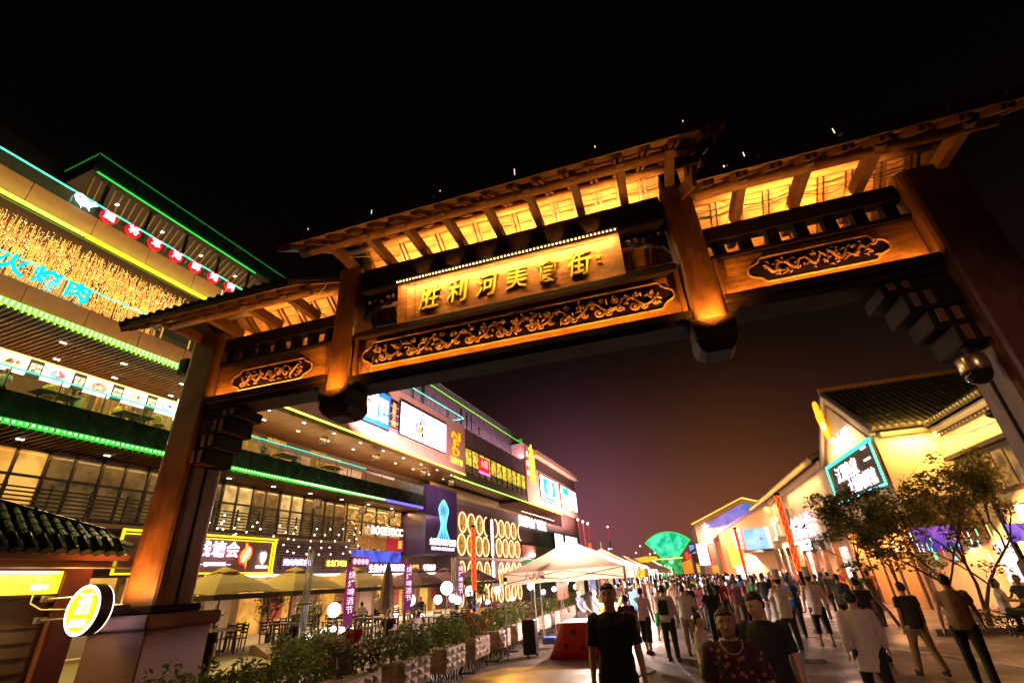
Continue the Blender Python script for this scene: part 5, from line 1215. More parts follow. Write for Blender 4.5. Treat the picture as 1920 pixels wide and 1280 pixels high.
t = G3('lit_sign', 'white glowing vertical strokes of a sign over the cream house balcony', 'sign', 8.7, 51, 4); gl('川湘食府', WHITE, t, 8.7, 50.8, 4.7, 1.7, .015); 
t = G3('lit_sign', 'large pinkish white characters behind the left tree', 'sign', 8.8, 38, 3.5); gl('渔家小院', PINKW, t, 8.7, 38.8, 3.95, 1.55, .01)
t = G3('lit_sign', 'small bluish white sign under the large pink characters', 'sign', 8.8, 36, 2.6); gl('土菜馆烧烤', emi('bluewhite_sign', (.72,.80,1), 3), t, 8.15, 36.8, 2.8, .62, .008)
# ---------------- house D: lower gable in front, blue panel
hD = G3('white_house', 'low gabled shop with blue lit panel and red lantern pole before it', 'house', 6, 48)
mb = MB(); mb.prism([(4.15,0),(12,0),(12,6.9),(8.2,6.5),(4.15,4.55)], (0,48,0), (1,0,0), (0,0,1), (0,8,0)); part('wall', mb, mat('peach_lit_wall', (.62,.40,.22), .7, var=.1, scale=1), hD)  # warm light on the white wall is put into this peach colour
mb = MB(); mb.beam((3.95,47.9,4.6), (9.0,47.9,7.0), .3, .16); part('bargeboard', mb, mat('blue_violet_trim', (.25,.22,.5), .5), hD)
gp('blue_panel', hD, 6.15, 7.9, 47.75, 47.95, 3.15, 4.75, litpane('sky_blue_panel', (.10,.42,.85), (.35,.62,1), 1.25, 1.5)); gp('dark_mark', hD, 7.3, 7.55, 47.7, 47.74, 3.85, 4.05, BLUEE)
gp('white_panel', hD, 7.95, 8.15, 47.7, 47.9, 3.2, 4.8, WHITE)
gp('ledge', hD, 5.9, 8.1, 47.2, 47.95, 2.95, 3.1, DARKC); gp('yellow_panel', hD, 4.6, 5.5, 47.8, 47.96, 1.9, 3.5, emi('yellow_shop_panel', (1,.62,.06), 1.2)); gp('bright_shop', hD, 4.9, 5.9, 47.8, 47.96, .5, 2.0, emi('shop_white_glow', (1,.82,.85), 2.4))
t = G3('vertical_sign', 'vertical white characters beside the tall red lantern pole', 'sign', 5.4, 47.7, 3); lettering('老街坊', PINKW, t, face_M((5.6,47.7,4.0),(1,0,0)), .62, .04, .03, vertical=True, space=.9)
# ---------------- house C: blue gable behind
hC = G3('white_house', 'farther gabled house lit blue and violet with gold outlined roof edge', 'house', 4, 57)
mb = MB(); mb.prism([(2.9,0),(14,0),(14,6.5),(8.0,8.2),(2.75,6.2)], (0,57,0), (1,0,0), (0,0,1), (0,10,0)); part('wall', mb, mat('peach_lit_wall2', (.55,.36,.28), .7), hC)  # orange peach light on the wall goes into its base colour
mb = MB(); mb.prism([(3.6,6.0),(8.0,7.9),(12,6.7),(12,5.2),(6,5.2)], (0,56.96,0), (1,0,0), (0,0,1), (0,.03,0)); part('gable_glow_panel', mb, litpane('blue_lit_gable_glow', (.10,.20,.62), (.42,.25,.80), .8, .8), hC)  # blue light on the gable put in as a glowing panel
for a, b in (((2.5,6.25),(8.0,8.4)),((13,6.7),(8.0,8.4))):
    mb = MB(); mb.beam((a[0],56.8,a[1]), (b[0],56.8,b[1]), .3, .14); part('bargeboard', mb, emi('gold_edge', (1,.62,.10), 1.2), hC)
for i in range(18):
    mb = MB(); f = i/17; mb.ball((2.6+5.3*f, 56.7, 6.42+2.05*f), .12, 6, 4); part('edge_tile', mb, mat('gold_tile', (.5,.3,.08), .5), hC)
t = G3('vertical_sign', 'vertical white characters on the peach lit wall of the farther gabled house', 'sign', 3.8, 56.8, 4); lettering('大明宫', PINKW, t, face_M((3.85,56.85,5.2),(1,0,0)), .75, .04, .03, vertical=True, space=.85)
gp('white_panel', hC, 2.5, 3.5, 56.8, 56.95, 2.3, 4.3, emi('shop_white_glow2', (1,.8,.9), 1.8)); gp('bright_shop', hC, 3.6, 5.6, 56.8, 56.95, .3, 2.2, PANE_W)
# ---------------- further small roofs
for i, (s0, s1, t0, h, c, lab) in enumerate(((3.5,7.5,75,4.6,(.55,.30,.2),'small dim shop with pale front beyond the blue gable'),(3.0,7,90,4.4,(.5,.25,.12),'tiny orange fronted shop at the far right of the crowd'))):
    t = G3('shop_house', lab, 'house', s0, t0); gp('wall', t, s0, s1, t0, t0+8, 0, h, mat('far_wall%d'%i, c, .7)); gp('lit_front', t, s0+.3, s0+2.8, t0-.05, t0-.01, .5, h-1.5, PANE_W)
    slope_roof(t, (s0-.3,t0-.3,h), (s0-.3,t0+8,h), (s0+2,t0+8,h+1.2), (s0+2,t0-.3,h+1.2), 20, eave_tiles=False)
t = G3('orange_hut', 'small orange lit gabled hut beside the green fan', 'hut', 2, 119); mb = MB(); mb.prism([(.3,0),(5.8,0),(5.6,2.9),(4.15,4.5),(.45,3.2)], (0,120,0), (1,0,0), (0,0,1), (0,5,0)); part('wall', mb, emi('orange_hut_glow', (.85,.20,.02), .9), t)
for k in range(4): gp('red_flag', t, 2.6+k*.9, 3.2+k*.9, 119.8, 119.9, 4.3, 5.6, REDE)
# ---------------- green fan landmark
t = G3('fan_landmark', 'large glowing green fan shaped structure at the far end of the street', 'landmark', -.6, 120)
GF = litpane('green_fan_face', (.0,.42,.18), (.10,.95,.52), 1.05, .5)
def sector(r0, r1, a0, a1, n=18): return [(r1*cos(a0+(a1-a0)*i/n), r1*sin(a0+(a1-a0)*i/n)) for i in range(n+1)]+[(r0*cos(a1+(a0-a1)*i/n), r0*sin(a1+(a0-a1)*i/n)) for i in range(n+1)]
for k in range(6):
    r0 = 1.9+k*.82; mb = MB(); mb.prism(sector(r0, r0+.78, radians(47), radians(133)), (-.6,120+.05*k,3.1), (1,0,0), (0,0,1), (0,.6,0)); part('fan_band', mb, GF, t)
mb = MB(); mb.prism(sector(6.85, 7.05, radians(45), radians(135)), (-.6,119.9,3.1), (1,0,0), (0,0,1), (0,.8,0)); part('fan_rim', mb, emi('green_rim', (.02,.75,.15), 1.1), t)
for a in (46,134):
    mb = MB(); mb.beam((-.6+1.5*cos(radians(a)),119.9,3.1+1.5*sin(radians(a))), (-.6+7*cos(radians(a)),119.9,3.1+7*sin(radians(a))), .2, .2); part('fan_edge', mb, emi('green_rim', (.02,.75,.15), 1.1), t)
gp('base', t, -3.4, 1.6, 119.5, 121, 0, 4.6, litpane('green_base', (.01,.16,.03), (.10,.62,.12), .8, 1.2)); gp('gold_band', t, -3.8, 2.0, 119.3, 119.5, 4.5, 4.75, emi('gold_band_glow', (1,.75,.1), 1.0))
for k in range(9): gp('light_streak', t, -4.3+k*.42, -4.2+k*.42, 119.2, 119.25, 1.2+.3*(k%3), 3.0+.4*(k%2), emi('white_green', (.7,1,.8), 2))
# far odds: yellow canopy roof, blue screen kiosk, lamp posts, red light masts
t = G3('yellow_canopy', 'long shallow yellow lit canopy roof at the end of the street', 'canopy', -8, 121); mb = MB(); mb.prism([(-12.8,4.35),(-4,4.3),(-3.6,5.3),(-6,5.45),(-12.6,4.8)], (0,121,0), (1,0,0), (0,0,1), (0,6,0)); part('roof', mb, emi('yellow_roof_glow', (.85,.52,.03), .9), t)
for k in range(3): gp('post', t, -12+k*4, -11.8+k*4, 121, 121.2, 0, 4.3, FRAME)
t = G3('screen_kiosk', 'blue lit screen box and green box left of the yellow canopy', 'kiosk', -14, 119); gp('blue_face', t, -16.3, -13.9, 119, 121, 4.3, 6.9, litpane('blue_screen_far', (.05,.06,.4), (.2,.3,1), 1, 1)); gp('green_box', t, -13.8, -10.8, 119.5, 121, 3.6, 6.0, mat('green_box', (.05,.22,.10), .6)); gp('white_strip', t, -13.9, -13.0, 118.9, 119, 3.0, 7.6, emi('white_cyan', (.8,1,1), 2)); gp('stand', t, -16, -11, 119.6, 121, 0, 4.3, FRAME)
for i, (s_, t0, h, lab) in enumerate(((-15,118,12,'tall slanting mast with yellow foot and red lit arm above the tents'),(-13.2,119,12.2,'thin mast with a pale bulb right of the slanting mast'))):
    t = G3('mast', lab, 'mast', s_, t0); mb = MB(); mb.tube([(s_,t0,0),(s_-.3*(1-i),t0,h*.75)], .12, 6); part('pole', mb, emi('yellowish_pole', (.75,.6,.2), .7) if i==0 else mat('pole_dark', (.2,.12,.1), .5), t)
    mb = MB(); mb.tube([(s_-.3*(1-i),t0,h*.75),(s_-1.2*(1-i)-.1,t0,h*.78),(s_-1.4*(1-i)-.1,t0,h)], .09, 6); part('arm', mb, emi('dim_red', (.6,.03,.05), .8), t)
    if i: mb = MB(); mb.ball((s_-.1,t0,h), .25, 8, 5); part('bulb', mb, emi('bulb_far', (1,.7,.6), 2), t)
for i, (s_, h) in enumerate(((-6.9,7.75),(-8.1,6.4),(-3.9,6.1),(-5,5.9))):
    t = G3('pole_lamp', ('tallest','second','third','lowest')[i]+' of the small far street lamps over the yellow canopy', 'street lamp', s_, 123); mb = MB(); mb.tube([(s_,123,0),(s_,123,h)], .05, 5); part('pole', mb, FRAME, t); mb = MB(); mb.ball((s_,123,h), .20, 8, 5); part('lamp', mb, emi('bulb_far', (1,.7,.6), 2), t)
for i in range(3):
    s_ = -15.2+i*.85; t = G3('light_column', ('left','middle','right')[i]+' of three thin red lit columns at the corner of the mall', 'light column', s_, 90)
    for k in range(9): gp('red_segment', t, s_-.07, s_+.07, 90, 90.15, 5.5+k*.62-i*.3, 5.95+k*.62-i*.3, REDE if i == 1 else emi('dim_red', (.6,.03,.05), .8))
    gp('core', t, s_-.04, s_+.04, 90.02, 90.1, 0, 11-i*.4, mat('pole_dark', (.2,.12,.1), .5)); mb = MB(); mb.ball((s_,90,11.3-i*.4), .25, 8, 5); part('bulb', mb, emi('bulb_far', (1,.7,.6), 2), t)
t = G3('blue_tower', 'slim blue lit kiosk tower right of the green fan', 'tower', 3.9, 119); gp('body', t, 3.8, 4.7, 119, 119.6, 3, 7.0, emi('blue_tower_glow', (.15,.35,.9), .9)); gp('cap', t, 3.7, 4.8, 118.9, 119.7, 7.0, 7.3, FRAME); gp('base', t, 3.9, 4.6, 119, 119.6, 0, 3, FRAME)

# ---------------- red lantern poles
RL = emi('red_lantern_glow', (.80,.02,.006), 1.0); RL2 = emi('orange_lattice', (1,.34,.05), 1.5); PD = mat('pole_black', (.03,.02,.025), .4, .3)
def lantern_pole(p, frame, lab, h=3.85, zb=1.62, r=.085):
    t = thing('lantern_pole', lab, 'lamp post', p, frame, 'red lattice lantern poles'); x, y, z = p
    mb = MB(); mb.tube([(x,y,0),(x,y,zb)], .06, 10); part('pole', mb, PD, t, smooth=True)
    mb = MB(); mb.lathe([(.12,0),(.12,.04),(.07,.10)], 12, (x,y,0)); part('foot', mb, PD, t)
    mb = MB(); mb.lathe([(r,zb),(r,h)], 16, (x,y,0)); ln = part('lantern', mb, RL, t, smooth=True)
    mb = MB(); mb.lathe([(r+.02,h),(r+.02,h+.05),(.03,h+.10)], 12, (x,y,0)); part('cap', mb, PD, t)
    mb = MB()
    for s_ in (1,-1):
        for k in range(4):
            mb.tube([(x+(r+.006)*cos(2*pi*k/4+s_*q*.42), y+(r+.006)*sin(2*pi*k/4+s_*q*.42), zb+(h-zb)*q/30) for q in range(31)], .0042, 4)
    part('lattice', mb, RL2, ln); return t
lantern_pole((3.62,18,0), 'G', 'nearest red lattice lantern pole on the right between chef and man in black')
lantern_pole((3.72,32,0), 'G', 'second red lantern pole on the right in front of the blue panel')
lantern_pole((3.70,44.5,0), 'G', 'third red lantern pole on the right, thin')
lantern_pole((3.62,57,0), 'G', 'fourth red lantern pole on the right, smallest')
lantern_pole((-8.62,18,0), 'W', 'red lattice lantern pole on the left rising behind the planters')
lantern_pole((-7.4,33,0), 'W', 'red lantern pole half hidden behind the white tent')
# ---------------- tents
def canvas(name, col, tr=.45):
    m, nt, b = _new(name); b.inputs['Base Color'].default_value = (*col, 1); b.inputs['Roughness'].default_value = .8
    t = nt.nodes.new('ShaderNodeBsdfTranslucent'); t.inputs[0].default_value = (*col, 1); mx = nt.nodes.new('ShaderNodeMixShader'); mx.inputs[0].default_value = tr
    tcn = nt.nodes.new('ShaderNodeTexCoord'); n = nt.nodes.new('ShaderNodeTexNoise'); n.inputs['Scale'].default_value = 3; n.inputs['Detail'].default_value = 5; nt.links.new(tcn.outputs['Object'], n.inputs['Vector'])
    bp = nt.nodes.new('ShaderNodeBump'); bp.inputs['Strength'].default_value = .5; bp.inputs['Distance'].default_value = .03; nt.links.new(n.outputs['Fac'], bp.inputs['Height']); nt.links.new(bp.outputs[0], b.inputs['Normal'])
    nt.links.new(b.outputs[0], mx.inputs[1]); nt.links.new(t.outputs[0], mx.inputs[2]); nt.links.new(mx.outputs[0], nt.nodes['Material Output'].inputs[0]); return m
TENT = canvas('tent_canvas_peach_lit', (.84,.62,.48))  # white canvas, with the peach light on it put into its colour
STEEL = mat('galvanised_steel', (.45,.42,.40), .35, .8)
def tent(s0, t0, w, d, he, ha, lab, first=False):
    t = thing('market_tent', lab, 'tent', (s0+w/2,t0+d/2,0), 'G', 'white market tents in a row')
    c = (s0+w/2, t0+d/2); n = 8
    mb = MB(); corners = [(s0,t0),(s0+w,t0),(s0+w,t0+d),(s0,t0+d)]; rings = []
    for f in (0,.12,.3,.55,.8,1.0):
        z = he+(ha-he)*(f**1.25*.82+.18*f); r = []
        for ci in range(4):
            a, b = corners[ci], corners[(ci+1)%4]
            for k in range(4):
                q = k/4; x = a[0]+(b[0]-a[0])*q; y = a[1]+(b[1]-a[1])*q; sag = -.06*sin(pi*q)*(1-f)
                r.append((x+(c[0]-x)*f, y+(c[1]-y)*f, z+sag*f*4))
        rings.append(r)
    mb.loft(rings, cap=False); part('canopy', mb, TENT, t, smooth=True)
    for ci in range(4):
        a, b = corners[ci], corners[(ci+1)%4]; vm = MB(); vs = []
        for k in range(9):
            q = k/8; x = a[0]+(b[0]-a[0])*q; y = a[1]+(b[1]-a[1])*q; o_ = .015*sin(k*2.1); vs += [(x+o_,y+o_,he+.002),(x+o_*2,y+o_*2,he-.30-.02*sin(k*1.7))]
        vm.add(vs, [(2*k,2*k+1,2*k+3,2*k+2) for k in range(8)]); part('valance', vm, TENT, t)
        mb = MB(); mb.tube([(a[0],a[1],0),(a[0],a[1],he)], .022, 6); part('leg', mb, STEEL, t)
        if ci == 0 or first:
            for q0, q1, za, zb_ in ((0,.5,he-.28,he-.02),(.5,1,he-.02,he-.28),(0,.5,he-.02,he-.24),(.5,1,he-.24,he-.02)):
                A = Vector((a[0]+(b[0]-a[0])*q0, a[1]+(b[1]-a[1])*q0, za)); B = Vector((a[0]+(b[0]-a[0])*q1, a[1]+(b[1]-a[1])*q1, zb_))
                mb = MB(); mb.tube([A,B], .010, 5); part('truss_bar', mb, FRAME, t)
    return t
t1 = tent(-4.72, 14.3, 3.40, 3.2, 2.06, 2.92, 'nearest white market tent with black characters on its front', True)
lettering('六九隆 ·', mat('black_ink', (.02,.015,.02), .7), t1, face_M((-3.75,14.26,1.93),(1,0,0)), .20, .004, .008)
names = ['second','third','fourth','fifth','sixth','seventh','eighth','ninth','tenth','eleventh','twelfth','thirteenth','fourteenth']
for i in range(13):
    s0 = -4.6+.0*i+(0 if i < 7 else .9); tent(s0, 17.9+i*3.6+(0 if i < 7 else 8), 3.2, 3.2, 2.08+.03*(i%2), 2.85+.12*((i*7)%3), names[i]+' white market tent from the front of the row')
# stall counters under the tents
R = RD(26); GOODS = [mat('good_%d'%k, c, .5) for k, c in enumerate(((.6,.1,.05),(.7,.5,.1),(.1,.35,.12),(.6,.55,.5),(.12,.2,.5),(.5,.28,.12)))]
for i in range(9):
    s0, t0 = -2.6, 18.6+i*3.6; st = thing('stall_counter', 'cloth covered stall counter with goods under the '+names[i]+' tent', 'stall', (s0,t0,0), 'G', 'stall counters under the tents')
    part('counter', wb(s0-.3,s0+.3,t0-.9,t0+.9,0,.74), mat('counter_cloth_%d'%(i%3), ((.5,.06,.05),(.55,.45,.38),(.08,.10,.3))[i%3], .8, var=.2), st)
    for k in range(9):
        y = t0-.8+k*.2; mb = MB(); h_ = R.uniform(.08,.24)
        if k % 2: mb.lathe([(.06,.742),(.07,.742+h_*.6),(.03,.742+h_)], 10, (s0+R.uniform(-.15,.2), y, 0))
        else: mb.bbox((s0-.15,y-.07,.742),(s0+.12,y+.07,.742+h_),.01)
        part('goods', mb, R.choice(GOODS), st)
    part('back_banner', wb(s0-1.4,s0-1.36,t0-.9,t0+.9,1.2,1.9), litpane('banner_%d'%(i%3), *(((.5,.03,.03),(.9,.2,.1)),((.6,.4,.1),(1,.8,.4)),((.1,.1,.4),(.4,.5,.9)))[i%3], .6, 3), st)
# bare bulbs under the tents
bl_ = MB(); bl_.ball((0,0,0), .055, 10, 6); blm = emi('bare_bulb', (1,.90,.95), 22)
for i, (s_, t_, z_) in enumerate(((-3.4,17.2,1.95),(-2.3,17.6,1.92),(-3.0,15.8,2.0),(-2.2,21,1.95),(-3.6,21,1.95),(-2.0,24.5,1.95),(-2.0,28,1.95),(-2.0,32,1.95),(-2.0,36,1.95),(-2.0,41,1.95),(-1.3,54,1.95),(-1.2,60,1.95),(-1.2,66,1.95))):
    me = bl_.mesh('bulb', blm); o = bpy.data.objects.new('tent_bulb', me); COL.objects.link(o); o.location = gw(s_,t_,z_); tag(o, ('bare white bulb hanging under the '+(['nearest tent at its left','nearest tent at its back right corner','nearest tent at its middle'][i] if i < 3 else names[min(12,(i-3))]+' tent')), 'bulb', 'bare bulbs under the tents')
t = thing('added_ground_lamp', 'added small amber lamp on the nearest tent leg for the orange ground patch', 'lamp', (-4.72,14.3,1.9), 'G')  # added lamp that makes the orange pool of light on the paving
mb = MB(); mb.lathe([(.03,-.05),(.05,.0),(.05,.05),(.03,.08)], 12, (-4.66,14.22,1.88)); part('housing', mb, BLACK, t)
mb = MB(); mb.ball((-4.66,14.20,1.82), .03, 8, 5); part('bulb', mb, emi('added_amber_bulb', (1,.5,.1), 8), t)
lampobj('added_ground_spot', 'SPOT', (-4.60,14.12,1.80), 150, (1,.44,.06), .03, frame='G', target=(-3.2,11.2,0), spot=radians(64), blend=.5)
# red cloth table, speaker, chairs, stools
RC = mat('red_table_cloth', (.50,.008,.012), .65, var=.35, scale=5, bump=.4)
t = thing('cloth_table', 'table draped to the ground in red patterned cloth under the nearest tent', 'table', (-2.5,14.9,0), 'G')
mb = MB(); rr = []
for z, k in ((0,.16),(.2,.10),(.5,.04),(.74,0),(.76,-.02)):
    r = []
    for i in range(28):
        a = 2*pi*i/28; sx_ = .62+k; sy_ = .72+k; x = max(-1,min(1,1.45*cos(a)))*sx_; y = max(-1,min(1,1.45*sin(a)))*sy_; wv = .035*sin(i*1.9)*(1-z/.76); r.append((-2.62+x+wv+(-.16*(1-z/.76) if x<0 else 0), 14.95+y+wv, z+.002))
    rr.append(r)
mb.loft(rr); part('cloth', mb, RC, t, smooth=True)
part('table_top', wb(-3.22,-2.02,14.25,15.6,.765,.785), mat('pale_table_top', (.70,.62,.52), .5), t)
R = RD(8)
for i in range(5):
    mb = MB(); x = -3.05+i*.22; z = R.uniform(.2,.6); mb.prism([(.05*(1+.6*(k%2))*cos(2*pi*k/10), .05*(1+.6*(k%2))*sin(2*pi*k/10)) for k in range(10)], (x,14.13-.02-.06*(1-z/.7),z), (1,0,0), (0,0,1), (0,.006,0)); part('dark_flower', mb, mat('dark_flower', (.10,.01,.01), .7), t)
t = thing('loudspeaker', 'tall black wheeled loudspeaker standing by the planters', 'loudspeaker', (-4.15,14.65,0), 'G')
mb = MB(); mb.bbox((-4.35,14.5,.06),(-3.98,14.85,.88),.03); part('cabinet', mb, BLACK, t)
for z in (.27,.60): mb = MB(); mb.lathe([(.14,0),(.145,-.012),(.10,-.014),(.04,.0)], 18, (-4.165,14.495,z), 'Y'); part('cone', mb, CABLE, t)
mb = MB(); mb.bbox((-4.30,14.49,.10),(-4.03,14.499,.80),.002); part('grille', mb, mat('speaker_grille', (.02,.02,.022), .6), t)
for x in (-4.3,-4.03): mb = MB(); mb.lathe([(.05,0),(.05,.04)], 10, (x,14.75,.05), 'X'); part('wheel', mb, CABLE, t)
mb = MB(); mb.tube([(-4.25,14.84,.85),(-4.25,14.84,1.0),(-4.08,14.84,1.0),(-4.08,14.84,.85)], .010, 5); part('handle', mb, BLACK, t)
def folding_chair(s, t_, rz, lab):
    r = thing('folding_chair', lab, 'chair', (s,t_,0), 'G', 'folding chairs by the tent', rz=rz); r['_off'] = (0,0,0)
    for sx_ in (-.2,.2):
        mb = MB(); mb.tube([(sx_,-.2,.0),(sx_,.22,.85)], .012, 6); part('rear_leg', mb, FRAME, r); mb = MB(); mb.tube([(sx_,.22,0),(sx_,-.18,.45)], .012, 6); part('front_leg', mb, FRAME, r)
    mb = MB(); mb.bbox((-.21,-.2,.44),(.21,.18,.465),.008); part('seat', mb, mat('chair_fabric', (.10,.08,.08), .7), r); mb = MB(); mb.bbox((-.20,.18,.62),(.20,.21,.84),.008); part('backrest', mb, mat('chair_fabric', (.10,.08,.08), .7), r)
    mb = MB(); mb.tube([(-.2,-.2,.01),(.2,-.2,.01)], .012, 6); part('floor_bar', mb, FRAME, r)
folding_chair(-3.55, 17.0, .4, 'open folding chair left of the red clothed table'); folding_chair(-3.0, 17.6, 2.4, 'folding chair behind the red clothed table')
t = thing('hand_trolley', 'silver frame trolley with blue crate behind the black loudspeaker', 'trolley', (-4.0,16.4,0), 'G')
mb = MB(); mb.tube([(-4.2,16.5,.02),(-4.2,16.5,.95),(-3.85,16.5,.95),(-3.85,16.5,.02)], .014, 6); part('frame', mb, STEEL, t); mb = MB(); mb.bbox((-4.2,16.1,.12),(-3.8,16.48,.30),.02); part('crate', mb, mat('blue_plastic', (.05,.12,.5), .4), t)
# ---------------- planters
CONC = mat('cast_stone_planter', (.55,.40,.34), .75, var=.15, scale=12, bump=.3)
PBASE = mat('planter_stand_iron', (.025,.02,.02), .5)
def leafm(name, col):
    m, nt, b = _new(name); t = nt.nodes.new('ShaderNodeTexCoord'); n = nt.nodes.new('ShaderNodeTexNoise'); n.inputs['Scale'].default_value = 7; n.inputs['Detail'].default_value = 3; nt.links.new(t.outputs['Object'], n.inputs['Vector'])
    r = nt.nodes.new('ShaderNodeValToRGB'); e = r.color_ramp.elements; e[0].position = .3; e[1].position = .7; e[0].color = (*[c*.5 for c in col],1); e[1].color = (*[min(1,c*1.7) for c in col],1)
    nt.links.new(n.outputs['Fac'], r.inputs[0]); nt.links.new(r.outputs[0], b.inputs['Base Color']); b.inputs['Roughness'].default_value = .45
    tr = nt.nodes.new('ShaderNodeBsdfTranslucent'); nt.links.new(r.outputs[0], tr.inputs[0]); mx = nt.nodes.new('ShaderNodeMixShader'); mx.inputs[0].default_value = .45
    nt.links.new(b.outputs[0], mx.inputs[1]); nt.links.new(tr.outputs[0], mx.inputs[2]); nt.links.new(mx.outputs[0], nt.nodes['Material Output'].inputs[0]); MATS[name] = m; return m
LEAF = leafm('shrub_leaf', (.055,.085,.020)); LEAF2 = leafm('shrub_leaf_light', (.13,.14,.028)); LEAFR = leafm('shrub_leaf_reddish', (.15,.06,.02))
LEAFT = leafm('tree_leaf', (.12,.11,.030)); BARK = mat('tree_bark', (.10,.065,.04), .8, var=.4, scale=10, bump=.6)
def leaves(mb, c, r, n, size, R, hollow=.5, mi=(0,1)):
    c = Vector(c)
    for i in range(n):
        while True:
            d = Vector((R.uniform(-1,1),R.uniform(-1,1),R.uniform(-1,1)))
            if 0.05 < d.length <= 1: break
        d = d*(1-hollow*(1-d.length)*0); q = noise.noise(d*2.3+c)*.35+.85
        p = c+Vector((d.x*r[0]*q, d.y*r[1]*q, d.z*r[2]*q))
        a = Vector((R.gauss(0,1),R.gauss(0,1),R.gauss(0,.6))).normalized(); b = a.cross(Vector((R.gauss(0,1),R.gauss(0,1),R.gauss(0,1)))).normalized(); l = size*R.uniform(.6,1.3); w = l*.42
        mb.add([p-a*l, p+b*w, p+a*l, p-b*w], [(0,1,2,3)], R.choice(mi))
def planter(s, t_, L, lab, shrub_lab, seed, near):
    R = RD(seed); W_ = .46; z0, z1 = .27, .68
    p = thing('planter', lab, 'planter', (s,t_,0), 'G', 'patterned planters along the terrace')
    mb = MB(); mb.bbox((s-W_,t_,z0),(s,t_+L,z1),.015); b = part('box', mb, CONC, p)
    nc = 4; cw = L/nc; rows = 3; ch = (z1-z0-.04)/rows
    me1 = None
    for c in range(nc):                     # each cell of the street side carries a raised pyramid facet
        for r in range(rows):
            y0 = t_+cw*c+.005; zz = z0+.02+ch*r; fl = (c+r) % 2
            mb = MB(); o_ = Vector((s, y0, zz)); q = .035
            mb.add([(s+.001,y0,zz),(s+.001,y0+cw-.01,zz),(s+.001,y0+cw-.01,zz+ch),(s+.001,y0,zz+ch),(s+q,y0+(cw*.3 if fl else cw*.7),zz+ch*.55)], [(0,1,4),(1,2,4),(2,3,4),(3,0,4)]); part('relief_facet', mb, CONC, b)
    for c in range(2):                      # near end
        for r in range(2):
            x0 = s-W_+.01+c*.225; zz = z0+.02+r*.19; mb = MB(); y = t_
            mb.add([(x0,y-.001,zz),(x0+.215,y-.001,zz),(x0+.215,y-.001,zz+.18),(x0,y-.001,zz+.18),(x0+(.05 if (c+r)%2 else .16),y-.035,zz+.11)], [(0,1,4),(1,2,4),(2,3,4),(3,0,4)]); part('relief_facet', mb, CONC, b)
    st = bpy.data.objects.new('stand', wb(-W_+.03,-.03,.03,L-.03,.0,.03).mesh('stand', PBASE)); COL.objects.link(st); st.parent = p
    for x in (s-W_+.05, s-.05):             # curved iron bars between ground and box
        n = int(L/.16)
        for k in range(n+1):
            mb = MB(); y = t_+.04+(L-.08)*k/n; bend = (k/n-.5)*.25; mb.tube([(x,y,.02),(x,y-bend*.8,.15),(x,y+bend*.2,.27)], .012, 4); part('stand_bar', mb, PBASE, p)
    for y in (t_+.04, t_+L-.04):
        for k in range(4):
            mb = MB(); x = s-W_+.06+(W_-.12)*k/3; mb.tube([(x,y,.02),(x+.06*(1.5-k)/1.5,y,.15),(x,y,.27)], .012, 4); part('stand_bar', mb, PBASE, p)
    sh = thing('shrub', shrub_lab, 'plant', (s-W_/2,t_+L/2,z1), 'G', 'shrubs in the planters'); mb = MB()
    nleaf = 1700 if near else 800
    for k in range(5): leaves(mb, (s-W_/2+R.uniform(-.22,.14), t_-.15+(L+.5)*(k+.5)/5, z1+.20+R.uniform(-.05,.12)), (.34,.30,.28+R.uniform(0,.14)), nleaf//5, .040 if near else .055, R)
    part('foliage', mb, [LEAF, LEAF2 if seed%3 else LEAFR], sh)
    mb = MB()
    for k in range(10):
        y = t_+L*R.random(); x = s-W_*R.uniform(.2,.8); mb.tube([(x,y,z1-.02),(x+R.uniform(-.1,.1),y+R.uniform(-.1,.1),z1+.22),(x+R.uniform(-.2,.2),y+R.uniform(-.2,.2),z1+.5)], [.008,.006,.003], 4)
    part('stem', mb, BARK, sh)
ords = ['nearest','second','third','fourth','fifth','sixth','seventh','eighth','ninth','tenth','eleventh','twelfth','thirteenth','fourteenth','fifteenth']
tt = 3.62
for i in range(15):
    L = 1.0; planter(-4.75-.012*i+.02*sin(i*2.1), tt, L, ords[i]+' concrete planter from the camera with triangle relief', 'leafy shrub growing in the '+ords[i]+' planter', 100+i, i < 8); tt += 1.72
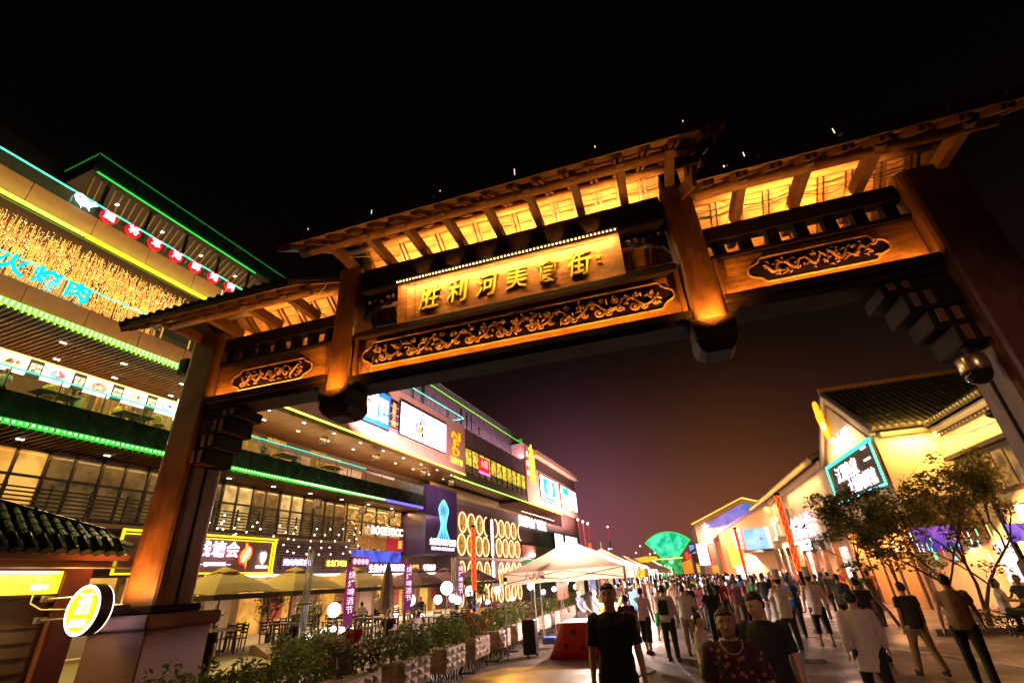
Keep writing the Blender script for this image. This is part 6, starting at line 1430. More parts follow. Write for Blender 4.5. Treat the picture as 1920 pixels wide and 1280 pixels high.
# ---------------- bed shrubs and odd plants on the terrace edge
R = RD(40)
beds = [(-12.0,12.9,1.0,'yellow lit shrub mass beside the left globe lamp',1),(-11.2,14.2,1.1,'shrub around the foot of the big globe lamp',1),(-10.2,12.2,.6,'dark shrub in front of the person in red',0),(-7.6,17.2,.8,'shrub behind the seated man in pink',0),(-8.3,18.4,1.0,'shrub at the foot of the left red lantern pole',0),(-8.0,21.0,1.0,'shrub mass beyond the left lantern pole',1),(-7.7,24.0,1.1,'shrub beside the folding chairs',0),(-7.9,27.5,1.1,'far shrub before the ring windows',1),(-8.2,9.6,.7,'nearest dark ground shrub left of the planters',0),(-6.6,11.2,.75,'low dark shrub behind the nearest planters',0),(-13.2,14.8,.9,'shrub by the granite wedge bench',1),(-10.6,17.4,1.0,'orange lit shrub behind the masked man',2)]
for i, (x, y, r, lab, k) in enumerate(beds):
    sh = thing('shrub', lab, 'plant', (x,y,0), 'W', 'ground shrubs on the terrace edge'); mb = MB()
    for q in range(6): leaves(mb, (x+R.uniform(-.6,.6)*r, y+R.uniform(-.7,.7)*r, .42+R.uniform(-.12,.22)), (.55*r,.55*r,.42*r), 210, .055, R)
    part('foliage', mb, [[LEAF,LEAF2],[LEAF2,LEAF],[LEAFR,LEAF2]][k], sh); mb = MB()
    for q in range(8): mb.tube([(x+R.uniform(-.3,.3),y+R.uniform(-.3,.3),0),(x+R.uniform(-.6,.6)*r,y+R.uniform(-.6,.6)*r,.7)], [.012,.005], 4)
    part('stem', mb, BARK, sh)
# ---------------- trees on the right
def tree(s, t_, h, trunks, crown, lab, seed, nl, size, mats, frame='G', bare=False):
    R = RD(seed); tr = thing('tree', lab, 'tree', (s,t_,0), frame); tips = []; mb = MB()
    def branch(p, d, l, r, dep):
        n = 4; pts = [p]
        for k in range(n):
            d = (d+Vector((R.uniform(-.28,.28),R.uniform(-.28,.28),R.uniform(-.05,.22)))).normalized(); pts.append(pts[-1]+d*l/n)
        mb.tube(pts, [r*(1-.55*k/n) for k in range(n+1)], 6)
        if dep == 0: tips.extend(pts[1:]); return
        for k in range(R.choice((2,3,3))):
            q = pts[R.choice((2,3,4,4))]; a = Vector((R.gauss(0,.8),R.gauss(0,.8),R.uniform(.1,.8))); branch(q, (d*.8+a).normalized(), l*R.uniform(.55,.8), r*.5, dep-1)
        tips.append(pts[-1])
    for k in range(trunks):
        a = 2*pi*k/trunks+.5; branch(Vector((s+.08*cos(a),t_+.08*sin(a),0)), Vector((.32*cos(a),.32*sin(a),1)).normalized(), h*.42, .055, 3)
    part('trunk', mb, BARK, tr); fm = MB()
    cx, cy, cz, rx, ry, rz_ = crown
    use = [p for p in tips if ((p.x-cx)/rx)**2+((p.y-cy)/ry)**2+((p.z-cz)/rz_)**2 < 1.3] or tips
    extra = [Vector((cx+R.uniform(-1,1)*rx*.85, cy+R.uniform(-1,1)*ry*.85, cz+R.uniform(-1,1)*rz_*.8)) for _ in range(70)]
    extra = [p for p in extra if ((p.x-cx)/rx)**2+((p.y-cy)/ry)**2+((p.z-cz)/rz_)**2 < 1]
    cl = use+extra; per = max(4, nl//len(cl))
    for p in cl:
        rr = R.uniform(.16,.34); leaves(fm, p, (rr*1.3,rr*1.3,rr*.7), per, size, R)
    part('crown', fm, mats, tr); return tr
tree(6.1, 19.0, 4.4, 2, (6.0,19.0,2.75,1.95,1.8,1.55), 'bushy tree in front of the pink characters, left of the two right hand trees', 5, 9500, .068, [LEAFT, LEAF2])
tree(7.6, 17.6, 5.2, 3, (7.7,17.6,2.9,1.7,1.6,2.1), 'taller loose tree with bare top twig before the yellow wall', 9, 7000, .064, [LEAFT, LEAF2])
tree(8.9, 14.2, 3.4, 3, (9.0,14.0,2.2,.9,.9,.9), 'yellow green lit small tree at the right edge under the purple lights', 14, 1900, .055, [LEAF2, LEAF2])
tree(7.2, 10.4, 4.0, 1, (6.75,10.2,2.75,.75,.75,.95), 'dark near tree reaching in from the right edge', 17, 1500, .055, [LEAFT, LEAF])
hd = thing('hedge', 'dark clipped hedge behind the kerb at the far right', 'hedge', (9,15.5,0), 'G'); mb = MB(); R = RD(4)
for k in range(22): leaves(mb, (6.6+.33*k, 16.6-.1*k, .32), (.35,.35,.30), 150, .05, R)
part('foliage', mb, [LEAF, LEAFT], hd)
# meteor light tubes and purple lit stall at the right
METS = [emi('tube_cyan', (.1,.75,1), 1.8), emi('tube_violet', (.42,.30,1), 1.8), emi('tube_green', (.15,1,.45), 1.6), emi('tube_white', (.9,.85,1), 2.2), emi('tube_red', (1,.15,.1), 1.4), emi('tube_yellow', (1,.8,.25), 1.5)]
ml = thing('meteor_lights', 'hanging coloured light tubes under the trees on the right', 'lights', (9,20.5,2.3), 'G'); R = RD(15)
for i in range(34):
    s_ = 7.4+R.uniform(0,3.4)+ (0 if i<20 else 1.2); t_ = 20.5+R.uniform(-.8,.8); z_ = R.uniform(1.75,2.65); l = R.uniform(.22,.42); mb = MB(); mb.tube([(s_,t_,z_),(s_,t_,z_-l)], .016, 5); part('light_tube', mb, METS[R.randrange(6)], ml)
gp('blue_backdrop', ml, 8.2, 9.4, 21.2, 21.25, 1.9, 2.7, litpane('blue_violet_board', (.03,.02,.3), (.25,.10,.7), .9, 2))
ps_ = thing('purple_stall', 'stall front lit violet with red and white sign at the right edge', 'stall', (10,17,0), 'G')
gp('violet_board', ps_, 8.9, 12, 17.3, 17.35, 2.0, 2.45, litpane('violet_board', (.12,.05,.5), (.55,.25,.95), 1.0, 1.5)); gp('sign_panel', ps_, 9.4, 12, 17.2, 17.28, 2.55, 2.95, emi('red_stall_sign', (.8,.03,.05), 1.0)); gp('white_strip', ps_, 9.2, 9.6, 17.1, 17.15, 2.5, 2.9, WHITE)
gp('post', ps_, 8.9, 9.0, 17.4, 17.5, 0, 3.0, FRAME); gp('post', ps_, 11.9, 12, 17.4, 17.5, 0, 3.0, FRAME)
# street lamp head near right edge
t = G3('lamp_head', 'dark curved lamp head hanging in front of the near tree at the right edge', 'lamp', 6.1, 10, 0)
mb = MB(); mb.tube([(6.6,10,0),(6.6,10,3.6),(6.4,10,3.9),(6.1,10,3.95)], .04, 8); part('pole', mb, BLACK, t); mb = MB(); mb.ball((5.95,10,3.93), .24, 12, 7, (1.3,1,.45)); part('head', mb, BLACK, t, smooth=True)
# ---------------- kiosk at left foreground
ki = thing('kiosk', 'small tiled roof kiosk with glowing yellow lightbox at the left edge', 'kiosk', (-9.9,5,0), 'G')
RED = mat('maroon_panel', (.16,.05,.035), .5, var=.15, scale=3); BEIGE = mat('beige_shutter', (.17,.115,.085), .6, var=.12, scale=2)
gp('wall', ki, -11.5, -9.42, 2.5, 5.95, 0, 2.5, RED); gp('shutter', ki, -9.42, -9.38, 2.5, 5.78, .2, 2.02, BEIGE)
for k in range(9): gp('shutter_line', ki, -9.379, -9.372, 2.5, 5.78, .3+k*.19, .31+k*.19, RED)
gp('post', ki, -9.42, -9.28, 5.86, 6.25, 0, 2.5, mat('maroon_post', (.22,.065,.045), .5, var=.2, scale=4)); gp('side_wall', ki, -11.5, -9.44, 6.0, 6.2, 0, 2.5, RED)
gp('sill', ki, -9.44, -9.30, 2.5, 5.86, 2.03, 2.07, RED)
lb = gp('lightbox', ki, -9.40, -9.28, 2.5, 5.82, 2.075, 2.39, emi('yellow_lightbox', (1,.74,.03), 1.25)); gp('tube', lb, -9.279, -9.255, 3.2, 5.75, 2.36, 2.385, emi('tube_white_warm', (1,.95,.6), 3))
lettering('营业中', WHITE, ki, face_M((-9.27,5.55,2.16),(0,1,0)), .08, .01, .01)
AW = glassm('amber_awning', (.9,.42,.06), .6)
mb = MB(); mb.add([(-9.4,2.5,2.62),(-9.4,6.9,2.62),(-8.95,6.9,2.43),(-8.95,2.5,2.43),(-9.15,2.5,2.58),(-9.15,6.9,2.58)], [(0,1,5,4),(4,5,2,3)]); part('awning', mb, AW, ki)
mb = MB(); mb.tube([(-8.95,2.5,2.42),(-8.95,6.9,2.42)], .018, 6); part('awning_rail', mb, STEEL, ki)
for y in (3.4,4.7,6.0): mb = MB(); mb.tube([(-9.4,y,2.45),(-9.2,y,2.60),(-8.95,y,2.42)], .012, 5); part('awning_rib', mb, FRAME, ki)
GT = mat('glazed_green_tile', (.003,.012,.005), .38, var=.5, scale=8)
slope_roof(ki, (-9.05,2.0,2.62), (-9.05,6.5,2.62), (-10.3,6.9,3.06), (-10.3,2.0,3.95), 24, m=GT, courses=4, thick=.06)
mb = MB(); mb.beam((-9.05,2.0,2.58),(-9.05,6.6,2.58),.05,.10); part('eave_board', mb, RED, ki)
mb = MB(); mb.tube([(-10.3,2.0,4.02),(-10.3,4.0,3.66),(-10.3,6.9,3.13),(-9.7,6.75,2.92),(-9.0,6.6,2.76)], [.07,.07,.07,.06,.035], 8); part('ridge', mb, GT, ki)
for k in range(5): mb = MB(); mb.ball((-10.3,3.6+k*.7,3.82-.13*k), .035, 6, 4); part('ridge_knob', mb, GT, ki)
slope_roof(ki, (-11.6,7.1,2.62), (-9.05,6.6,2.62), (-10.3,6.9,3.05), (-10.4,6.9,3.05), 9, m=GT, courses=3, thick=.05, eave_tiles=False)
# round sign
rs = thing('round_sign', 'round yellow double sided lightbox sign sticking out beside the kiosk', 'sign', (-8.28,5.6,1.5), 'G')
c = (-8.28,5.60,1.82); r = .315
mb = MB(); mb.lathe([(r,0),(r+.02,.01),(r+.02,.17),(r,.18)], 36, c, 'Y'); part('drum', mb, mat('drum_maroon', (.05,.02,.03), .4), rs, smooth=False)
for y, nm in ((-.012,'face'),(.182,'face')):
    mb = MB(); mb.lathe([(r-.035,0),(r-.035,.008)], 32, (c[0],c[1]+y,c[2]), 'Y'); f_ = part('face', mb, emi('round_sign_yellow', (1,.70,.01), .95), rs)
    mb = MB(); mb.lathe([(r+.012,.004),(r+.012,.010)], 36, (c[0],c[1]+y,c[2]), 'Y'); part('rim_light', mb, emi('rim_white', (1,.9,.95), 2.6), rs)
lettering('酒', emi('sign_white2', (1,.95,.8), 3), rs, face_M((c[0]+.02,c[1]-.022,c[2]+.06),(1,0,0)), .30, .01, .004); lettering('泰利达', emi('sign_white2', (1,.95,.8), 3), rs, face_M((c[0],c[1]-.022,c[2]-.17),(1,0,0)), .11, .01, .01)
for z in (1.72,2.0): mb = MB(); mb.tube([(-9.28,5.7,z),(c[0]-.3,5.7,z)], .015, 6); part('arm', mb, STEEL, rs); mb = MB(); mb.bbox((-9.28,5.62,z-.04),(-9.22,5.78,z+.04),.005); part('wall_plate', mb, STEEL, rs)
mb = MB(); mb.tube([(-9.27,5.5,2.3),(-9.26,5.5,1.95),(-9.15,5.6,1.86),(-8.6,5.68,1.84)], .010, 6); part('wire', mb, WCABLE, rs)
# ---------------- terrace furniture
OLV = canvas('olive_parasol_canvas', (.50,.36,.12), .14); PLM = canvas('plum_parasol_canvas', (.10,.035,.06), .2)
def parasol(x, y, m, lab, w=1.5, he=2.10, ha=3.0, base=.16):
    t = thing('parasol', lab, 'parasol', (x,y,base), 'W', 'square parasols over the terrace'); c8 = []
    for lay, (w0, w1, z0, z1) in enumerate(((w,.30,he,ha-.15),(.42,.02,ha-.14,ha+.05))):
        mb = MB(); rings = []
        for f in (0,.33,.66,1):
            r_ = w0+(w1-w0)*f; z = z0+(z1-z0)*(f**.85); ring_ = []
            for a, b in (((-1,-1),(1,-1)),((1,-1),(1,1)),((1,1),(-1,1)),((-1,1),(-1,-1))):
                for k in range(3): q = k/3; ring_.append((x+r_*(a[0]+(b[0]-a[0])*q), y+r_*(a[1]+(b[1]-a[1])*q), z+.05*(k==0)*(1-f)*-1+.03*(k!=0)*(1-f)))
            rings.append(ring_)
        mb.loft(rings, cap=False); part('canopy' if lay == 0 else 'vent_cap', mb, m, t)
    vm = MB()
    for a, b in (((-1,-1),(1,-1)),((1,-1),(1,1)),((1,1),(-1,1)),((-1,1),(-1,-1))):
        vm.add([(x+w*a[0],y+w*a[1],he-.05),(x+w*b[0],y+w*b[1],he-.05),(x+w*b[0],y+w*b[1],he-.22),(x+w*a[0],y+w*a[1],he-.22)], [(0,1,2,3)])
    part('valance', vm, mat('valance_dark_olive', (.06,.04,.015), .8), t)
    mb = MB(); mb.tube([(x,y,base),(x,y,ha)], .03, 8); part('pole', mb, FRAME, t)
    for a in range(8):
        an = a*pi/4+pi/4; q = 1.41 if a%2==0 else 1; mb = MB(); mb.tube([(x,y,ha-.15),(x+w*q*cos(an)*.97,y+w*q*sin(an)*.97,he-.03)], .010, 4); part('rib', mb, FRAME, t)
    mb = MB(); mb.bbox((x-.35,y-.35,base),(x+.35,y+.35,base+.07),.02); part('base', mb, PBASE, t)
parasol(-18.2,15.2,OLV,'tan parasol nearest the left gate column'); parasol(-17.9,18.6,OLV,'wide olive parasol in the middle of the terrace', 1.6); parasol(-17.8,22.6,OLV,'third olive parasol left of the purple flag', 1.55)
parasol(-17.6,28.2,PLM,'dark plum parasol behind the folded one'); parasol(-17.6,32.2,PLM,'middle plum parasol before the ring windows'); parasol(-17.4,36.2,PLM,'farthest plum parasol by the red lantern pole')
t = thing('folded_parasol', 'closed brown parasol standing upright among the tables', 'parasol', (-14.2,20.5,.16)); mb = MB()
mb.loft([[(-14.2+rr*(1+.25*(k%2))*cos(2*pi*k/12), 20.5+rr*(1+.25*(k%2))*sin(2*pi*k/12), z) for k in range(12)] for rr, z in ((.30,1.0),(.26,1.3),(.22,1.9),(.15,2.5),(.05,3.0))]); part('canopy', mb, mat('brown_canvas', (.16,.09,.06), .8, var=.3, scale=4, bump=.5), t); mb = MB(); mb.tube([(-14.2,20.5,.16),(-14.2,20.5,3.05)], .03, 8); part('pole', mb, FRAME, t)
mb = MB(); mb.bbox((-14.5,20.2,.16),(-13.9,20.8,.24),.02); part('base', mb, PBASE, t)
# steel pole cluster
for i, (x, y, lab) in enumerate(((-14.1,15.2,'cluster of steel posts left of the purple flag'),(-14.6,27.5,'cluster of thin steel posts with small lamp by the plum parasols'))):
    t = thing('steel_posts', lab, 'posts', (x,y,0))
    for k, (dx, dy) in enumerate(((0,0),(.14,.05),(.26,0),(.20,-.12))): mb = MB(); mb.tube([(x+dx,y+dy,0),(x+dx,y+dy,3.4-.05*k)], .028, 8); part('post', mb, STEEL, t, smooth=True)
    mb = MB(); mb.bbox((x-.05,y-.2,1.55),(x+.32,y+.12,1.60),.01); part('clamp', mb, FRAME, t)
# globe lamps
GB = emi('globe_glow', (1,.93,.98), 5.0)
def globes(x, y, zc, r, lab, small=()):
    t = thing('globe_lamp', lab, 'lamp', (x,y,0), 'W', 'white ball lamps on thin stems')
    mb = MB(); mb.ball((x,y,zc), r, 20, 12); part('globe', mb, GB, t, smooth=True); mb = MB(); mb.tube([(x,y,0),(x,y,zc-r*.9)], .012, 6); part('stem', mb, STEEL, t)
    mb = MB(); mb.lathe([(.16,0),(.16,.02),(.02,.04)], 12, (x,y,0)); part('foot', mb, STEEL, t)
    for q, (dx, dy, z, rr) in enumerate(small):
        mb = MB(); mb.ball((x+dx,y+dy,z), rr, 14, 9); part('small_globe', mb, GB, t, smooth=True); mb = MB(); mb.tube([(x+dx,y+dy,0),(x+dx,y+dy,z-rr*.9)], .008, 5); part('small_stem', mb, STEEL, t)
globes(-13.0,15.6,1.33,.23,'big glowing ball lamp left of the first purple flag',[(-.9,-.1,.55,.10),(-.55,.2,.68,.11),(-.2,.3,.72,.10),(.35,.1,.70,.10),(.6,.3,.55,.09),(.8,.1,.68,.10)])
globes(-13.0,20.5,1.40,.25,'big ball lamp beside the second purple flag',[(.5,.3,.75,.10),(-.8,.2,.85,.10),(.0,.4,.80,.12)])
globes(-12.6,23.2,1.78,.30,'highest ball lamp with smaller balls around its stem',[(-.55,.1,1.30,.20),(.1,.4,1.32,.17),(.55,.1,1.22,.18)])
globes(-13.6,27.8,1.55,.26,'ball lamp just behind the left red lantern pole',[(.6,0,1.0,.12),(1.0,.3,.95,.12)])
globes(-9.6,22.5,1.55,.15,'ball lamp seen under the left part of the nearest tent',[(.7,0,1.2,.10)])
globes(-9.4,26.5,1.60,.17,'second ball lamp under the nearest tent',[(.7,0,1.3,.12),(1.2,.3,1.4,.12)])
globes(-8.6,30.5,1.65,.18,'third ball lamp farther under the tents',[(.6,0,1.4,.13)])
# feather flags
FLAG = litpane('purple_flag_cloth', (.22,.02,.16), (.42,.03,.16), .55, 1.2)
for i, (x, y, zt, zb, lab) in enumerate(((-12.4,15.4,2.78,.8,'nearest purple feather flag with white characters'),(-12.7,19.6,2.98,1.0,'second purple feather flag beside the closed parasol'),(-13.2,25.5,3.05,1.1,'third purple feather flag left of the red lantern pole'))):
    t = thing('feather_flag', lab, 'flag', (x,y,0)); mb = MB(); out = [(0,zb),(.30,zb+.05)]+[(.30+.06*sin(k/6*pi), zb+(zt-zb)*(.1+.6*k/6)) for k in range(7)]+[(.22,zt-.25),(.08,zt-.02),(-.04,zt)]
    mb.prism(out, (x,y,0), (.9,.42,0), (0,0,1), (-.01,.01,0)); part('cloth', mb, FLAG, t); mb = MB(); mb.tube([(x-.02,y,0),(x-.03,y,zt-.2),(x+.03,y+.02,zt+.02),(x+.12,y+.06,zt-.08)], .012, 6); part('pole', mb, STEEL, t)
    lettering('烧烤啤酒节', emi('flag_white', (1,.75,.85), 1.1), t, face_M((x+.17,y+.06,(zt+zb)/2+.05),(.9,.42,0)), .26, .004, .008, vertical=True, space=1.05); mb = MB(); mb.bbox((x-.25,y-.25,0),(x+.25,y+.25,.05),.01); part('base', mb, PBASE, t)
# tables and chairs
DT = mat('dark_chair_timber', (.035,.02,.014), .5); TT = mat('table_top_wood', (.30,.18,.08), .45)
def dtable(x, y, lab, z=.16, m=None):
    t = thing('dining_table', lab, 'table', (x,y,z), 'W', 'dining tables on the terrace'); mb = MB(); mb.bbox((x-.6,y-.38,z+.72),(x+.6,y+.38,z+.76),.01); part('table_top', mb, m or TT, t)
    for a in (-.52,.52):
        for b in (-.30,.30): mb = MB(); mb.box((x+a-.025,y+b-.025,z),(x+a+.025,y+b+.025,z+.72)); part('leg', mb, DT, t)
ch0 = None
def dchair(x, y, rz, lab, z=.16):
    global ch0
    if ch0 is None:
        ch0 = thing('dining_chair', lab, 'chair', (x,y,z), 'W', 'dark slatted chairs on the terrace'); ch0['_off'] = (0,0,0)
        mb = MB(); mb.bbox((-.21,-.2,.43),(.21,.2,.46),.01); part('seat', mb, DT, ch0)
        for a in (-.18,.18):
            mb = MB(); mb.box((a-.02,-.2,0),(a+.02,-.16,.43)); part('leg', mb, DT, ch0); mb = MB(); mb.beam((a,.18,0),(a,.24,.90),.035,.035,(0,1,0)); part('rear_leg', mb, DT, ch0)
        for k in range(3): mb = MB(); mb.box((-.19,.205+.012*k,.58+.11*k),(.19,.225+.012*k,.64+.11*k)); part('back_slat', mb, DT, ch0)
        o = ch0
    else: o = copy_tree(ch0); o['label'] = lab
    o.location = (x,y,z); o.rotation_euler = (0,0,rz)
tabs = [(-19.6,13.4,'table nearest the gate column with a white menu'),(-18.6,15.6,'table under the tan parasol'),(-17.2,14.6,'long table left of the steel posts'),(-16.6,17.2,'table under the wide olive parasol'),(-18.8,19.6,'table near the red poster shopfront'),(-16.4,20.6,'table left of the closed parasol'),(-14.2,17.4,'table behind the first ball lamp'),(-13.4,18.6,'table beside the second purple flag'),(-11.6,20.4,'table behind the seated men'),(-16.2,25.6,'table under the plum parasol'),(-12.0,25.6,'pale clothed table near the highest ball lamp'),(-10.2,29.5,'pink clothed table by the ring windows'),(-14.5,31,'far table beneath the plum parasols')]
R = RD(61)
sides = [(-.35,-.6,pi,'near left side'),(.35,-.6,pi,'near right side'),(-.35,.6,0,'far left side'),(.35,.6,0,'far right side')]
for i, (x, y, lab) in enumerate(tabs):
    dtable(x, y, lab, z=.16 if x < -12.4 else 0, m=(mat('pale_pink_cloth', (.6,.4,.38), .7) if i in (10,11) else None))
    for (dx, dy, rz, sl) in sides:
        if R.random() < .85: dchair(x+dx+R.uniform(-.05,.05), y+dy+R.uniform(-.06,.06), rz+R.uniform(-.15,.15), 'dark slatted chair, %s of %s' % (sl, lab.split(' with')[0]), z=.16 if x < -12.4 else 0)
# potted trees on the terrace
tree(-19.6, 14.9, 2.2, 1, (-19.6,14.9,1.65,.55,.55,.50), 'potted tree beside the left gate column under the tan parasol', 31, 900, .06, [LEAF, LEAFT], 'W')
tree(-17.4, 16.9, 2.2, 1, (-17.4,16.9,1.65,.5,.5,.45), 'potted tree under the olive parasols', 32, 800, .06, [LEAF, LEAFT], 'W')
tree(-14.6, 15.9, 1.9, 1, (-14.6,15.9,1.35,.35,.35,.6), 'slim potted tree left of the steel posts', 33, 700, .05, [LEAF, LEAF2], 'W')
tree(-13.8, 29.0, 2.4, 1, (-13.8,29,1.9,.9,.8,.6), 'bright yellow green bush lit from inside by the plum parasols', 34, 900, .09, [LEAF2, LEAF2], 'W')
# granite wedge, bollards, white rail, rope stand
mb = MB(); mb.prism([(0,0),(3.6,0),(3.6,.18),(.5,.46),(0,.40)], (-15.6,14.6,0), Vector((.85,-.5,0)), (0,0,1), (.25,.42,0)); single('stone_bench', mb, STONE, 'low wedge shaped granite edge at the foot of the terrace shrubs', 'bench', (-15.6,14.6,0))
for i, (x, y) in enumerate(((-9.95,10.9),(-9.75,12.0))): mb = MB(); mb.ball((x,y,.22), .26, 18, 12); mb.lathe([(.18,0),(.16,.05)], 14, (x,y,0)); single('stone_ball', mb, STONE, ('lower left round stone bollard at the bottom edge','round stone bollard nearer the planters')[i], 'bollard', (x,y,0), smooth=True)
t = thing('barrier', 'white tubular barrier rail at the bottom edge beside the planters', 'barrier', (-7.2,8.3,0)); WT = mat('white_tube', (.65,.5,.48), .35)
mb = MB(); mb.tube([(-8.3,8.35,0),(-8.3,8.35,.62),(-8.2,8.35,.74),(-7.0,8.5,.80),(-6.9,8.5,.70),(-6.9,8.5,0)], .022, 8); part('rail', mb, WT, t, smooth=True)
for k in range(5): mb = MB(); mb.tube([(-8.1+k*.25,8.36+k*.03,.05),(-8.1+k*.25,8.36+k*.03,.74)], .012, 6); part('bar', mb, WT, t)
mb = MB(); mb.tube([(-9.42,13.6,0),(-9.42,13.6,1.18)], .028, 8); single('steel_bollard', mb, STEEL, 'thin upright steel post beside the masked man', 'post', (-9.42,13.6,0))
# yellow balloons / decorations at the stalls
mb = MB(); R = RD(2)
for k in range(9): mb.ball((R.uniform(-.28,.28),R.uniform(-.1,.1),1.62+R.uniform(-.10,.10)), .09, 8, 5)
o = single('yellow_balloons', mb, emi('yellow_balloon', (.95,.70,.02), .8), 'cluster of yellow balloons above a stall behind the man in black', 'balloons', (0,0,0)); o.location = gw(-1.5,20.5,.25)
# ---------------- lamps of the street
KL['_G'] = 3.0; KL['tent_lamp'] = 7.0
lampobj('added_terrace_light', 'AREA', (-21.7,18,7.55), 130, (1,.70,.22), 22, size_y=.08, target=(-15,18,0))  # added area lights that brighten the parasols, shrubs and tables
lampobj('added_terrace_light', 'AREA', (-21.7,34,7.6), 90, (1,.62,.45), 10, size_y=.08, target=(-14,34,0))
for s_, t_, e in ((-2.6,16.6,150),(-2.4,17.6,60),(-2.4,21,150),(-2.2,24.5,120),(-2.0,29,130),(-2.0,35,140),(-2.0,42,160),(-1.3,56,200),(-1.3,70,220)):
    lampobj('tent_lamp', 'POINT', (s_,t_,1.9), e, (1,.72,.60), .06, frame='G')
lampobj('wall_eave_light', 'AREA', (10.8,18,6.0), 170, (1,.56,.13), 9, size_y=.06, frame='G', along='y', target=(11.15,18,4))
lampobj('wall_eave_light', 'AREA', (10.2,22.8,6.2), 100, (1,.56,.13), 1.6, size_y=.06, frame='G', target=(10.2,23.3,4.6))
lampobj('tile_light', 'AREA', (10.55,17.5,6.62), 26, (1,.62,.12), 11, size_y=.04, frame='G', along='y', target=(11.4,17.5,6.9))
lampobj('tile_light', 'AREA', (10,22.5,6.70), 16, (1,.62,.12), 2.4, size_y=.04, frame='G', target=(10,23.4,7.0))
lampobj('tile_light', 'AREA', (8.0,44,7.1), 60, (1,.50,.12), 24, size_y=.04, frame='G', along='y', target=(9,44,7.4))
lampobj('gable_light', 'AREA', (8.5,26.9,6.5), 60, (1,.60,.25), 5, size_y=.06, frame='G', along='y', target=(9,26.9,8))
lampobj('wall_eave_light', 'AREA', (8.5,37,6.4), 110, (1,.60,.24), 9, size_y=.06, frame='G', along='y', target=(9,37,4))
lampobj('wall_eave_light', 'AREA', (8.5,50,6.4), 110, (1,.58,.28), 9, size_y=.06, frame='G', along='y', target=(9,50,4))
lampobj('orange_wall_light', 'AREA', (8.4,27,2.95), 170, (1,.40,.14), 6.5, size_y=.06, frame='G', along='y', target=(8.95,27,1))
lampobj('orange_wall_light', 'AREA', (10.3,21,3.0), 200, (1,.40,.12), 7, size_y=.06, frame='G', along='y', target=(10.9,20,1))
lampobj('shop_front_light', 'AREA', (7.9,38,2.8), 420, (1,.50,.36), 12, size_y=.1, frame='G', along='y', target=(6,38,0))
lampobj('shop_front_light', 'AREA', (7.0,47.5,2.8), 420, (1,.72,.6), 3, size_y=.1, frame='G', along='y', target=(4,44,0))
lampobj('house_front_light', 'AREA', (4.5,46.5,5.2), 80, (1,.48,.25), 3, size_y=.1, frame='G', target=(6,48,3))
lampobj('house_front_light', 'AREA', (4.5,55.5,5.6), 110, (1,.48,.3), 3, size_y=.1, frame='G', target=(5,57,3))
lampobj('fan_light', 'POINT', (-.6,117,4), 220, (.1,1,.35), .3, frame='G')
lampobj('globe_light', 'POINT', (-13.0,15.6,1.33), 30, (1,.9,.95), .22); lampobj('globe_light', 'POINT', (-12.6,23.2,1.78), 40, (1,.9,.95), .28)
lampobj('kiosk_lightbox_light', 'AREA', (-9.22,4.5,2.36), 14, (1,.72,.2), 2.4, size_y=.05, frame='G', along='y', target=(-9.2,4.5,0))
# ================================================================== PEOPLE
SKIN = mat('skin', (.50,.28,.18), .5, var=.08, scale=14); SKIN2 = mat('skin_tanned', (.36,.19,.12), .5, var=.08, scale=14); HAIR = mat('black_hair', (.012,.009,.008), .45, bump=.6, bscale=60, stretch=(1,1,.3), var=.3)
EYE = mat('eye_white', (.6,.58,.55), .3); IRIS = mat('iris_dark', (.01,.008,.008), .2); LIP = mat('lip', (.32,.11,.09), .5); BROW = HAIR
def C_(name, col, **k): return mat('cloth_'+name, col, .85, var=.12, scale=6, bump=.25, bscale=50, **k)
CL = dict(black=C_('black', (.012,.012,.014)), dark=C_('dark', (.03,.03,.035)), navy=C_('navy', (.02,.025,.06)), white=C_('white', (.62,.56,.52)), pinkw=C_('pinkwhite', (.62,.48,.46)),
 tan=C_('tan', (.42,.28,.16)), maroon=C_('maroon', (.10,.015,.03)), blue=C_('blue', (.02,.14,.62)), pink=C_('pink', (.58,.16,.18)), red=C_('red', (.45,.02,.025)), khaki=C_('khaki', (.30,.22,.13)),
 jeansw=C_('pale_jeans', (.55,.46,.44)), gold=C_('gold', (.70,.42,.05)), grey=C_('grey', (.14,.12,.14)), green=C_('green', (.03,.20,.07)), plum=C_('plum', (.09,.04,.06)), brown=C_('brown', (.12,.06,.03)), coat=C_('chef_coat', (.74,.62,.56)), teal=C_('teal', (.03,.28,.24)))
def floral():
    if 'floral' in MATS: return MATS['floral']
    m, nt, b = _new('floral_blouse'); t = nt.nodes.new('ShaderNodeTexCoord'); v = nt.nodes.new('ShaderNodeTexVoronoi'); v.inputs['Scale'].default_value = 16
    nt.links.new(t.outputs['Object'], v.inputs['Vector']); r = nt.nodes.new('ShaderNodeValToRGB'); e = r.color_ramp.elements
    e[0].position = .18; e[0].color = (.42,.16,.10,1); e[1].position = .34; e[1].color = (.045,.015,.022,1); nt.links.new(v.outputs['Distance'], r.inputs[0]); nt.links.new(r.outputs[0], b.inputs['Base Color']); b.inputs['Roughness'].default_value = .8
    MATS['floral'] = m; return m
def plaid():
    if 'plaid' in MATS: return MATS['plaid']
    m, nt, b = _new('plaid_shirt'); t = nt.nodes.new('ShaderNodeTexCoord'); v = nt.nodes.new('ShaderNodeTexChecker'); v.inputs['Scale'].default_value = 22; v.inputs['Color1'].default_value = (.30,.24,.2,1); v.inputs['Color2'].default_value = (.04,.02,.025,1)
    nt.links.new(t.outputs['Object'], v.inputs['Vector']); nt.links.new(v.outputs['Color'], b.inputs['Base Color']); MATS['plaid'] = m; return m
CL['floral'] = floral(); CL['plaid'] = plaid()
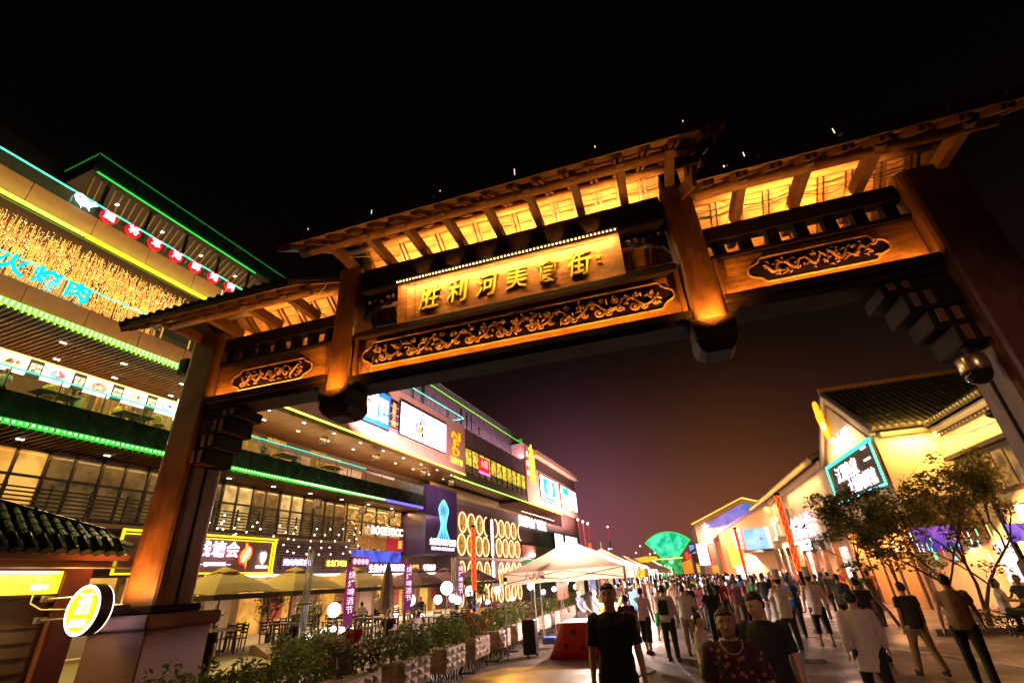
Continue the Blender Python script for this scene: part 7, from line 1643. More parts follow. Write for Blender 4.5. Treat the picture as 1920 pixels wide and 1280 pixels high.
def remesh(mb, vox, smooth=2):
    me = mb.mesh('tmp', []); o = bpy.data.objects.new('tmp', me)
    m = o.modifiers.new('r', 'REMESH'); m.mode = 'VOXEL'; m.voxel_size = vox; m.use_smooth_shade = True
    if smooth: s = o.modifiers.new('s', 'SMOOTH'); s.factor = .5; s.iterations = smooth
    r = baked(o); bpy.data.meshes.remove(me); return r
def ell(cx, cy, z, rx, ry, n=14, lean=0): return [(cx+rx*cos(2*pi*k/n), cy+ry*sin(2*pi*k/n), z) for k in range(n)]
def rotv(v, ax, a): return Matrix.Rotation(a, 3, ax) @ v
def person(label, loc, rz, h=1.70, top='black', bottom='dark', skin=None, legs=(0,0), knees=(0,0), arms=((0,6),(0,6)), elbows=(10,10), sleeve=.55, btm='trousers', hair='short', hat=None, vox=.018,
           head=(0,0), frame='W', seated=False, build=1.0, group=None, extra=None, shoes='dark', face=False, seat=.45, topz=.84, hairm=None, shoulder=1.0):
    """standing figure facing -y before rotation. angles in degrees; legs/arms: left(+x), right(-x)"""
    if vox > .011: h *= .90
    S = h/1.70; fr = skin or SKIN
    t = thing('person', label, 'person', loc, frame, group, rz=rz); t['_off'] = (0,0,0); t.scale = (S*build if build != 1 else S, S*build if build != 1 else S, S)
    dz = 0
    hips, knee_p, ank, sh, elb, wr = [], [], [], [], [], []
    body = MB(); trs = MB(); shirt = MB()
    base = .90
    if seated: base = seat/S+.10
    off = base-.90
    for i, sx in enumerate((1,-1)):
        hp = Vector((sx*.095, 0, .88+off)); a = radians(legs[i]); d = Vector((sx*.03, -sin(a), -cos(a))).normalized(); kn = hp+d*.42
        b = a-radians(knees[i]); d2 = Vector((sx*.01, -sin(b), -cos(b))).normalized(); an = kn+d2*.40
        hips.append(hp); knee_p.append(kn); ank.append(an)
    if not seated:
        low = min(a.z for a in ank)-.075; dz = -low
    else: dz = 0
    Z = Vector((0,0,dz))
    hips = [p+Z for p in hips]; knee_p = [p+Z for p in knee_p]; ank = [p+Z for p in ank]; o = off+dz
    for i, sx in enumerate((1,-1)):
        s = Vector((sx*.178*shoulder, .005, 1.385+o)); a, out = radians(arms[i][0]), radians(arms[i][1])
        d = Vector((sx*sin(out), -sin(a)*cos(out), -cos(a)*cos(out))).normalized(); e = s+d*.285
        b = a+radians(elbows[i]); inn = out*.4-(radians(elbows[i])*.25 if elbows[i] > 40 else 0); d2 = Vector((sx*sin(inn), -sin(b)*cos(inn), -cos(b)*cos(inn))).normalized(); w = e+d2*.245
        sh.append(s); elb.append(e); wr.append(w)
        # arm
        body.tube([s, s.lerp(e,.35), s.lerp(e,.8), e, e.lerp(w,.3), e.lerp(w,.8), w], [.050,.046,.038,.036,.038,.028,.024], 10)
        # hand: palm, four fingers, thumb
        side = d2.cross(Vector((1,0,0)) if abs(d2.x) < .9 else Vector((0,1,0))).normalized(); nrm = d2.cross(side).normalized()
        pc = w+d2*.045; body.tube([w, w+d2*.03, w+d2*.085], [.024,.034,.030], 8, flat=.6)
        for k, (fl, q) in enumerate(((.060,-.026),(.072,-.009),(.066,.009),(.052,.025))):
            b0 = w+d2*.08+side*q; curl = nrm*(.35*(-sx)); p1 = b0+(d2+curl*.5).normalized()*fl*.5; p2 = p1+(d2+curl*1.6).normalized()*fl*.5
            body.tube([b0-d2*.02, b0, p1, p2], [.0095,.0095,.0085,.0065], 6)
        tb = w+d2*.03+side*(-.03); body.tube([tb, tb+(d2*.6-side).normalized()*.03, tb+(d2*.9-side*.5).normalized()*.06], [.012,.010,.008], 6)
        # leg
        hp, kn, an = hips[i], knee_p[i], ank[i]
        body.tube([hp+Vector((0,0,.02)), hp.lerp(kn,.3), hp.lerp(kn,.8), kn, kn.lerp(an,.3), kn.lerp(an,.75), an], [.088,.080,.056,.053,.056,.038,.033], 12)
        # sleeve
        if sleeve > 0:
            if sleeve <= 1: shirt.tube([s+Vector((-sx*.05,0,.015)), s, s.lerp(e,sleeve*.5), s.lerp(e,sleeve)], [.062,.068,.064,.064], 10)
            else: shirt.tube([s+Vector((-sx*.05,0,.015)), s, s.lerp(e,.5), e, e.lerp(w,.5), e.lerp(w,.92)], [.060,.066,.058,.050,.046,.040], 10)
        k0 = .022
        if btm == 'trousers': trs.tube([hp+Vector((0,0,.03)), hp.lerp(kn,.3), hp.lerp(kn,.8), kn, kn.lerp(an,.4), an+Vector((0,0,-.01))], [.108,.100,.080,.076,.070,.062], 12)
        elif btm == 'shorts': trs.tube([hp+Vector((0,0,.03)), hp.lerp(kn,.3), hp.lerp(kn,.9), kn.lerp(an,.05)], [.108,.106,.092,.090], 12)
        elif btm == 'capri': trs.tube([hp+Vector((0,0,.03)), hp.lerp(kn,.3), hp.lerp(kn,.9), kn.lerp(an,.45)], [.108,.104,.086,.078], 12)
    # torso, neck
    body.loft([ell(0,0,.84+o,.10,.08), ell(0,0,.90+o,.160,.105), ell(0,.0,.98+o,.155,.105), ell(0,0,1.08+o,.135,.095), ell(0,0,1.2+o,.150,.105), ell(0,0,1.31+o,.168,.108), ell(0,.0,1.385+o,.165*shoulder,.085), ell(0,.005,1.42+o,.10,.065), ell(0,.01,1.46+o,.056,.056), ell(0,.0,1.53+o,.052,.054)])
    # head
    hz = 1.585+o; yaw, pit = radians(head[0]), radians(head[1])
    HM = Matrix.Translation((0,0,hz-.07)) @ Matrix.Rotation(yaw,4,'Z') @ Matrix.Rotation(-pit,4,'X') @ Matrix.Translation((0,0,.07))
    hb = MB()
    hb.loft([[ (HM@Vector(p)) for p in r] for r in (
        ell(0,.0,-.105,.030,.030), ell(0,-.030,-.112,.034,.038), ell(0,-.028,-.09,.050,.058), ell(0,-.016,-.06,.062,.078), ell(0,-.008,-.02,.071,.090), ell(0,.0,.02,.076,.097), ell(0,.006,.06,.072,.092), ell(0,.010,.088,.055,.072), ell(0,.010,.108,.026,.036), ell(0,.01,.114,.008,.01))])
    hv = lambda x, y, z: HM @ Vector((x,y,z))
    hb.tube([hv(0,-.092,.018), hv(0,-.104,-.008), hv(0,-.116,-.030), hv(0,-.100,-.040)], [.007,.010,.014,.010], 8)
    for sx in (1,-1):
        hb.ball(hv(sx*.013,-.098,-.034), .009, 8, 5); hb.tube([hv(sx*.012,-.088,.030), hv(sx*.035,-.088,.034), hv(sx*.056,-.070,.026)], [.007,.009,.006], 6); hb.ball(hv(sx*.040,-.072,-.026), .020, 8, 6)
        hb.tube([hv(sx*.072,.0,.018), hv(sx*.083,.008,.012), hv(sx*.080,.006,-.012), hv(sx*.072,-.002,-.028)], [.009,.014,.012,.007], 8, flat=.6)
    hb.tube([hv(-.022,-.088,-.060), hv(0,-.097,-.058), hv(.022,-.088,-.060)], [.006,.010,.006], 6); hb.ball(hv(0,-.078,-.092), .020, 8, 6)
    body.add(hb.v, hb.f)
    bm_ = remesh(body, vox, 1); bm_.materials.append(fr); bo = bpy.data.objects.new('body', bm_); COL.objects.link(bo); bo.parent = t
    def child(nm, mesh, m, par=t, label=None):
        mesh.materials.append(m) if not mesh.materials else None
        c = bpy.data.objects.new(nm, mesh); COL.objects.link(c); c.parent = par
        if label: c['label'] = label
        return c
    # shirt torso
    R = RD(hash(label) % 1000 if False else len(label)*7)
    if top:
        tz = topz
        shirt.loft([ell(0,0,tz+o,.190,.135), ell(0,0,.95+o,.185,.135), ell(0,0,1.08+o,.172,.128), ell(0,0,1.2+o,.180,.132), ell(0,0,1.31+o,.190,.130), ell(0,.0,1.385+o,.182*shoulder,.105), ell(0,.008,1.425+o,.115,.080), ell(0,.01,1.447+o,.080,.070)])
        sm_ = remesh(shirt, max(.016, vox*1.15), 2)
        for v in sm_.vertices:
            p = v.co; n1 = noise.noise(Vector((p.x*7,p.y*7,p.z*3.2+len(label)))); n2 = noise.noise(Vector((p.x*16+3,p.y*16,p.z*11)))
            k = .016*n1+.006*n2; l = sqrt(p.x*p.x+p.y*p.y)+1e-4; v.co = p+Vector((p.x/l*k, p.y/l*k, k*.3))
        child('top', sm_, CL[top])
    if btm == 'skirt':
        sk = MB(); n = 20
        sk.loft([[ (rr*(1+.10*sin(k*3.1+z*4))*cos(2*pi*k/n), rr*.8*(1+.10*sin(k*3.1+z*4))*sin(2*pi*k/n), z+o) for k in range(n)] for z, rr in ((.98,.155),(.88,.19),(.7,.21),(.5,.23),(.42,.24))]); child('skirt', sk.mesh('skirt', CL[bottom]), CL[bottom])
    elif btm:
        trs.loft([ell(0,0,.80+o,.10,.08), ell(0,0,.86+o,.172,.122), ell(0,0,.93+o,.176,.124), ell(0,0,1.0+o,.162,.116)])
        tm_ = remesh(trs, max(.018, vox*1.15), 2)
        for v in tm_.vertices:
            p = v.co; k = .010*noise.noise(Vector((p.x*9,p.y*9,p.z*6+2))); v.co = p+Vector((k,k,0))
        child(btm, tm_, CL[bottom])
    for i in (0,1):
        a = ank[i]; mb = MB(); zz = a.z-.075
        mb.loft([[ (a.x+rx*cos(2*pi*k/12), a.y-.055+ry*sin(2*pi*k/12), z) for k in range(12)] for rx, ry, z in ((.044,.135,zz),(.048,.138,zz+.025),(.044,.125,zz+.05),(.036,.07,zz+.085))])
        child('shoe', mb.mesh('shoe', CL[shoes]), CL[shoes])
    # hair
    hm = MB()
    if hair:
        front = -.052 if hair in ('short','bob','long','bun') else -.03
        rs = []
        for z, rx, ry, cy in ((-.050,.062,.042,.046),(-.015,.076,.058,.037),(.02,.081,.067,.031),(.050,.082,.074,.026),(.068,.080,.088,.012),(.088,.073,.092,.005),(.108,.054,.070,.008),(.124,.028,.038,.008),(.130,.010,.012,.008)):
            rs.append([HM@Vector(p) for p in ell(0,cy,z,rx,ry)])
        hm.loft(rs)
        if hair in ('bob','long'):
            L = -.13 if hair == 'bob' else -.36
            hm.loft([[HM@Vector(p) for p in ell(0,cy,z,rx,ry)] for z, rx, ry, cy in ((.05,.088,.075,.026),(-.02,.092,.062,.045),(-.10,.094,.050,.060),(L,.085 if hair == 'long' else .07,.035,.070))])
        RH = RD(len(label)*3)
        for k in range(22 if vox < .013 else 0):
            a = pi*(1.15+.7*k/21); p0 = HM@Vector((.060*cos(a), .010+.080*sin(a), .092)); p1 = HM@Vector((.074*cos(a)+RH.uniform(-.010,.010), .006+.092*sin(a), .070+RH.uniform(-.010,.014))); hm.tube([p0,p1], [.013,.005], 5)
        if hair == 'bun': hm.ball(HM@Vector((0,.115,.06)), .045, 10, 6)
        hme = remesh(hm, max(.012, vox*.8), 1)
        for v in hme.vertices: v.co += Vector((1,1,1))*(.008*noise.noise(v.co*30)+.005*noise.noise(v.co*80))
        child('hair', hme, hairm or HAIR)
    if hat == 'toque':
        mb = MB(); mb.loft([[HM@Vector(p) for p in ell(0,.004,z,r,r*1.12)] for z, r in ((.045,.094),(.10,.094),(.105,.092),(.22,.088),(.29,.094),(.31,.086),(.312,.02))]); child('toque', mb.mesh('toque', CL['coat'], smooth=False), CL['coat'])
        mb = MB(); mb.loft([[HM@Vector(p) for p in ell(0,.004,z,.098,.110)] for z in (.03,.062)]); child('hat_band', mb.mesh('hat_band', CL['black']), CL['black'])
    if hat in ('cap','helmet'):
        mc = CL['blue'] if hat == 'cap' else mat('tan_helmet', (.42,.30,.18), .3)
        mb = MB(); mb.loft([[HM@Vector(p) for p in ell(0,.004,z,r,r*1.15)] for z, r in ((.035,.094),(.07,.094),(.10,.082),(.128,.05),(.138,.01))]); mb.loft([[HM@Vector(p) for p in ell(0,-.09,z,.062,.07)] for z in (.035,.047)]); child(hat, mb.mesh(hat, mc, smooth=False), mc)
    if hat == 'helmet': mb = MB(); mb.loft([[HM@Vector(p) for p in ell(0,-.045,z,.060,r)] for z, r in ((-.10,.045),(-.06,.066),(-.02,.064))]); child('face_mask', mb.mesh('face_mask', CL['white']), CL['white'])
    if face:
        for sx in (1,-1):
            e_ = MB(); e_.ball(hv(sx*.031,-.0855,.012), .0125, 12, 8, (1.25,.55,.62)); eo = child('eye', e_.mesh('eye', EYE), EYE)
            e_ = MB(); e_.ball(hv(sx*.031,-.0915,.012), .0062, 10, 6, (1,.5,1)); child('iris', e_.mesh('iris', IRIS), IRIS, eo)
            e_ = MB(); e_.tube([hv(sx*.012,-.0975,.030), hv(sx*.032,-.0985,.036), hv(sx*.052,-.083,.029)], [.0025,.0042,.0020], 6); child('eyebrow', e_.mesh('eyebrow', BROW), BROW)
            e_ = MB(); e_.tube([hv(sx*.017,-.091,.019), hv(sx*.031,-.096,.0215), hv(sx*.047,-.084,.0175)], [.0018,.0025,.0018], 6); child('eyelid', e_.mesh('eyelid', IRIS), IRIS)
        e_ = MB(); e_.tube([hv(-.024,-.092,-.0585), hv(-.008,-.1035,-.0565), hv(0,-.105,-.058), hv(.008,-.1035,-.0565), hv(.024,-.092,-.0585)], [.0025,.0052,.0045,.0052,.0025], 6); child('lips', e_.mesh('lips', LIP), LIP)
    if extra: extra(t, child, hv, dict(sh=sh, elb=elb, wr=wr, o=o))
    return t
def glasses(t, child, hv, q):
    mb = MB()
    for sx in (1,-1):
        c = [hv(sx*.033+.026*cos(2*pi*k/14), -.104, .010+.019*sin(2*pi*k/14)) for k in range(15)]; mb.tube(c, .0016, 5, cap=False); mb.tube([hv(sx*.059,-.102,.016), hv(sx*.080,-.03,.018), hv(sx*.082,.005,.012)], .0016, 5)
    mb.tube([hv(-.008,-.105,.014), hv(.008,-.105,.014)], .0016, 5); child('glasses', mb.mesh('glasses', FRAME), FRAME)
def necklace(t, child, hv, q):
    o = q['o']; mb = MB()
    for k in range(17):
        a = pi*(k/16); mb.ball((.088*cos(a+pi), -.055-.072*sin(a), 1.445+o-.095*sin(a)), .0065, 6, 4)
    child('necklace', mb.mesh('necklace', mat('pearl', (.75,.62,.45), .3)), None)
def backpack(t, child, hv, q):
    o = q['o']; mb = MB(); mb.bbox((-.13,.13,1.02+o),(.13,.26,1.36+o),.04); child('backpack', mb.mesh('backpack', CL['black']), CL['black'])
    for sx in (1,-1): mb = MB(); mb.tube([(sx*.09,.14,1.36+o),(sx*.10,.02,1.43+o),(sx*.11,-.13,1.3+o),(sx*.12,-.05,1.1+o),(sx*.10,.14,1.06+o)], .014, 6, flat=.4); child('strap', mb.mesh('strap', CL['black']), CL['black'])
def phone(t, child, hv, q):
    w = q['wr'][0]; mb = MB(); mb.bbox((w.x-.06,w.y-.10,w.z+.02),(w.x+.02,w.y-.09,w.z+.16),.004); child('phone', mb.mesh('phone', emi('phone_screen', (.7,.8,1), 1.5)), None)
D = radians
# the three in front
person('man in plain black t-shirt and glasses facing the camera, standing beside the red table', (-1.16,5.75,0), D(14), 1.715, 'black', 'black', vox=.010, face=True, head=(-14,4), arms=((4,9),(2,9)), elbows=(14,12), sleeve=.86, extra=glasses, topz=.80, shoulder=1.06)
person('short haired woman in dark floral blouse and necklace, shortest in the foreground', (-.03,4.9,0), D(6), 1.49, 'floral', 'brown', vox=.010, face=True, head=(-8,0), arms=((6,12),(-4,14)), elbows=(14,10), sleeve=.9, hair='bob', extra=necklace, build=1.10, btm='trousers', skin=SKIN2)
person('young man in dark t-shirt looking down, right of the woman in floral blouse', (.28,5.75,0), D(-14), 1.57, 'black', 'black', vox=.010, face=True, head=(-34,-16), arms=((2,10),(6,10)), elbows=(10,14), sleeve=.8, shoulder=1.04)
person('boy in white t-shirt and khaki trousers seen from the side behind the floral blouse woman', (-.42,8.2,0), D(75), 1.38, 'white', 'khaki', vox=.015, head=(10,0), legs=(8,-8), sleeve=.8)
# middle distance
MIDS = [
 ('man in maroon shirt and black trousers stepping right behind the man in black', (-2.25,13.1), 200, dict(h=1.60, top='maroon', bottom='black', legs=(28,-16), knees=(4,18), head=(30,0), arms=((20,8),(-10,8)))),
 ('man in bright blue t-shirt with his back turned near the tents', (-2.65,17.6), 172, dict(h=1.72, top='blue', bottom='black', legs=(6,-6))),
 ('slim man in white t-shirt and rolled black trousers leaning to the left', (-2.05,14.5), 160, dict(h=1.66, top='pinkw', bottom='black', btm='capri', arms=((55,10),(8,8)), elbows=(70,10), legs=(8,-8))),
 ('little girl in pink dress standing in front of the blue t-shirt man', (-2.42,14.9), 190, dict(h=.98, top='pink', bottom='pinkw', btm='capri', hair='bob', sleeve=.5, topz=.66)),
 ('woman in loose white shirt and black trousers with a black backpack', (-1.36,13.35), 168, dict(h=1.70, top='white', bottom='dark', hair='bun', sleeve=1.5, extra=backpack, arms=((50,8),(10,10)), elbows=(60,20))),
 ('person in beige shirt and khaki trousers right beside the black backpack', (-.95,14.1), 175, dict(h=1.66, top='white', bottom='khaki', hair='short', sleeve=.8, arms=((40,10),(35,10)), elbows=(60,50))),
 ('woman in plaid shirt and green shorts behind the white shirt woman', (-1.95,17.2), 20, dict(h=1.62, top='plaid', bottom='green', btm='shorts', hair='bun', legs=(14,-12))),
 ('man in dark grey t-shirt facing the camera in the middle of the crowd', (-1.0,16.6), 8, dict(h=1.70, top='dark', bottom='grey', face=False, legs=(10,-8))),
 ('long haired woman in black dress seen from behind', (-.30,14.0), 200, dict(h=1.66, top='black', bottom='black', btm='trousers', hair='long', topz=.7, arms=((30,14),(60,16)), elbows=(40,90))),
 ('woman in red shirt and black skirt trousers walking toward the camera', (0.05,22.3), 15, dict(h=1.64, top='red', bottom='black', hair='bob', btm='capri', legs=(16,-14), arms=((-10,12),(14,12)))),
 ('man in black t-shirt and pale jeans with his back to the camera', (1.32,19.4), 190, dict(h=1.76, top='black', bottom='jeansw', arms=((50,12),(50,12)), elbows=(80,80), legs=(5,-6), shoes='white')),
 ('chef in tall white hat with folded arms, left of the two chefs', (1.30,14.4), 185, dict(h=1.72, top='coat', bottom='dark', hat='toque', sleeve=1.5, arms=((40,18),(40,18)), elbows=(95,95), legs=(5,-5), topz=.74)),
 ('chef in tall white hat and black shorts, right of the two chefs', (2.08,15.2), 178, dict(h=1.74, top='coat', bottom='black', hat='toque', btm='capri', sleeve=1.5, arms=((6,14),(4,16)), elbows=(14,10), legs=(12,-12), knees=(2,10), topz=.74)),
 ('person in bright blue shirt and blue cap between the two chefs', (1.78,17.1), 170, dict(h=1.66, top='blue', bottom='dark', hat='cap')),
 ('person in loose cream shirt walking away at the bottom right', (1.60,8.5), 172, dict(h=1.60, top='white', bottom='black', sleeve=1.5, build=1.12, topz=.62, legs=(14,-12), arms=((-14,10),(12,10)))),
 ('person in tan wide trousers and dark top walking in the right foreground', (3.0,11.5), 190, dict(h=1.58, top='dark', bottom='tan', legs=(18,-16), knees=(4,16))),
 ('man in loose tan t-shirt and dark trousers walking away at the far right', (3.40,10.6), 160, dict(h=1.70, top='tan', bottom='dark', legs=(16,-14), knees=(2,14), arms=((-18,12),(16,12)), build=1.06)),
 ('dark haired person half hidden behind the cream shirt walker', (2.55,12.6), 185, dict(h=1.66, top='dark', bottom='black', legs=(10,-8))),
 ('woman in navy top and dark shorts with hair bun under the tent', (-4.55,17.6), 70, dict(h=1.62, top='navy', bottom='dark', btm='shorts', hair='bun', arms=((20,10),(26,10)), elbows=(30,30))),
 ('woman in grey apron dress in the glare of the tent bulb', (-4.0,17.5), 95, dict(h=1.60, top='grey', bottom='grey', btm='skirt', hair='bun', arms=((40,10),(40,10)), elbows=(60,60))),
 ('performer in shiny gold robe under the nearest tent', (-3.35,16.8), 60, dict(h=1.64, top='gold', bottom='gold', btm='skirt', hair='short', sleeve=1.5, arms=((40,20),(50,20)), elbows=(80,80), topz=.7)),
 ('man in white shirt standing before the timber doors of a shop', (-21.0,23.9), 60, dict(h=1.70, top='white', bottom='black', z=.16)),
 ('waiter in white shirt at the window near the left gate column', (-20.4,17.0), 80, dict(h=1.70, top='white', bottom='dark', z=.16, arms=((60,10),(30,10)), elbows=(60,40))),
 ('dark dressed man stretching one arm beside the shop doors', (-20.6,24.9), 40, dict(h=1.74, top='maroon', bottom='black', z=.16, arms=((10,80),(10,10)), elbows=(5,10))),
 ('waiter in pale shirt walking between the terrace tables', (-17.9,25.0), 50, dict(h=1.70, top='white', bottom='dark', z=.16)),
 ('man in dark blue shirt standing behind the ball lamps', (-12.6,25.8), 30, dict(h=1.72, top='navy', bottom='dark')),
 ('person in black t-shirt standing at the low right edge of the crowd', (3.0,16.8), 150, dict(h=1.66, top='dark', bottom='dark')),
 ('person in brown shirt facing the orange columns on the right', (4.3,19.4), 230, dict(h=1.66, top='brown', bottom='dark')),
 ('dark figure between kiosk and left granite plinth', (-9.6,7.9), 20, dict(h=1.66, top='black', bottom='dark', vox=.02)),
]
for lab, (x, y), rz, kw in MIDS:
    z = kw.pop('z', 0); person(lab, (x,y,z), D(rz), **kw)
SEATED = [
 ('seated man in pale pink t-shirt seen from the side behind the planters', (-8.7,14.0), 60, dict(top='pinkw', bottom='dark', h=1.76, build=1.12)),
 ('man in tan helmet and white face mask above the shrubs', (-9.9,14.5), 10, dict(top='dark', bottom='dark', h=1.78, hat='helmet')),
 ('seated man in navy t-shirt with his back to the planters', (-8.4,16.2), 190, dict(top='navy', bottom='dark', h=1.74)),
 ('seated person in dark red shirt left of the blue covered figure', (-8.0,16.4), 210, dict(top='red', bottom='dark', h=1.70)),
 ('bent figure in blue shirt with blue cap behind the shrubs', (-7.4,15.5), 150, dict(top='blue', bottom='dark', h=1.62, hat='cap')),
 ('person in red apron over pale shirt among the shrubs near the camera', (-8.7,11.3), 15, dict(top='red', bottom='dark', h=1.66, hair='bob', head=(0,10))),
 ('diner in orange lit shirt at the table left of the red lantern pole', (-9.6,20.0), 120, dict(top='tan', bottom='dark', h=1.70)),
 ('woman in gold patterned top at the table before the red lantern pole', (-9.0,19.2), 20, dict(top='gold', bottom='dark', h=1.64, hair='bob')),
 ('dark shirted diner at the table near the left gate column', (-19.2,14.4), 200, dict(top='dark', bottom='dark', h=1.72)),
 ('diner in khaki shirt beside the potted tree under the tan parasol', (-18.6,14.9), 150, dict(top='tan', bottom='dark', h=1.70)),
 ('two-tone haired diner in grey under the wide olive parasol', (-16.9,18.0), 30, dict(top='grey', bottom='dark', h=1.70)),
 ('diner in white shirt seated under the third olive parasol', (-16.2,21.4), 200, dict(top='white', bottom='dark', h=1.70)),
 ('diner in black seated right of the closed brown parasol', (-13.2,21.2), 180, dict(top='black', bottom='dark', h=1.72)),
 ('diner in navy at the table under the plum parasols', (-16.0,26.4), 20, dict(top='navy', bottom='dark', h=1.70)),
 ('diner in pink at the pale clothed table', (-11.4,26.3), 30, dict(top='pink', bottom='dark', h=1.64, hair='bob')),
 ('diner in dark shirt behind the highest ball lamp', (-11.9,24.6), 200, dict(top='dark', bottom='dark', h=1.70)),
 ('person with pale blouse sitting near the violet lights at the right edge', (6.2,16.3), 60, dict(top='white', bottom='dark', h=1.62, hair='bob')),
 ('person in dark shirt sitting at the far right edge by the hedge', (6.9,16.9), 300, dict(top='dark', bottom='dark', h=1.68)),
 ('guest with white top on the terrace behind the glass rail', (-22.9,10.6), -80, dict(top='white', bottom='dark', z=8.27)),
 ('dark haired guest on the terrace near the first curtain', (-22.9,4.0), 80, dict(top='dark', bottom='dark', z=8.27)),
 ('guest in yellow top on the terrace by the gate column', (-22.9,12.9), 100, dict(top='tan', bottom='dark', z=8.27)),
 ('guest in dark top on the terrace beneath the second poster', (-22.7,6.2), 100, dict(top='dark', bottom='dark', z=8.27)),
 ('guest in white top on the terrace beneath the blue plate poster', (-22.6,8.1), 70, dict(top='white', bottom='dark', z=8.27)),
 ('guest in tan top farther left behind the glass rail', (-22.7,2.2), 110, dict(top='tan', bottom='dark', z=8.27)),
 ('guest in brown top by the potted plants behind the rail', (-22.7,19.9), 90, dict(top='brown', bottom='dark', z=8.27)),
 ('guest in mint top standing out on the far terrace', (-22.8,22.4), 90, dict(top='teal', bottom='teal', z=8.27)),  # green light on this figure put into its clothes
]
for lab, (x, y), rz, kw in SEATED:
    z = kw.pop('z', .16 if x < -12.2 else 0); kw.setdefault('vox', .022)
    hz = .34 if z > 5 else 0
    person(lab, (x,y,z+hz), D(rz), seated=True, legs=(82,84), knees=(84,82), arms=((30,12),(35,12)), elbows=(55,50), **kw)
    if z > 5 or x > 5 or x < -5:
        # the stool under the sitter
        mb = MB(); mb.lathe([(.15,.0),(.17,.02),(.17,.05),(.02,.06)], 12, (x,y,z+hz+.39)); st_ = thing('stool', 'low round stool under the '+' '.join(lab.split()[:9]), 'stool', (x,y,z)); part('seat', mb, FRAME, st_)
        for k in range(3): a = 2*pi*k/3; mb = MB(); mb.tube([(x+.08*cos(a),y+.08*sin(a),z+hz+.39),(x+.17*cos(a),y+.17*sin(a),z)], .014, 5); part('leg', mb, FRAME, st_)
# added lamp out of view behind the photographer, lighting faces and crowd
t = thing('pole_lamp', 'added unseen pole lamp behind the photographer lighting faces and crowd', 'street lamp', (5.0,-7.0,0)); mb = MB(); mb.tube([(5,-7,0),(5,-7,6.0),(4.6,-6.6,6.3)], .06, 8); part('pole', mb, BLACK, t); mb = MB(); mb.ball((4.4,-6.4,6.3), .22, 14, 8); part('globe', mb, emi('added_lamp_globe', (1,.55,.45), 6), t)
lampobj('added_face_light', 'SPOT', (4.4,-6.4,6.0), 2700, (1,.50,.36), .2, target=(1.0,13,.3), spot=radians(34), blend=.9)
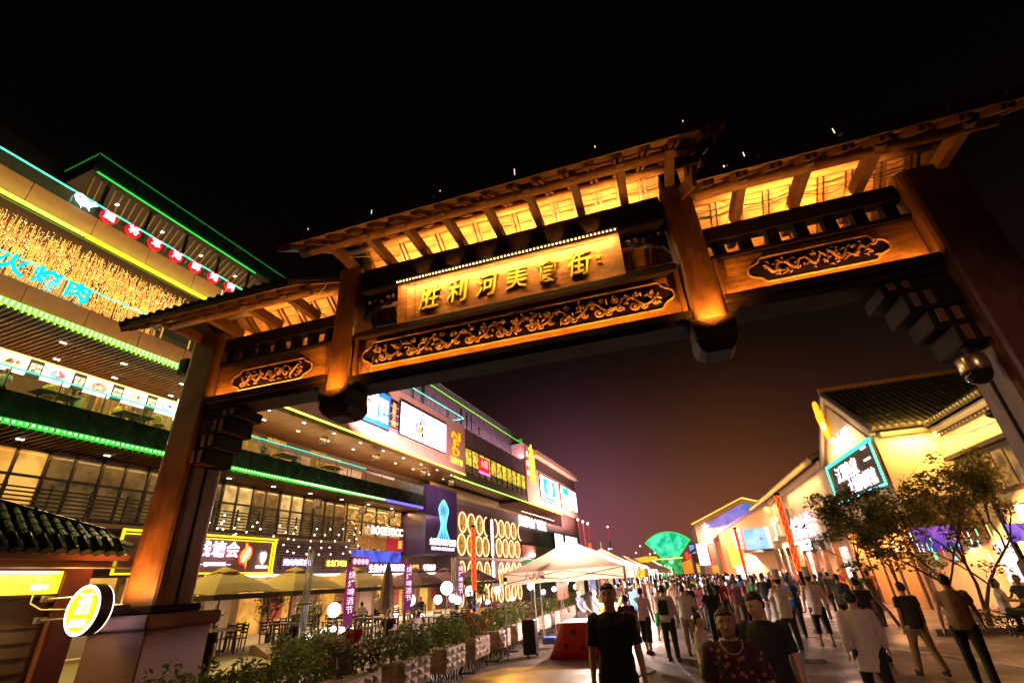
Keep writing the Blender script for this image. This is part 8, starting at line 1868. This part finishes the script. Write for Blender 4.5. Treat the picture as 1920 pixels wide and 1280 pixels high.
# ---- far crowd: light figures, each one an object
TOPS = [('black',(.015,.015,.018)),('white',(.62,.54,.50)),('dark grey',(.07,.06,.07)),('red',(.42,.04,.05)),('navy',(.03,.04,.12)),('tan',(.42,.28,.19)),('pale pink',(.58,.40,.38)),('cream',(.55,.46,.36)),('blue',(.05,.14,.45)),('maroon',(.16,.03,.05)),('green',(.06,.22,.10)),('orange',(.55,.20,.05)),('brown',(.14,.08,.05))]
TOPM = [(n, mat('crowd_top_'+n.replace(' ','_'), c, .85)) for n, c in TOPS]
BOTM = [mat('crowd_bottom_%s'%n, c, .85) for n, c in (('black',(.02,.02,.02)),('blue',(.03,.04,.09)),('grey',(.12,.10,.09)),('khaki',(.28,.21,.14)),('dark',(.03,.03,.035)))]
def lowfig(seed, fem):
    R = RD(seed); mb = MB(); a = R.uniform(6,22); lg = [D(a),D(-a)]; up = R.random() < .35
    for i, sx in enumerate((1,-1)):
        hp = Vector((sx*.09,0,.86)); kn = hp+Vector((0,-sin(lg[i])*.4,-cos(lg[i])*.4)); an = kn+Vector((0,sin(abs(lg[i]))*.12,-.38)); an.z = max(an.z,.08)
        mb.mat = 1; mb.tube([hp,hp.lerp(kn,.5),kn,kn.lerp(an,.5),an], [.10,.09,.07,.065,.055], 7); mb.mat = 3; mb.tube([an+Vector((0,.05,-.04)),an+Vector((0,-.08,-.05)),an+Vector((0,-.14,-.06))],[.045,.04,.03],6)
        s_ = Vector((sx*.19,0,1.38)); aa = D(R.uniform(-15,35)); bb = aa+D(R.uniform(5,70))
        if up and sx > 0: aa = D(60); bb = D(140)
        e = s_+Vector((sx*.05,-sin(aa)*.28,-cos(aa)*.28)); w = e+Vector((0,-sin(bb)*.25,-cos(bb)*.25))
        mb.mat = 0; mb.tube([s_+Vector((-sx*.05,0,.02)),s_,s_.lerp(e,.7)], [.055,.062,.056], 7); mb.mat = 2; mb.tube([s_.lerp(e,.6),e,w,w+(w-e).normalized()*.14], [.04,.036,.028,.018], 6)
        if up and sx > 0: mb.mat = 5; mb.box((w.x-.04,w.y-.05,w.z+.06),(w.x+.04,w.y-.035,w.z+.20))
    mb.mat = 0; mb.loft([ell(0,0,z,rx,ry,12) for z, rx, ry in ((.82,.18,.125),(.95,.175,.125),(1.08,.155,.115),(1.25,.175,.12),(1.36,.19,.11),(1.42,.12,.08),(1.44,.07,.06))])
    mb.mat = 1; mb.loft([ell(0,0,z,rx,ry,12) for z, rx, ry in ((.78,.13,.10),(.88,.17,.12),(.95,.165,.118))])
    if R.random() < .45: mb.mat = 3; mb.tube([(-.12,.0,1.42),(-.02,-.13,1.2),(.14,-.12,.98)], .012, 4); mb.bbox((.14,-.08,.78),(.24,.10,1.0),.03)
    elif R.random() < .4: mb.mat = 3; mb.bbox((-.12,.12,1.0),(.12,.24,1.36),.04)
    hr = D(R.uniform(-35,35)); hx = lambda v: (cos(hr)*v[0]-sin(hr)*v[1], sin(hr)*v[0]+cos(hr)*v[1], v[2])
    mb.mat = 2; mb.tube([(0,.01,1.42),(0,0,1.52)], [.052,.050], 8); mb.loft([[hx(p) for p in ell(0,cy,1.585+z,rx,ry,10)] for z, rx, ry, cy in ((-.11,.035,.04,-.02),(-.07,.058,.07,-.016),(0,.074,.092,0),(.06,.07,.088,.008),(.10,.03,.04,.01))]); mb.tube([hx((0,-.09,1.60)),hx((0,-.112,1.56))], [.008,.014], 5)
    mb.mat = 4; zs = ((-.05,.066,.045,.048),(.0,.084,.066,.036),(.05,.088,.076,.030),(.075,.087,.100,.006),(.105,.066,.083,.006),(.13,.02,.03,.008))
    if fem: zs = ((-.20,.06,.03,.06),(-.10,.088,.05,.055))+zs[1:]
    mb.loft([[hx(p) for p in ell(0,cy,1.585+z,rx,ry,10)] for z, rx, ry, cy in zs])
    return mb.mesh('person', [TOPM[0][1],BOTM[0],SKIN,CL['dark'],HAIR,emi('phone_screen', (.7,.8,1), 1.5)], smooth=False)
lows = [(lowfig(300+k, k % 5 in (1,3)), k % 5 in (1,3)) for k in range(18)]
R = RD(99); placed = []; seen = {}
def crowd(n, smin, smax, tmin, tmax, zone, group, power, mind):
    c = 0; tries = 0
    while c < n and tries < 20000:
        tries += 1
        t_ = tmin+(tmax-tmin)*R.random()**power; s_ = R.uniform(smin, smax)
        if any((s_-a)**2+(t_-b)**2 < mind**2 for a, b in placed): continue
        placed.append((s_,t_)); me, fem = R.choice(lows); back = R.random() < .45; tn, tm = R.choice(TOPM)
        o = bpy.data.objects.new('person', me); COL.objects.link(o); o.location = gw(s_,t_,0); o.rotation_euler = (0,0,GA+R.gauss(0,.45)+(pi if back else 0))
        for k_, m_ in ((0, tm), (1, R.choice(BOTM))): o.material_slots[k_].link = 'OBJECT'; o.material_slots[k_].material = m_
        k = R.uniform(.82,.94); o.scale = (k*R.uniform(.95,1.12),k*R.uniform(.95,1.1),k)
        side = 'left' if s_ < smin+(smax-smin)/3 else ('right' if s_ > smax-(smax-smin)/3 else 'middle')
        tag(o, '%s haired person, %s top, %s, %s of %s' % ('long' if fem else 'short', tn, 'back turned' if back else 'facing us', side, zone), 'person', group); c += 1
placed += [(-1.0,14),(0,14),(1.5,20),(.3,15)]
crowd(118, -1.0, 3.2, 20, 40, 'the mid street crowd', 'people in the dense crowd filling the street', 1.1, .6)
crowd(90, -.8, 3.0, 40, 62, 'the crowd beyond the poles', 'people in the dense crowd filling the street', 1.1, .55)
crowd(66, -.8, 3.0, 62, 105, 'the farthest crowd', 'people in the dense crowd filling the street', 1.1, .55)
crowd(26, 4.2, 7.6, 21, 46, 'the shopfront strip', 'people standing near the right hand shopfronts', 1.0, .7)
crowd(12, -4.4, -1.5, 20, 46, 'the tent stalls', 'people at the tent stalls', 1.0, .8)
bpy.data.scenes.remove(WORK)
# the place was laid out with a 1.8 m eye; bring everything to real size about the origin
K = 1.12
for o in scene.objects:
    if o.parent is None:
        o.location = o.location*K
        if o.type in ('LIGHT', 'CAMERA'): continue
        o.scale = o.scale*K
for l in bpy.data.lights:
    l.energy *= K*K
    if l.type == 'AREA': l.size *= K; l.size_y *= K
    else: l.shadow_soft_size *= K
for o in scene.objects:
    if '_off' in o: del o['_off']
